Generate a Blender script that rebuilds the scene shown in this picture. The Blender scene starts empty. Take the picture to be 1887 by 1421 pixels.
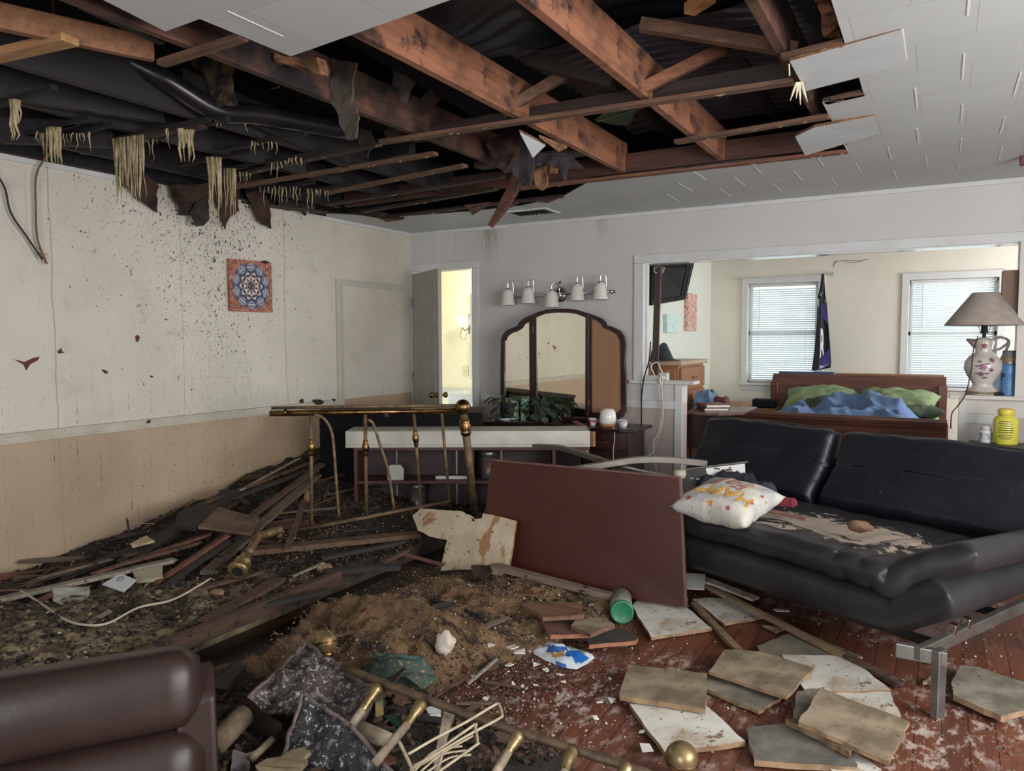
import bpy, bmesh, math, random
from mathutils import Vector as V, Matrix as MX, noise
from mathutils.geometry import tessellate_polygon
sc = bpy.context.scene
PI = math.pi
random.seed(7)
rnd = random.Random(11)

# ------------------------------------------------------------------ camera
FPX, YAW, PITCH, ROLL = 1362.5, 0.5245, 0.0642, 0.0029
CAM = V((4.6346, -5.9917, 1.3903))
FWD = V((-math.sin(YAW)*math.cos(PITCH), math.cos(YAW)*math.cos(PITCH), -math.sin(PITCH)))
_r = V((math.cos(YAW), math.sin(YAW), 0)); _d = FWD.cross(_r)
RGT = _r*math.cos(ROLL) + _d*math.sin(ROLL)
DWN = _d*math.cos(ROLL) - _r*math.sin(ROLL)
cd = bpy.data.cameras.new('camera'); cam = bpy.data.objects.new('camera', cd); sc.collection.objects.link(cam)
cd.sensor_width = 36; cd.lens = 36*FPX/1887; cd.clip_start = .02
cam.matrix_world = MX.Translation(CAM) @ MX((RGT, -DWN, -FWD)).transposed().to_4x4()
sc.camera = cam

def P(px, py, x=None, y=None, z=None):
    """point of the room seen at a photo pixel, on the plane x=, y= or z="""
    q = FWD + RGT*((px-943.5)/FPX) + DWN*((py-710.5)/FPX)
    t = (x-CAM.x)/q.x if x is not None else (y-CAM.y)/q.y if y is not None else (z-CAM.z)/q.z
    return CAM + q*t
def PP(px, py, p0, n):
    q = FWD + RGT*((px-943.5)/FPX) + DWN*((py-710.5)/FPX)
    return CAM + q*((p0-CAM).dot(n)/q.dot(n))
def PZX(px, x, y):
    pass

# ------------------------------------------------------------------ world, lights, exposure
sc.view_settings.view_transform = 'Standard'; sc.view_settings.look = 'None'
sc.view_settings.gamma = 1; sc.view_settings.use_curve_mapping = False
sc.view_settings.exposure = 0.14
w = bpy.data.worlds.new('world'); sc.world = w; w.use_nodes = True
wn = w.node_tree; bg = wn.nodes['Background']
tc = wn.nodes.new('ShaderNodeTexCoord'); sp = wn.nodes.new('ShaderNodeSeparateXYZ'); cr = wn.nodes.new('ShaderNodeValToRGB')
wn.links.new(tc.outputs['Generated'], sp.inputs[0]); wn.links.new(sp.outputs['Z'], cr.inputs[0]); wn.links.new(cr.outputs[0], bg.inputs[0])
cr.color_ramp.elements[0].position = .42; cr.color_ramp.elements[0].color = (.70, .76, .76, 1)
cr.color_ramp.elements[1].position = .56; cr.color_ramp.elements[1].color = (.92, .97, 1, 1)
bg.inputs[1].default_value = 2.7
def area(name, loc, aim, sx, sy, power, col):
    l = bpy.data.lights.new(name, 'AREA'); l.shape = 'RECTANGLE'; l.size = sx; l.size_y = sy; l.energy = power; l.color = col
    o = bpy.data.objects.new(name, l); sc.collection.objects.link(o); o.location = loc
    o.rotation_euler = (V(aim)-V(loc)).to_track_quat('-Z', 'Y').to_euler(); return o
# daylight entering by the windows of the main room (right wall and front wall) and at the bedroom blinds
area('daylight_right', (7.0, -4.2, 1.5), (0, -3.2, 1.5), 3.0, 1.4, 170, (1, .985, .975))
area('daylight_front', (4.6, -8.3, 1.5), (3.4, 0, 1.35), 2.6, 1.3, 95, (.93, .96, 1))
area('fill_bedroom', (6.7, 1.7, 1.5), (3, 1.5, 1.1), 1.6, 1.3, 95, (.97, .98, 1))  # added fill lamp by an unseen window, brightens the bedroom
area('daylight_blinds', (4.0, 2.83, 1.5), (4.1, 0, .9), 2.4, 1.0, 0.01, (.9, .97, 1))

# ------------------------------------------------------------------ materials
def L(c):
    f = lambda v: v/12.92 if v <= .04045 else ((v+.055)/1.055)**2.4
    m = .3*c[0]+.55*c[1]+.15*c[2]; return tuple(f(min(255, m+(v-m)*.96)/255) for v in c[:3]) + (1,)
MATS = {}
class G:
    """small node-graph helper"""
    def __init__(s, name):
        s.m = bpy.data.materials.new(name); s.m.use_nodes = True; s.t = s.m.node_tree; s.n = s.t.nodes
        s.b = s.n['Principled BSDF']; s.c = s.n.new('ShaderNodeTexCoord')
    def link(s, a, b): s.t.links.new(a, b)
    def val(s, sock, v):
        if hasattr(v, 'is_linked') or isinstance(v, bpy.types.NodeSocket): s.link(v, sock)
        else: sock.default_value = v
    def vec(s, coord='Object', st=(1, 1, 1)):
        if tuple(st) == (1, 1, 1): return s.c.outputs[coord]
        m = s.n.new('ShaderNodeMapping'); s.link(s.c.outputs[coord], m.inputs[0]); m.inputs['Scale'].default_value = st; return m.outputs[0]
    def noise(s, sc_, det=6, st=(1, 1, 1), rough=.6, dist=0, coord='Object'):
        n = s.n.new('ShaderNodeTexNoise'); s.link(s.vec(coord, st), n.inputs['Vector'])
        n.inputs['Scale'].default_value = sc_; n.inputs['Detail'].default_value = det; n.inputs['Roughness'].default_value = rough; n.inputs['Distortion'].default_value = dist
        return n.outputs['Fac']
    def vor(s, sc_, st=(1, 1, 1), feat='F1', out='Distance', coord='Object'):
        n = s.n.new('ShaderNodeTexVoronoi'); n.feature = feat; s.link(s.vec(coord, st), n.inputs['Vector']); n.inputs['Scale'].default_value = sc_
        return n.outputs[out]
    def ramp(s, v, a, b, ca=0., cb=1.):
        n = s.n.new('ShaderNodeMapRange'); s.link(v, n.inputs[0]); n.inputs[1].default_value = a; n.inputs[2].default_value = b
        n.inputs[3].default_value = ca; n.inputs[4].default_value = cb; return n.outputs[0]
    def math(s, op, a, b=0.):
        n = s.n.new('ShaderNodeMath'); n.operation = op; s.val(n.inputs[0], a); s.val(n.inputs[1], b); return n.outputs[0]
    def mix(s, f, a, b):
        n = s.n.new('ShaderNodeMix'); n.data_type = 'RGBA'
        s.val(n.inputs['Factor'], f); s.val(n.inputs[6], a); s.val(n.inputs[7], b); return n.outputs[2]
    def sep(s, coord='Object'):
        n = s.n.new('ShaderNodeSeparateXYZ'); s.link(s.c.outputs[coord], n.inputs[0]); return n.outputs
    def geo(s):
        n = s.n.new('ShaderNodeNewGeometry'); q = s.n.new('ShaderNodeSeparateXYZ'); s.link(n.outputs['Position'], q.inputs[0]); return q.outputs
    def bump(s, h, strength=.3, dist=.01):
        n = s.n.new('ShaderNodeBump'); n.inputs['Strength'].default_value = strength; n.inputs['Distance'].default_value = dist
        s.link(h, n.inputs['Height']); s.link(n.outputs[0], s.b.inputs['Normal'])
    def out(s, col, rough=.6, metal=0., **k):
        s.val(s.b.inputs['Base Color'], col); s.val(s.b.inputs['Roughness'], rough); s.val(s.b.inputs['Metallic'], metal)
        for kk, v in k.items(): s.b.inputs[kk].default_value = v
        return s.m

def mat(name, c1, c2=None, ns=8, st=(1, 1, 1), lo=.35, hi=.65, rough=.6, metal=0, bump=0, bs=60, bst=None, spk=None, bd=.004, **k):
    if name in MATS: return MATS[name]
    g = G(name); col = L(c1)
    if c2: col = g.mix(g.ramp(g.noise(ns, 7, st), lo, hi), L(c1), L(c2))
    if spk:                                   # (colour, scale, coverage threshold)
        for q in (spk if isinstance(spk, list) else [spk]):
            sc_c, s1, th = q[:3]; sf = q[3] if len(q) > 3 else .05
            col = g.mix(g.ramp(g.noise(s1, 4, (1, 1, 1), .75), th, th+sf), col, L(sc_c))
    if bump: g.bump(g.noise(bs, 5, bst or st), bump, bd)
    MATS[name] = g.out(col, rough, metal, **k); return MATS[name]

def wood(name, c1, c2, axis=0, rough=.5, s=1., bump=.15, spk=None, **k):
    st = [9*s, 9*s, 9*s]; st[axis] = .6*s
    return mat(name, c1, c2, ns=4, st=st, lo=.3, hi=.72, rough=rough, bump=bump, bs=12, bst=st, spk=spk, **k)

W_ = dict()
M_white = mat('white_paint', (200, 199, 196), (184, 182, 176), ns=3, rough=.5, spk=((120, 105, 80), 35, .74))
M_trim = mat('trim_paint', (200, 200, 200), (190, 189, 186), ns=4, rough=.42)
M_cream = mat('cream_paint', (226, 216, 178), rough=.6)
M_bed = mat('bedroom_paint', (210, 205, 192), (202, 197, 184), ns=2, rough=.6)
M_black = mat('black_plastic', (9, 10, 12), rough=.6, **{'Specular IOR Level': .2})
M_blackm = mat('matt_black', (14, 14, 16), (24, 24, 28), ns=5, rough=.75)
M_chrome = mat('chrome', (190, 190, 188), rough=.18, metal=1)
M_brass = mat('brass', (156, 120, 74), (82, 60, 40), ns=14, rough=.36, metal=1, bump=.1, bs=90)
M_brassd = mat('dusty_brass', (132, 108, 78), (86, 66, 48), ns=22, rough=.6, metal=.45, bump=.25, bs=80)
M_steel = mat('brushed_steel', (148, 146, 142), (120, 116, 110), ns=8, rough=.38, metal=.85)
M_mah = mat('mahogany', (66, 27, 18), (55, 22, 15), ns=2.5, rough=.42, spk=[((140, 112, 100), 50, .78), ((150, 120, 105), 18, .80)])
M_dark = wood('dark_walnut', (44, 22, 20), (28, 14, 14), 2, .3)
M_cherry = wood('cherry_wood', (98, 52, 34), (66, 32, 22), 0, .28)
M_oak = wood('oak_veneer', (150, 98, 62), (112, 70, 44), 2, .5)
M_joist = wood('joist_fir', (160, 106, 76), (116, 72, 52), 1, .75, spk=[((26, 18, 17), 1.7, .50, .2), ((52, 34, 28), 7, .56, .1)])
M_joistd = wood('charred_joist', (32, 24, 24), (12, 11, 13), 1, .7)
M_fur = wood('furring_wood', (120, 88, 64), (66, 44, 34), 0, .75)
M_furd = wood('charred_furring', (58, 40, 32), (24, 18, 17), 0, .7)
M_raw = wood('raw_pine', (186, 132, 80), (150, 100, 60), 0, .7)
M_char = mat('char', (22, 19, 18), (52, 42, 36), ns=9, rough=.8, bump=.5, bs=40)
M_scrap = mat('burnt_fibre', (74, 50, 38), (34, 22, 19), ns=12, rough=.95, bump=.9, bs=60, bd=.01)
M_fibre = mat('fibreboard', (150, 108, 72), (92, 62, 42), ns=14, rough=.95, bump=.9, bs=80, bd=.008)
M_foam = mat('dried_foam', (182, 164, 128), (128, 112, 82), ns=18, rough=.85, bump=.5, bs=60)

# ------------------------------------------------------------------ mesh helpers
ORG = {}
def frame(d, up=V((0, 0, 1))):
    d = d.normalized(); s = d.cross(up)
    if s.length < 1e-4: s = d.cross(V((1, 0, 0)))
    s.normalize(); return d, s, s.cross(d)
class MB:
    def __init__(s): s.v = []; s.f = []
    def add(s, vs, fs):
        o = len(s.v); s.v += [V(q) for q in vs]; s.f += [tuple(i+o for i in f) for f in fs]; return s
    def box(s, c, d, rot=None):
        c = V(c); vs = []
        for x in (-.5, .5):
            for y in (-.5, .5):
                for z in (-.5, .5):
                    q = V((x*d[0], y*d[1], z*d[2])); vs.append(c + (rot @ q if rot else q))
        return s.add(vs, [(0, 1, 3, 2), (4, 6, 7, 5), (0, 4, 5, 1), (2, 3, 7, 6), (0, 2, 6, 4), (1, 5, 7, 3)])
    def b2(s, a, b): return s.box((V(a)+V(b))/2, [abs(b[i]-a[i]) for i in range(3)])
    def beam(s, a, b, w, h, up=V((0, 0, 1)), w2=None, h2=None):
        a = V(a); b = V(b); d, sd, u = frame(b-a, up); w2 = w2 or w; h2 = h2 or h; vs = []
        for q, ww, hh in ((a, w, h), (b, w2, h2)):
            for i, j in ((-1, -1), (1, -1), (1, 1), (-1, 1)): vs.append(q + sd*(ww/2*i) + u*(hh/2*j))
        return s.add(vs, [(0, 1, 2, 3), (7, 6, 5, 4), (0, 4, 5, 1), (1, 5, 6, 2), (2, 6, 7, 3), (3, 7, 4, 0)])
    def prism(s, pts, n, t):
        """closed slab: polygon pts (3-D), thickness t along n"""
        pts = [V(q) for q in pts]; n = V(n).normalized(); k = len(pts)
        vs = pts + [q + n*t for q in pts]
        tri = tessellate_polygon([pts])
        return s.add(vs, [tuple(x) for x in tri] + [tuple(i+k for i in reversed(x)) for x in tri] + [(i, (i+1) % k, (i+1) % k+k, i+k) for i in range(k)])
    def tube(s, pts, r, n=10, cap=True):
        pts = [V(q) for q in pts]; rr = r if isinstance(r, (list, tuple)) else [r]*len(pts); vs = []; up = V((0, 0, 1)); k = len(pts)
        prev = None
        for i, q in enumerate(pts):
            d = (pts[min(i+1, k-1)]-pts[max(i-1, 0)]).normalized()
            if prev is None: _, sd, u = frame(d)
            else:
                sd = prev - d*prev.dot(d); sd = sd.normalized() if sd.length > 1e-5 else frame(d)[1]; u = sd.cross(d)
            prev = sd
            for j in range(n):
                a = 2*PI*j/n; vs.append(q + sd*(math.cos(a)*rr[i]) + u*(math.sin(a)*rr[i]))
        fs = [(i*n+j, i*n+(j+1) % n, (i+1)*n+(j+1) % n, (i+1)*n+j) for i in range(k-1) for j in range(n)]
        if cap: fs += [tuple(range(n-1, -1, -1)), tuple((k-1)*n+j for j in range(n))]
        return s.add(vs, fs)
    def lathe(s, prof, o=(0, 0, 0), ax=(0, 0, 1), n=20):
        o = V(o); d, sd, u = frame(V(ax)); vs = []; k = len(prof)
        for r, z in prof:
            for j in range(n):
                a = 2*PI*j/n; vs.append(o + d*z + sd*(math.cos(a)*max(r, 1e-4)) + u*(math.sin(a)*max(r, 1e-4)))
        fs = [(i*n+j, i*n+(j+1) % n, (i+1)*n+(j+1) % n, (i+1)*n+j) for i in range(k-1) for j in range(n)]
        return s.add(vs, fs)
    def ball(s, c, r, n=14):
        m = n//2+1; return s.lathe([(r*math.sin(PI*i/m), -r*math.cos(PI*i/m)) for i in range(m+1)], c, (0, 0, 1), n)
    def grid(s, fn, nu, nv, t=0):
        """sheet fn(u,v); t gives it thickness by an offset copy along the normals' mean"""
        vs = [V(fn(i/nu, j/nv)) for j in range(nv+1) for i in range(nu+1)]
        fs = [(j*(nu+1)+i, j*(nu+1)+i+1, (j+1)*(nu+1)+i+1, (j+1)*(nu+1)+i) for j in range(nv) for i in range(nu)]
        if t:
            k = len(vs); nn = (vs[nu]-vs[0]).cross(vs[-1]-vs[0]).normalized()
            vs += [q - nn*t for q in vs]; e = [(i) for i in range(nu+1)] + [(j*(nu+1)+nu) for j in range(1, nv+1)] + [nv*(nu+1)+i for i in range(nu-1, -1, -1)] + [j*(nu+1) for j in range(nv-1, 0, -1)]
            fs += [tuple(i+k for i in reversed(f)) for f in fs[:]]
            m = len(e); fs += [(e[(i+1) % m], e[i], e[i]+k, e[(i+1) % m]+k) for i in range(m)]
        return s.add(vs, fs)
    def build(s, name, m, parent=None, smooth=False, bevel=0, sub=0, disp=None, wn_=False, fixn=True):
        if parent is None:
            xs = [q.x for q in s.v]; ys = [q.y for q in s.v]; zs = [q.z for q in s.v]
            org = V(((min(xs)+max(xs))/2, (min(ys)+max(ys))/2, min(zs)))
        else: org = ORG[parent.name]
        me = bpy.data.meshes.new(name); me.from_pydata([q-org for q in s.v], [], s.f); me.validate()
        if fixn:
            bm = bmesh.new(); bm.from_mesh(me); bmesh.ops.recalc_face_normals(bm, faces=bm.faces); bm.to_mesh(me); bm.free()
        if smooth: me.polygons.foreach_set('use_smooth', [True]*len(me.polygons))
        if m: me.materials.append(m)
        o = bpy.data.objects.new(name, me); sc.collection.objects.link(o)
        if parent is None: o.location = org
        else: o.parent = parent
        ORG[o.name] = org
        if bevel:
            b = o.modifiers.new('b', 'BEVEL'); b.width = bevel; b.segments = 2; b.limit_method = 'ANGLE'; b.angle_limit = .6
        if sub:
            b = o.modifiers.new('s', 'SUBSURF'); b.levels = b.render_levels = sub
        if disp:
            t = bpy.data.textures.new(name, 'CLOUDS'); t.noise_scale = disp[1]; b = o.modifiers.new('d', 'DISPLACE'); b.texture = t; b.strength = disp[0]; b.mid_level = .5
            b.texture_coords = 'LOCAL'
        return o
def tag(o, label, cat, group=None, kind=None):
    o['label'] = label; o['category'] = cat
    if group: o['group'] = group
    if kind: o['kind'] = kind
    return o
def thing(name, label, cat, loc, group=None):
    o = bpy.data.objects.new(name, None); sc.collection.objects.link(o); o.location = V(loc); o.empty_display_size = .1
    ORG[o.name] = V(loc); return tag(o, label, cat, group)
def struct(o, label=None):
    o['kind'] = 'structure'
    if label: o['label'] = label
    return o
def setmats(o, ms, fn):
    """several materials on one mesh; fn(polygon centre in world) -> index"""
    for m in ms: o.data.materials.append(m)
    org = ORG[o.name]
    for p in o.data.polygons: p.material_index = fn(p.center + org, p.normal)
def text(body, size, m, parent, fn, name='lettering', sheer=0, ex=.0):
    """lettering as a mesh mapped by fn(x, y) -> world point"""
    c = bpy.data.curves.new(name, 'FONT'); c.body = body; c.size = size; c.align_x = 'CENTER'; c.align_y = 'CENTER'; c.shear = sheer; c.resolution_u = 3; c.offset = ex
    t = bpy.data.objects.new(name, c); sc.collection.objects.link(t); dg = bpy.context.evaluated_depsgraph_get()
    me = bpy.data.meshes.new_from_object(t.evaluated_get(dg)); bpy.data.objects.remove(t)
    bm = bmesh.new(); bm.from_mesh(me); bmesh.ops.subdivide_edges(bm, edges=bm.edges, cuts=1); bmesh.ops.triangulate(bm, faces=bm.faces)
    org = ORG[parent.name]
    for q in bm.verts: q.co = V(fn(q.co.x, q.co.y)) - org
    bm.to_mesh(me); bm.free(); me.materials.clear(); me.materials.append(m)
    o = bpy.data.objects.new(name, me); sc.collection.objects.link(o); o.parent = parent; ORG[o.name] = org; return o
def nz(x, y, z=0., s=1.): return noise.noise(V((x*s, y*s, z*s)))
def fbm(x, y, s, o=4, z=0): return noise.fractal(V((x*s, y*s, z)), 1., 2., o)
def bez(pts, n=8):
    """Catmull-Rom through points"""
    pts = [V(q) for q in pts]; out = []; q = [pts[0]*2-pts[1]] + pts + [pts[-1]*2-pts[-2]]
    for i in range(1, len(q)-2):
        for k in range(n):
            t = k/n; a, b, c, d = q[i-1:i+3]
            out.append(.5*((2*b) + (c-a)*t + (2*a-5*b+4*c-d)*t*t + (3*b-a-3*c+d)*t**3))
    return out + [pts[-1]]
def jag(pts, n, amp, r=rnd, ax=None):
    """roughen a closed 3-D polygon"""
    out = []; pts = [V(q) for q in pts]; k = len(pts)
    nn = (pts[1]-pts[0]).cross(pts[2]-pts[0]).normalized()
    for i in range(k):
        a, b = pts[i], pts[(i+1) % k]; e = (b-a).normalized().cross(nn)
        out.append(a)
        for j in range(1, n): out.append(a.lerp(b, j/n) + e*r.uniform(-amp, amp))
    return out
# ================================================================== THE ROOM
H = 2.44
# ---- floor: red-brown boards running away from the camera, dust and soot on them, slot shade painted in
g = G('floor_boards')
o_ = g.geo()
n = g.n.new('ShaderNodeTexBrick'); mp = g.n.new('ShaderNodeMapping'); mp.inputs['Rotation'].default_value = (0, 0, PI/2)
g.link(g.c.outputs['Object'], mp.inputs[0]); g.link(mp.outputs[0], n.inputs[0])
n.inputs['Scale'].default_value = 1; n.inputs['Brick Width'].default_value = 1.4; n.inputs['Row Height'].default_value = .083; n.inputs['Mortar Size'].default_value = .0018
n.inputs['Color1'].default_value = L((112, 66, 46)); n.inputs['Color2'].default_value = L((90, 52, 38)); n.inputs['Mortar'].default_value = L((40, 22, 16)); n.offset = .37
grain = g.ramp(g.noise(3, 6, (30, 1.2, 1)), .3, .7)
col = g.mix(g.math('MULTIPLY', grain, .45), n.outputs['Color'], L((64, 32, 24)))
near = g.math('MULTIPLY', g.ramp(g.math('ABSOLUTE', g.math('SUBTRACT', o_[0], 3.45)), .45, .05), g.ramp(g.math('ABSOLUTE', g.math('ADD', o_[1], 3.5)), .5, .1))
dustm = g.math('MULTIPLY', g.math('MAXIMUM', g.math('MULTIPLY', near, 1.), g.ramp(g.noise(1.3, 4), .5, .64)), g.ramp(g.noise(26, 5, (1, .5, 1), .75), .5, .62))
col = g.mix(g.math('MULTIPLY', dustm, .8), col, L((188, 172, 162)))
soot = g.math('MULTIPLY', g.ramp(o_[0], 3.25, 2.5), g.ramp(g.noise(5, 5), .2, .45))  # soot, plus the shade of the joist slot painted into the boards
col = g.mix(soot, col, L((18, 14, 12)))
col = g.mix(g.math('MULTIPLY', g.ramp(g.noise(60, 3, (1, 1, 1), .8), .66, .7), .8), col, L((176, 150, 130)))
g.bump(n.outputs['Fac'], .3, -.004)
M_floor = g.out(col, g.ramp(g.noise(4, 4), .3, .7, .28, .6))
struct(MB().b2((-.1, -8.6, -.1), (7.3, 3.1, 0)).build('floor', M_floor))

# ---- left wall: white upper paint, tan wainscot, flung grit, drips, seams
g = G('left_wall_paint'); o_ = g.geo()
up = g.mix(g.ramp(g.noise(1.6, 3), .3, .7), L((202, 195, 182)), L((190, 183, 169)))
lowc = g.mix(g.ramp(g.noise(1.4, 3), .3, .7), L((176, 152, 126)), L((160, 138, 114)))
col = g.mix(g.ramp(o_[2], .845, .846), lowc, up)
smudge = g.math('MULTIPLY', g.ramp(g.noise(2.6, 7, (1, 1.6, 2), .7), .56, .72), .35)
col = g.mix(smudge, col, L((138, 132, 122)))
streak = g.math('MULTIPLY', g.ramp(g.noise(2.2, 5, (1, 14, .7)), .6, .75), g.ramp(g.noise(2, 2), .4, .6))
col = g.mix(g.math('MULTIPLY', streak, .35), col, L((146, 134, 112)))
# grit density falls off sideways from the hole above
dy = g.math('ABSOLUTE', g.math('ADD', o_[1], 2.35))
dens = g.ramp(dy, .0, 1.5, .085, -.04)
dens2 = g.math('ADD', dens, g.ramp(o_[2], .9, 2.3, -.04, .03))
for scale, th, st in ((11, .70, (1, 1, .45)), (40, .615, (1, 1, .7)), (20, .665, (1, 1, .6)), (75, .60, (1, 1, .9))):
    nn = g.math('ADD', g.noise(scale, 2, st, .8), dens2)
    col = g.mix(g.ramp(nn, th+.10, th+.125), col, L((40, 25, 20)))
drip = g.math('MULTIPLY', g.math('MULTIPLY', g.ramp(g.noise(3, 2, (1, 26, .25)), .61, .68), g.ramp(g.noise(46, 3, (1, 1, .5), .8), .52, .60)), .75)
col = g.mix(g.math('MULTIPLY', drip, g.ramp(o_[2], 1.45, .95)), col, L((58, 40, 32)))
for y0, wd in ((-3.5, .006), (-1.67, .007), (-2.62, .004), (-.35, .002)):
    wob = g.math('ADD', o_[1], g.math('MULTIPLY', g.math('SUBTRACT', g.noise(2.5, 3), .5), .05))
    ln = g.ramp(g.math('ABSOLUTE', g.math('SUBTRACT', wob, y0)), wd*.4, wd, .6, 0)
    col = g.mix(ln, col, L((150, 124, 88)))
g.bump(g.noise(90, 3), .05, .002)
M_lw = g.out(col, .5)
struct(MB().b2((-.12, -8.6, 0), (0, 0, H)).build('wall_left', M_lw))
# torn spots of the wall paper skin
for i, (pts) in enumerate((
    [(25, 662), (45, 667), (60, 660), (73, 657), (70, 664), (56, 671), (48, 683), (43, 672)],
    [(186, 680), (196, 683), (200, 687), (193, 689)], [(105, 648), (113, 641), (114, 647), (120, 650), (108, 652)],
    [(249, 620), (254, 617), (258, 622), (254, 631), (250, 628)], [(275, 692), (283, 693), (279, 697)])):
    tag(MB().prism([P(a, b, x=.001) for a, b in pts], (1, 0, 0), .0015).build('paint_chip_scar', mat('torn_brown', (104, 54, 40), (70, 34, 28), ns=30, rough=.9)),
        ['large wing-shaped brown tear in the white paint at far left', 'small brown tear in the white paint low between the torn wing and the drips',
         'small brown nick in the paint right of the wing-shaped tear', 'small square brown nick in the paint beneath the densest grit', 'tiny brown nick in the white paint above the rail'][i], 'tear')

# ---- chair rails, crown, casings
def rail(name, y0, y1, z=.85):
    m = mat('grimy_trim', (186, 180, 164), (168, 160, 142), ns=5, rough=.5, spk=[((40, 26, 20), 55, .64), ((60, 44, 34), 26, .72)])
    b = MB(); b.b2((0, y0, z-.045), (.012, y1, z)); b.b2((0, y0, z-.06), (.02, y1, z-.045)); b.b2((0, y0, z-.012), (.022, y1, z)); return struct(b.build(name, m))
rail('trim_1', -8.6, -1.09)
struct(MB().b2((0, -8.6, H-.03), (.014, -2.95, H)).b2((0, -1.25, H-.03), (.014, 0, H)).build('trim_2', M_trim))
b = MB(); b.b2((.0, -1.09, 0), (.014, -1.031, 1.859)); b.b2((0, -1.09, 1.86), (.014, -.14, 1.92)); b.b2((0, -1.03, 0), (.02, -1.015, 1.859))
struct(b.build('trim_3', mat('closed_door_trim', (188, 182, 168), (176, 170, 156), ns=5, rough=.5, spk=((50, 36, 28), 60, .68))))

# ---- back wall (door hole 0.03-0.74, big opening 2.46-4.9 over two half walls)
g = G('back_wall_paint'); o_ = g.geo()
up = g.mix(g.ramp(g.noise(1.3, 3), .3, .7), L((193, 191, 190)), L((183, 180, 178)))
lowc = g.mix(g.ramp(g.noise(1.4, 3), .3, .7), L((174, 161, 154)), L((164, 150, 143)))
col = g.mix(g.ramp(o_[2], .845, .846), lowc, up)
for x0, z0, ww, zz in ((.93, 2.33, .16, .25), (2.07, 2.36, .07, .12)):
    blob = g.math('MULTIPLY', g.ramp(g.math('ABSOLUTE', g.math('SUBTRACT', o_[0], x0)), ww*.2, ww, 1, 0), g.ramp(o_[2], z0-zz, z0+.08))
    blob = g.math('MULTIPLY', blob, g.ramp(g.noise(6, 3, (10, 1, 1)), .35, .65))
    col = g.mix(g.math('MULTIPLY', blob, .8), col, L((112, 96, 62)))
for x0 in (.28, .53):
    ln = g.math('MULTIPLY', g.ramp(g.math('ABSOLUTE', g.math('SUBTRACT', o_[0], x0)), .002, .005, .6, 0), g.ramp(o_[2], 2.1, 2.12))
    col = g.mix(ln, col, L((146, 124, 100)))
g.bump(g.noise(120, 3), .04, .002)
M_bw = g.out(col, .5)
T = .13
def wall(name, boxes, m): 
    b = MB()
    for a, c in boxes: b.b2(a, c)
    return struct(b.build(name, m))
wall('wall_back', [((-.1, 0, 2.06), (.74, T, H)), ((-.1, 0, 0), (.03, T, 2.06)), ((.74, 0, 0), (2.45, T, H)), ((2.45, 0, 2.02), (7.3, T, H)), ((5.08, 0, 0), (7.3, T, 2.02))], M_bw)
wall('wall_half_left', [((2.45, 0, 0), (2.80, T, 1.0))], M_bw)
wall('wall_half_right', [((4.76, 0, 0), (5.08, T, .96))], mat('half_wall_paint', (196, 190, 184), (186, 178, 170), ns=2, rough=.5))
# trims of the back wall
b = MB()
b.b2((2.375, -.02, 1.03), (2.449, 0, 2.014)); b.b2((2.375, -.02, 2.015), (7.2, 0, 2.085)); b.b2((2.45, -.021, .85), (2.458, T, 2.02))
struct(b.build('trim_4', M_trim, bevel=.003))
struct(MB().b2((2.34, -.035, 1.002), (2.9, T+.02, 1.03)).build('trim_5', M_trim, bevel=.004))          # cap of the left half wall
struct(MB().b2((4.70, -.05, .962), (5.2, T+.03, .99)).build('trim_6', mat('cap_paint', (196, 188, 180), rough=.4), bevel=.004))
b = MB(); b.b2((2.74, -.016, 0), (2.80, 0, 1.0)); b.b2((4.76, -.016, 0), (4.80, 0, .96)); struct(b.build('trim_7', M_trim))
b = MB()
for a, c in ((.83, 2.74), (4.80, 5.08)): b.b2((a, -.012, .80), (c, 0, .86)); b.b2((a, -.02, .845), (c, 0, .86)); b.b2((a, -.018, .795), (c, 0, .808))
struct(b.build('trim_8', M_trim))
struct(MB().b2((0, -.014, H-.03), (7.2, 0, H)).build('trim_9', M_trim))
struct(MB().b2((2.46, -.004, 2.008), (7.2, T+.01, 2.02)).build('trim_10', mat('gloss_soffit', (216, 218, 220), rough=.15)))
# bathroom door casing
b = MB(); b.b2((-.0, -.02, 0), (.035, 0, 2.059)); b.b2((0, -.02, 2.06), (.81, 0, 2.125)); b.b2((.746, -.02, 0), (.81, 0, 2.059)); b.b2((.735, -.02, 0), (.745, T, 2.054)); b.b2((.0285, .001, 0), (.036, T, 2.054)); b.b2((.03, .001, 2.055), (.74, T, 2.065))
struct(b.build('trim_11', M_trim, bevel=.003))
# outer walls, out of the photo but closing the room
M_ow = mat('plain_wall', (196, 190, 180), rough=.6)
def walled(name, ax, pos, th, a0, a1, wins, z1=H, m=M_ow):
    """wall across axis ax at pos with window holes (c0,c1,z0,z1)"""
    b = MB(); cuts = sorted(wins); x = a0
    def bb(u0, u1, z0, z1_):
        if ax == 0: b.b2((pos, u0, z0), (pos+th, u1, z1_))
        else: b.b2((u0, pos, z0), (u1, pos+th, z1_))
    for c0, c1, z0, z1_ in cuts:
        bb(x, c0, 0, z1); bb(c0, c1, 0, z0); bb(c0, c1, z1_, z1); x = c1
    bb(x, a1, 0, z1); return struct(b.build(name, m))
walled('wall_right', 0, 7.2, .12, -8.6, 3.1, [(-5.7, -2.7, .8, 2.2), (.9, 2.5, .85, 2.15)])  # bedroom opening is unseen, added along with the fill lamp
walled('wall_front', 1, -8.6, .12, -.1, 7.3, [(3.3, 5.9, .8, 2.2)])
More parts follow.
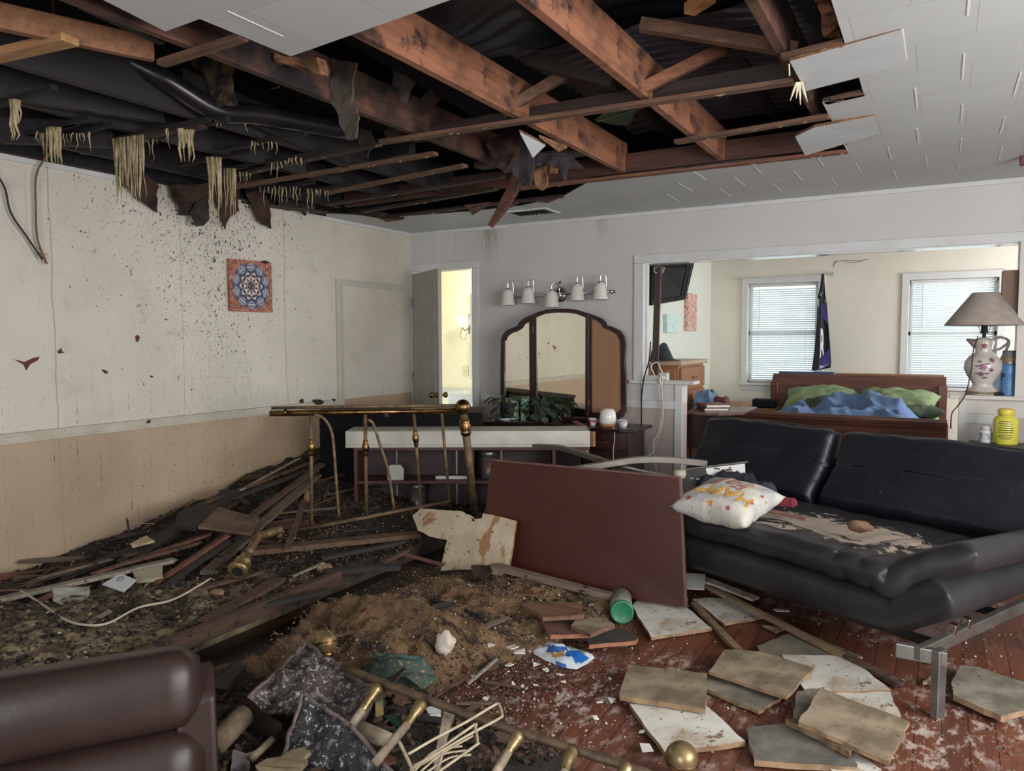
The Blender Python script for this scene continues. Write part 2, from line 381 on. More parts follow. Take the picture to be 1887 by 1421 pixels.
# ---- bedroom shell
YB = 2.8
WIN = [(2.70, 3.45, .87, 2.0), (4.34, 5.12, .87, 1.98)]
walled('wall_bedroom_back', 1, YB, .14, 2.1, 7.3, WIN, m=M_bed)
wall('wall_bedroom_left', [((2.15, T, 0), (2.27, YB, H))], mat('bedroom_side_paint', (200, 203, 192), rough=.6))
struct(MB().b2((2.1, T, H), (7.3, YB+.1, H+.05)).build('ceiling_bedroom', M_bed))
# a hairline crack scar below the bedroom ceiling
b = MB(); pl = [P(a, c, y=YB-.003) for a, c in ((1537, 486), (1545, 481), (1560, 480), (1585, 480))]; b.tube(pl, .003, 5)
pl = [P(a, c, y=YB-.003) for a, c in ((1555, 483), (1575, 484), (1583, 483), (1600, 477))]; b.tube(pl, .003, 5); pl = [P(a, c, y=YB-.003) for a, c in ((1540, 480), (1536, 492))]; b.tube(pl, .003, 5)
tag(b.build('plaster_crack', mat('crack', (130, 120, 96), rough=.9)), 'thin branching crack high on the bedroom wall between the windows', 'crack')

# windows with blinds
def window(i, x0, x1, z0, z1, lab):
    w_ = bpy.data.objects.new('window_%d' % i, None); sc.collection.objects.link(w_); w_['kind'] = 'structure'; w_.location = ((x0+x1)/2, YB, z0); ORG[w_.name] = w_.location.copy()
    b = MB(); c = .07
    b.b2((x0-c, YB-.02, z0-.05), (x0, YB, z1+c)); b.b2((x1, YB-.02, z0-.05), (x1+c, YB, z1+c)); b.b2((x0-c, YB-.022, z1), (x1+c, YB, z1+c))
    b.build('window_frame', M_trim, w_, bevel=.004)
    b = MB().b2((x0-c-.02, YB-.05, z0-.03), (x1+c+.02, YB+.1, z0)); b.b2((x0-c, YB-.015, z0-.09), (x1+c, YB, z0-.03)); b.build('window_sill', M_trim, w_, bevel=.004)
    b = MB(); s = .035
    for a, d in (((x0, z0), (x0+s, z1)), ((x1-s, z0), (x1, z1)), ((x0, z0), (x1, z0+s)), ((x0, z1-s), (x1, z1)), ((x0, (z0+z1)/2-.02), (x1, (z0+z1)/2+.02))):
        b.b2((a[0], YB+.07, a[1]), (d[0], YB+.1, d[1]))
    b.build('sash', M_trim, w_)
    gm = MATS.get('pane') or G('pane')
    if not isinstance(gm, bpy.types.Material):
        gm.b.inputs['Transmission Weight'].default_value = 1; gm.b.inputs['IOR'].default_value = 1.02; MATS['pane'] = gm = gm.out(L((240, 250, 250)), .02)
    MB().b2((x0+s, YB+.083, z0+s), (x1-s, YB+.087, z1-s)).build('glass_pane', gm, w_)
    t = thing('window_blind', lab, 'blind', ((x0+x1)/2, YB+.03, z0))
    MB().b2((x0+.012, YB+.015, z1-.035), (x1-.012, YB+.045, z1-.005)).build('head_rail', M_trim, t)
    b = MB(); z = z0+.03
    while z < z1-.05:
        b.box(((x0+x1)/2, YB+.03, z), (x1-x0-.04, .026, .0012), MX.Rotation(math.radians(-42), 3, 'X')); z += .0245
    m = MATS.get('slat')
    if not m:
        gg = G('slat'); gg.b.inputs['Subsurface Weight'].default_value = 0; m = gg.out(L((232, 236, 236)), .45)
        tr = gg.n.new('ShaderNodeBsdfTranslucent'); tr.inputs[0].default_value = (.80, .84, .86, 1); mx = gg.n.new('ShaderNodeMixShader'); mx.inputs[0].default_value = .28
        gg.link(gg.b.outputs[0], mx.inputs[1]); gg.link(tr.outputs[0], mx.inputs[2]); gg.link(mx.outputs[0], gg.n['Material Output'].inputs[0]); MATS['slat'] = m
    s_ = b.build('slats', m, t)
    for q in (.16, .84): MB().b2((x0+(x1-x0)*q-.0018, YB+.012, z0+.03), (x0+(x1-x0)*q+.0018, YB+.015, z1-.03)).build('ladder_cord', M_trim, t)
    MB().tube([(x0+.12, YB+.008, z1-.03), (x0+.125, YB+.006, z1-.5)], .003, 6).build('tilt_wand', mat('clear_wand', (150, 165, 170), rough=.2), t)
    MB().b2((x0+.015, YB+.018, z0+.008), (x1-.015, YB+.042, z0+.022)).build('bottom_rail', M_trim, t)
window(1, *WIN[0], 'white slatted blind in the bedroom window behind the black and purple flag')
window(2, *WIN[1], 'white slatted blind in the bedroom window behind the pitcher lamp')
# ---- bathroom behind the door
M_bath = mat('bath_paint', (230, 224, 196), rough=.6)
wall('wall_bathroom', [((-1.0, 1.6, 0), (2.1, 1.7, H)), ((-1.1, T, 0), (-1.0, 1.7, H)), ((2.05, T, 0), (2.15, 1.7, H))], M_bath)
struct(MB().b2((-1.1, T, H), (2.15, 1.7, H+.05)).build('ceiling_bathroom', M_bath))
struct(MB().b2((-1.1, 1.57, .70), (2.05, 1.6, .76)).build('trim_12', M_trim))
bl = bpy.data.lights.new('bathroom_bulb', 'POINT'); bl.energy = 22; bl.color = (1, .94, .78); bl.shadow_soft_size = .06
bo = bpy.data.objects.new('bathroom_bulb', bl); sc.collection.objects.link(bo); bo.location = (.15, 1.0, 2.0)
# ================================================================== CEILING AND THE OPEN ATTIC
g = G('ceiling_tile'); o_ = g.geo()
n = g.n.new('ShaderNodeTexBrick'); g.link(g.c.outputs['Object'], n.inputs[0])
n.inputs['Scale'].default_value = 1; n.inputs['Brick Width'].default_value = .37; n.inputs['Row Height'].default_value = .345; n.inputs['Mortar Size'].default_value = .0016; n.inputs['Mortar Smooth'].default_value = .2
n.inputs['Color1'].default_value = L((194, 197, 196)); n.inputs['Color2'].default_value = L((187, 190, 190)); n.inputs['Mortar'].default_value = L((168, 168, 164)); n.offset = .5
yy = g.math('MODULO', g.math('ADD', o_[1], 20), .345)
col = g.mix(g.math('MULTIPLY', g.ramp(g.noise(2.2, 4), .62, .75), .5), n.outputs['Color'], L((214, 218, 220)))
g.bump(g.math('ADD', g.noise(70, 4), g.math('MULTIPLY', n.outputs['Fac'], -.9)), .12, .003)
M_ceil = g.out(col, .55)
hole = [P(a, b_, z=H) for a, b_ in ((1535, 10), (1557, 80), (1455, 112), (1485, 168), (1583, 143), (1592, 175), (1515, 188), (1535, 227), (1590, 215), (1603, 240), (1560, 262), (1560, 280), (1320, 303), (1090, 332), (1037, 362), (960, 379), (870, 389), (700, 402), (655, 396), (600, 394))]
hole += [V((.0, -1.2, H)), V((0, -2.95, H)), V((0.0, -5.2, H)), V((2.1, -5.0, H)), P(190, 0, z=H), P(305, 58, z=H), P(368, 35, z=H), P(536, 104, z=H), P(830, 0, z=H), V((3.6, -4.35, H)), V((4.31, -4.3, H))]
hole = [V((max(q.x, .02), q.y, H)) for q in hole]
outer = [V((-.1, -8.6, H)), V((7.3, -8.6, H)), V((7.3, .0, H)), V((-.1, 0, H))]
allp = outer + hole; tri = tessellate_polygon([outer, hole])
b = MB(); k = len(allp); b.add(allp + [q+V((0, 0, .013)) for q in allp], [tuple(t) for t in tri] + [tuple(i+k for i in t[::-1]) for t in tri] + [(4+i, 4+(i+1) % len(hole), 4+(i+1) % len(hole)+k, 4+i+k) for i in range(len(hole))])
ce = struct(b.build('ceiling', M_ceil))
ORGc = ORG['ceiling']
ce.data.materials.append(M_furd)
for p in ce.data.polygons:
    if abs(p.normal.z) < .5: p.material_index = 1
# the white edge lines that show only across the rows, one open joint each
M_joint = mat('joint_white', (226, 228, 228), rough=.5)
rows = {-3.08: [4.49, 4.87, 5.25, 5.6], -2.72: [4.68, 5.06, 5.43], -2.38: [4.51, 4.88, 5.25, 5.6], -2.02: [4.69, 5.06, 5.43], -1.68: [4.15, 4.5, 4.87, 5.25], -1.34: [3.25, 3.61, 3.98, 4.35, 4.7, 5.06], -1.0: [3.06, 3.43, 3.8, 4.16, 4.53, 4.9, 5.27], -.66: [2.86, 3.25, 3.61, 3.98, 4.35, 4.7]}
rows[-3.42] = [4.68, 5.06, 5.4]; b = MB()
for y0, xs in rows.items():
    for x0 in xs: b.b2((x0-.003, y0+.01, H-.0016), (x0+.003, y0+.335, H+.001))
b.b2((2.62, -4.33, H-.0016), (2.626, -4.1, H+.001))
struct(b.build('trim_13', M_joint))
# hanging tiles at the right edge of the hole
M_tile = mat('tile_face', (192, 196, 197), (184, 187, 188), ns=6, rough=.6, bump=.1, bs=70)
M_tileb = mat('tile_back', (122, 104, 84), (96, 80, 64), ns=10, rough=.9, bump=.3, bs=70, spk=((50, 38, 30), 20, .66))
def loose_tile(pts, label, t=.013, nm='ceiling_tile', m=M_tile, cat='ceiling tile', group=None, up=V((0, 0, 1))):
    o = MB().prism(pts, up, t).build(nm, m); o.data.materials.append(M_fibre)
    for p in o.data.polygons:
        if abs(p.normal.dot(up)) < .5: p.material_index = 1
    return tag(o, label, cat, group)
loose_tile([P(1455, 113, z=H-.012), P(1485, 168, z=H-.014), P(1671, 118, z=H-.003), P(1661, 54, z=H-.003)], 'long white ceiling tile jutting left into the hole above the splintered tip')
loose_tile([P(1465, 252, z=H-.03), P(1484, 287, z=H-.035), P(1622, 246, z=H-.006), P(1612, 213, z=H-.006), P(1500, 235, z=H-.02)], 'narrow white ceiling tile sagging over the lower right edge of the hole')
loose_tile([P(957, 243, z=2.44), P(982, 291, z=2.38), P(1006, 268, z=2.44)], 'small white triangle of ceiling tile hanging in the middle of the hole', nm='tile_fragment', cat='ceiling tile')
loose_tile([P(993, 253, z=2.45), P(1030, 280, z=2.42), P(1045, 273, z=2.45), P(1010, 258, z=2.47)], 'thin white tile strip caught against the joist beside the white triangle', nm='tile_fragment', cat='ceiling tile')

# ---- joists (bottom at 2.46) with bridging
JX = [(.30, 'd'), (.93, 'd'), (1.42, 'd'), (2.18, 'm'), (2.79, 'w'), (3.43, 'w'), (4.06, 'm')]
jl = {.30: 'charred joist nearest the left wall above the hole', .93: 'charred joist second from the left wall above the hole', 1.42: 'charred joist third from the left wall with wet drips below',
      2.18: 'half burnt joist behind the hanging grey-brown paper', 2.79: 'orange-brown joist crossing the middle of the hole from the near ceiling tiles',
      3.43: 'orange-brown joist at the top centre running over the long batten', 4.06: 'brown joist at the right end of the hole near the white tiles'}
for x, k in JX:
    m = {'d': M_joistd, 'm': wood('smoked_joist', (112, 72, 54), (60, 38, 32), 1, .75, spk=((20, 15, 15), 1.8, .42, .2)), 'w': M_joist}[k]
    y0 = {2.18: -5.6, 4.06: -5.6}.get(x, -6.2); h = .19
    b = MB().beam((x+.02, y0, 2.463+h/2), (x+.02, -1.36, 2.463+h/2), .042, h)
    tag(b.build('joist', m, bevel=.004), jl[x], 'joist', 'ceiling joists over the hole')
# rafters higher up, sloping with the roof
for x in (.6, 1.9, 3.1, 3.75):
    tag(MB().beam((x, -6, 3.05), (x, -.9, 2.72), .045, .14).build('rafter', M_joistd, bevel=.003), 'smoke-blackened sloping rafter high above the ceiling joists', 'rafter', 'rafters under the roof')
# roof deck and black wrinkled underlay
M_deck = mat('sooty_deck', (13, 12, 14), (20, 18, 20), ns=3, rough=.8)
o = MB().add([V((-.3, -8.8, 3.5)), V((7.5, -8.8, 3.5)), V((7.5, .4, 2.86)), V((-.3, .4, 2.86)), V((-.3, -8.8, 3.55)), V((7.5, -8.8, 3.55)), V((7.5, .4, 2.91)), V((-.3, .4, 2.91))],
    [(0, 1, 2, 3), (7, 6, 5, 4), (0, 4, 5, 1), (1, 5, 6, 2), (2, 6, 7, 3), (3, 7, 4, 0)]).build('roof_deck', M_deck); struct(o)
b = MB(); b.b2((-.12, -8.7, H+.02), (-.02, .3, 3.5)); b.b2((7.2, -8.7, H+.06), (7.3, .3, 3.5)); b.b2((-.1, .25, H+.06), (7.3, .3, 3.0)); b.b2((-.1, -8.8, H+.06), (7.3, -8.7, 3.6)); struct(b.build('trim_14', M_deck))
M_felt = mat('black_underlay', (62, 60, 70), (44, 42, 50), ns=3, rough=.4)
def felt(u, v):
    x = 2.86+u*1.5; y = -2.95+v*1.6; z = 2.70+.04*math.sin(v*3)+.02*nz(x*2, y*2)
    rid = math.sin((y*1.0+.16*math.sin(x*2.4)+.05*nz(x*3, y*3))*70); amp = .014*max(0, nz(x*1.3+5, y*1.3)+.45)
    return (x, y, z+rid*amp)
tag(MB().grid(felt, 150, 190).build('roof_underlay', M_felt, smooth=True, fixn=False), 'wrinkled black roofing plastic sagging between the joists right of centre', 'roofing plastic')
def felt2(u, v):
    x = 2.2+u*2.2; y = -4.9+v*2.2; return (x, y, 2.86-.05*v+.025*nz(x*2, y*2)+.006*math.sin((y+.3*nz(x, y))*50))
tag(MB().grid(felt2, 80, 80).build('roof_underlay', M_felt, smooth=True, fixn=False), 'smooth black roofing plastic above the two orange-brown joists', 'roofing plastic')
# green printed patch on the plastic
gp = thing('printed_patch', 'green printed patch on the black roofing plastic behind the long batten', 'label', P(1140, 212, z=2.655))
gq = [P(a, c, z=2.655) for a, c in ((1096, 221), (1112, 208), (1152, 197), (1176, 197), (1168, 212), (1160, 231), (1132, 230))]
MB().prism(gq, (0, 0, -1), .002).build('print_field', mat('green_print', (46, 104, 78), (36, 84, 64), ns=20, rough=.5), gp)
M_let = mat('pale_lettering', (128, 128, 104), rough=.6)
def gfn(x, y):
    c0 = P(1136, 213, z=2.650); dx = (P(1168, 202, z=2.650)-P(1104, 222, z=2.650)).normalized(); dy = V((0, 0, 1)).cross(dx)*-1
    return c0 + dx*x*1.0 + dy*(-y)
b = MB()
for i in range(13):
    x = -.155+i*.0255; b.prism([gfn(x, -.010), gfn(x+.017, -.010), gfn(x+.021, .012), gfn(x+.004, .012)], (0, 0, -1), .001)
b.build('printed_marks', M_let, gp)
# ---- bridging, braces, ledger
def brace(a, b_, z0, z1, w_, h, m, label, cat='brace', nm='bridging_brace', group=None, up=V((0, 0, 1))):
    return tag(MB().beam(P(*a, z=z0), P(*b_, z=z1), w_, h, up).build(nm, m, bevel=.002), label, cat, group)
brace((925, 206), (1040, 138), 2.49, 2.66, .045, .05, M_fur, 'diagonal bridging piece rising right from the middle orange joist')
brace((1178, 166), (1335, 88), 2.49, 2.66, .045, .05, wood('warm_bridging', (140, 88, 56), (84, 50, 34), 0, .7), 'diagonal bridging piece rising right from the top centre joist')
brace((1180, 45), (1468, 92), 2.66, 2.50, .045, .05, M_fur, 'diagonal bridging piece dropping toward the long jutting tile')
brace((975, 112), (1130, 152), 2.68, 2.52, .04, .045, M_furd, 'dark diagonal bridging piece between the two orange-brown joists')
brace((715, 252), (805, 172), 2.49, 2.66, .045, .06, M_furd, 'dark bridging piece rising from the left end of the long batten')
brace((1340, 88), (1430, 40), 2.66, 2.75, .04, .045, M_furd, 'faint dark bridging piece behind the crossing braces at upper right')
tag(MB().beam((.4, -1.38, 2.52), (4.2, -1.38, 2.52), .04, .12).build('ledger_board', wood('ledger', (92, 56, 42), (50, 30, 26), 0, .7), bevel=.003), 'brown ledger board along the far edge of the hole over the intact tiles', 'board')
tag(MB().beam((2.1, -2.68, 2.50), (4.1, -2.68, 2.50), .035, .07).build('ledger_board', M_furd, bevel=.003), 'dark board standing on the long batten in the middle of the hole', 'board')
# ---- battens that carried the tiles, ragged with staples and paper
def batten(a, c, label, m=M_fur, w_=.05, zz=2.437, ext=0):
    p, q = P(*a, z=zz), P(*c, z=zz); t = thing('batten', label, 'batten', (p+q)/2, 'battens that carried the ceiling tiles')
    MB().beam(p, q, w_, .02).build('strip', m, t, bevel=.002)
    d = (q-p); b = MB(); k = max(3, int(d.length/.16))
    for i in range(k):
        if rnd.random() < .9:
            u = rnd.random(); c_ = p+d*u+V((0, -w_/2*rnd.uniform(.2, 1), -.012)); l_ = rnd.uniform(.015, .05)
            b.prism([c_, c_+d.normalized()*l_, c_+d.normalized()*l_*.6+V((0, -.008, -rnd.uniform(.004, .014)))], (0, 1, 0), .003)
    if b.v: b.build('tile_remnants', mat('pale_remnant', (178, 150, 112), (140, 108, 78), ns=30, rough=.9), t)['kind'] = 'stuff'
    return t
batten((437, 322), (700, 265), 'charred batten running left from the long batten toward the drips', M_furd)
batten((702, 262), (1462, 150), 'long pale-edged batten crossing the whole middle of the hole')
batten((430, 345), (803, 283), 'batten ending in mid-air below the left end of the long batten')
batten((600, 356), (858, 305), 'shorter batten stub with torn ends under the middle joist')
batten((600, 377), (928, 325), 'batten running to the hanging charred stick from the left', M_furd)
batten((668, 390), (915, 348), 'batten just behind the foot of the hanging charred stick', M_furd)
batten((935, 350), (1562, 279), 'far batten lying along the edge of the intact ceiling tiles', wood('red_batten', (128, 82, 60), (88, 54, 42), 0, .7))
batten((1245, 262), (1528, 214), 'short batten tucked under the jutting white tiles on the right')
batten((700, 401), (1037, 361), 'last batten above the small ceiling vent', M_furd)
batten((1443, 106), (1556, 78), 'stub of batten behind the long jutting tile', zz=2.45)
batten((1520, 187), (1592, 170), 'very short batten in the notch between two right-hand tiles', zz=2.45)
batten((200, 262), (375, 232), 'soot-black batten with the widest foam drips at the left', M_furd)
batten((215, 345), (600, 392), 'charred batten fixed along the top of the left wall', M_furd, zz=2.43)
# torn brown paper along far edge
M_kraft = mat('torn_kraft', (116, 72, 52), (88, 52, 40), ns=14, rough=.9)
for pts, lab in (([(855, 378), (905, 372), (893, 382), (870, 396), (866, 388)], 'torn brown tile lip left of the hanging stick'), ([(930, 372), (1037, 361), (1010, 373), (965, 368), (940, 382)], 'torn brown tile lip right of the hanging stick'), ([(700, 402), (745, 396), (742, 404), (712, 408)], 'torn brown tile lip at the near corner of the intact ceiling')):
    tag(MB().prism([P(a, c, z=2.436) for a, c in pts], (0, 0, -1), .006).build('torn_tile_edge', M_kraft), lab, 'tile scrap')
# near, left: broken raw boards, pipe, dark braces
tag(MB().beam(P(-40, 22, z=2.52), P(283, 92, z=2.52), .045, .09, w2=.03).build('broken_joist', wood('raw_joist', (140, 96, 64), (108, 70, 46), 0, .7), bevel=.003), 'broken raw orange joist end at the upper left corner', 'joist')
tag(MB().beam(P(-30, 108, z=2.475), P(130, 72, z=2.475), .07, .03).build('broken_board', wood('pale_stub', (182, 136, 88), (142, 100, 62), 0, .7), bevel=.003), 'pale broken board stub pointing right at the upper left corner', 'board')
tag(MB().beam(P(297, 117, z=2.45), P(450, 68, z=2.45), .04, .022).build('batten_stub', M_fur, bevel=.002), 'short brown batten stub under the near ceiling tiles', 'batten')
tag(MB().beam(P(150, -10, z=2.56), P(300, 60, z=2.56), .04, .09).build('broken_joist', M_joistd, bevel=.003), 'dark joist stub tucked above the near ceiling tiles', 'joist')
for (a, c, z0, z1, lab) in (((-20, 150), (300, 205), 2.52, 2.55, 'wet black collapsed joist running in from the left edge'), ((120, 190), (560, 300), 2.54, 2.5, 'long wet black joist above the foam drips'),
                            ((330, 150), (640, 290), 2.6, 2.5, 'leaning black joist under the black pipe'), ((0, 240), (210, 250), 2.47, 2.47, 'black board above the left wall crown at the left edge'), ((520, 330), (760, 262), 2.58, 2.56, 'short black brace under the left end of the long batten')):
    brace(a, c, z0, z1, .05, .13, M_joistd, lab, 'joist', 'fallen_joist')
# slats of blackened sheathing hanging above the left wall
M_wet = mat('wet_char', (13, 15, 20), (24, 26, 32), ns=6, rough=.3, bump=.5, bs=30, spk=((110, 112, 116), 60, .73))
for i in range(9):
    a = 12+i*46+rnd.uniform(-6, 6); top = 165+i*12; bot = 262+i*13+rnd.uniform(-12, 12)
    q0 = P(a, top, y=-3.35+i*.16); wd = rnd.uniform(.09, .16); hh = rnd.uniform(.2, .3)
    q0.x = max(q0.x, .2)
    tag(MB().box((q0.x, q0.y, 2.62), (.02, wd, .26), MX.Rotation(rnd.uniform(-.2, .2), 3, 'X')).build('sheathing_board', M_wet, bevel=.003), 'wet black sheathing board standing in the attic above the left wall', 'board', 'black sheathing boards above the left wall')
pl = bez([P(225, 105, z=2.66), P(310, 150, z=2.58), P(398, 203, z=2.50), P(480, 212, z=2.53), P(640, 240, z=2.56)], 8)
tag(MB().tube(pl, .05, 18).build('drain_pipe', mat('sooty_pipe', (34, 30, 34), (22, 20, 22), ns=4, rough=.28), smooth=True), 'thick black bent pipe running through the attic at the left', 'pipe')
PIPE = list(pl)
# ---- hanging scraps
def scrap(pts, z=None, y=None, x=None, n=None, t=.012, m=M_scrap, name='hanging_scrap', label='', cat='scrap', amp=.006, disp=.02, cuts=4):
    kw = dict(z=z) if z is not None else dict(y=y) if y is not None else dict(x=x)
    q = [P(a, c, **kw) for a, c in pts]; q = jag(q, 3, amp)
    o = MB().prism(q, n or (0, 1, 0), t).build(name, m)
    bm = bmesh.new(); bm.from_mesh(o.data); bmesh.ops.triangulate(bm, faces=bm.faces); bmesh.ops.subdivide_edges(bm, edges=[e for e in bm.edges if e.calc_length() > .04], cuts=1, use_grid_fill=True)
    bmesh.ops.triangulate(bm, faces=bm.faces); bmesh.ops.subdivide_edges(bm, edges=[e for e in bm.edges if e.calc_length() > .03], cuts=1)
    bmesh.ops.triangulate(bm, faces=bm.faces)
    org = ORG[o.name]
    for vv in bm.verts:
        c = vv.co+org; vv.co += vv.normal*0 + V(n or (0, 1, 0)).normalized()*(disp*nz(c.x, c.y, c.z, 14)) + V((nz(c.y, c.z, 3, 20), nz(c.z, c.x, 7, 20), nz(c.x, c.y, 9, 20)))*disp*.25
    bm.to_mesh(o.data); bm.free()
    return tag(o, label, cat)
scrap([(217, 316), (222, 340), (251, 366), (288, 392), (288, 343), (268, 322)], x=.03, n=(1, 0, 0), label='brown torn wallboard flap hanging beneath the widest foam drips')
scrap([(310, 341), (322, 372), (337, 396), (358, 396), (372, 380), (386, 350), (383, 338)], x=.05, n=(1, 0, 0), t=.05, disp=.05, label='clump of red-brown burnt fibre on top of the left wall')
scrap([(350, 392), (359, 417), (373, 416), (385, 402), (381, 362), (362, 372)], x=.1, n=(1, 0, 0), m=M_char, label='black charred shard dangling below the red-brown fibre clump')
scrap([(390, 362), (408, 400), (413, 423), (424, 400), (438, 388), (440, 348), (400, 345)], x=.04, n=(1, 0, 0), label='brown torn wallboard flap hanging between two foam drips')
scrap([(448, 345), (458, 370), (474, 406), (497, 422), (497, 388), (486, 356)], x=.05, n=(1, 0, 0), label='leaf-shaped brown flap hanging above and left of the round flower canvas')
scrap([(500, 350), (516, 382), (530, 388), (552, 385), (560, 398), (575, 388), (585, 362)], x=.05, n=(1, 0, 0), m=M_char, label='dark ragged edge of charred board over the left wall near the room corner')
scrap([(636, 386), (690, 388), (745, 402), (700, 404), (692, 398), (660, 398)], y=-1.05, label='dark crumpled scrap at the near corner of the intact ceiling')
scrap([(345, 100), (432, 92), (425, 140), (433, 192), (405, 198), (372, 150)], y=-3.55, m=mat('mouldy_paper', (104, 82, 56), (30, 26, 24), ns=9, lo=.42, hi=.56, rough=.95, bump=.6, bs=60), label='mouldy brown and black paper flap hanging over the black pipe')
scrap([(430, 78), (540, 108), (590, 108), (585, 135), (560, 122), (500, 118), (440, 105)], y=-3.75, m=M_fibre, n=(0, 1, 0), t=.04, disp=.05, label='roll of brown crumbling insulation beneath the near ceiling tiles')
scrap([(592, 108), (655, 115), (648, 190), (662, 215), (658, 255), (640, 258), (625, 230), (618, 200), (600, 175)], y=-3.45, m=mat('grey_paper', (88, 76, 66), (64, 56, 50), ns=10, rough=.95, bump=.4, bs=40), label='long grey-brown paper sheet hanging in tatters at the left of the middle joist')
scrap([(655, 235), (682, 240), (690, 262), (676, 290), (664, 272)], y=-2.7, m=M_char, label='small black and brown knot of debris under the grey-brown paper')
scrap([(725, 130), (760, 150), (748, 190), (730, 198), (722, 165)], y=-2.95, z=None, m=mat('grey_paper', (88, 76, 66)), label='small grey paper tatter stuck behind the middle joist')
scrap([(898, 268), (925, 240), (950, 238), (948, 290), (930, 318), (908, 300)], y=-2.2, n=(0, 1, 0), t=.05, disp=.05, label='lump of brown burnt insulation above the hanging charred stick')
scrap([(948, 255), (962, 248), (988, 275), (978, 345), (960, 330), (952, 345), (944, 310)], y=-2.15, m=mat('purple_paper', (60, 50, 54), (44, 38, 42), ns=12, rough=.8), label='dark purple-grey torn paper sheet left of the white tile triangle')
scrap([(985, 280), (1040, 280), (1080, 310), (1045, 312), (1040, 335), (1030, 310), (1000, 300), (980, 310)], y=-2.1, m=mat('purple_paper', (60, 50, 54)), label='dark grey torn paper sheet right of the white tile triangle')
scrap([(975, 284), (1006, 280), (1006, 340), (998, 350), (988, 345), (985, 325), (974, 318)], y=-2.0, m=M_fibre, t=.03, disp=.04, label='ochre fibre clump hanging beside the charred stick')
scrap([(1012, 282), (1026, 284), (1024, 318), (1014, 320)], y=-2.0, m=M_fibre, t=.02, label='tiny ochre fibre clump right of the larger one')
pf = [P(958, 318, y=-1.95), P(945, 350, y=-1.97), P(925, 385, y=-2.0), P(905, 415, y=-2.02)]
b = MB(); b.beam(V((pf[0].x, pf[0].y, 2.485)), pf[0]-V((0, 0, .02)), .03, .02, V((0, 1, 0)), .06, .03)
for i in range(3): b.beam(pf[i], pf[i+1]+(pf[i+1]-pf[i])*.08, [.085, .075, .06][i], [.03, .035, .028][i], V((0, 1, 0)), w2=[.075, .06, .03][i])
o = tag(b.build('charred_stick', mat('charred_brown', (92, 56, 42), (40, 24, 20), ns=8, rough=.9, bump=.7, bs=40), bevel=.004), 'charred brown stick of wood dangling from the hole above the vent', 'stick')
tag(MB().b2((min(2.19, pf[0].x-.3), pf[0].y-.06, 2.464), (2.82, pf[0].y+.04, 2.50)).build('cross_board', M_furd, bevel=.002), 'dark board between two joists holding the charred hanging stick', 'board')
scrap([(1493, -8), (1522, -8), (1545, 30), (1550, 78), (1532, 80), (1517, 60), (1513, 30)], z=2.5, n=(0, 0, 1), m=M_fibre, t=.05, disp=.04, label='tan insulation edge showing beside the top right ceiling tiles')
tag(MB().beam(P(1270, 18, z=2.6), P(1310, -8, z=2.6), .05, .04).build('board_end', M_raw, bevel=.002), 'pale sawn board end at the very top of the hole', 'board')
b = MB()
for dx, ex, ey in ((0, -12, 34), (3, -4, 30), (5, 2, 42), (8, 12, 36), (9, 7, 26)):
    b.tube([P(1468+dx, 152, z=2.42), P(1468+dx+ex*.5, 152+ey*.5, y=P(1468, 152, z=2.42).y), P(1468+dx+ex, 152+ey, y=P(1468, 152, z=2.42).y)], [.006, .005, .001], 6)
tag(b.build('splinter_tuft', mat('pale_splinter', (206, 198, 170), rough=.8)), 'tuft of pale splinters under the tip of the long jutting tile', 'splinter')
b = MB().tube([P(1454, 118, z=2.43), P(1455, 140, y=P(1454, 118, z=2.43).y)], .003, 5); tag(b.build('loose_string', mat('pale_splinter', (206, 198, 170))), 'short pale string hanging off the corner of the long jutting tile', 'string')
M_nail = mat('nailer_soot', (16, 14, 15), (26, 22, 22), rough=.9)
# ---- foam drips: one object per dripping place
r2 = random.Random(5)
def drips(x0, x1, yt, yb, n, lab, big=False, ytr=None):
    b = MB(); n = int(n*1.8) if big else n
    for i in range(n):
        px = x0+(x1-x0)*(i+.5)/n+r2.uniform(-1.5, 1.5); yy = yt+((ytr or yt)-yt)*(i/n)
        q = P(px, yy+(0 if big else r2.uniform(-2, 2)), z=2.43); q.x = max(q.x, .04)
        if 'pipe' in lab: q = min(PIPE, key=lambda v_: abs(943.5+FPX*(v_-CAM).dot(RGT)/(v_-CAM).dot(FWD)-px))-V((0, 0, .044))
        dp = (q-CAM).dot(FWD); full = (yb-yt)*dp/FPX; l_ = full*((r2.uniform(.45, 1) if i % 3 else 1) if big else r2.uniform(.2, 1)**1.3)
        w0 = r2.uniform(.005, .013) if big else r2.uniform(.0025, .006)
        pts = [q+V((r2.uniform(-1, 1)*.007, r2.uniform(-1, 1)*.006, -l_*t)) for t in (-.02, .3, .6, .85, 1)]
        b.tube(pts, [w0, w0*r2.uniform(.6, 1.0), w0*r2.uniform(.35, .7), w0*.3, w0*.06], 6)
    tag(b.build('foam_drip', M_foam, smooth=True), lab, 'foam drip', 'tan foam drips below the burnt attic')
    c = P((x0+x1)/2, (yt+(ytr or yt))/2, z=2.448); xa = max(.02, c.x-.32)
    if 'pipe' not in lab: tag(MB().b2((xa, c.y-.015, 2.440), (xa+.64, c.y+.015, 2.462)).build('nailer_strip', M_nail), 'soot-black nailer strip fixed under the joists above the foam drips', 'batten', 'nailer strips above the foam drips')
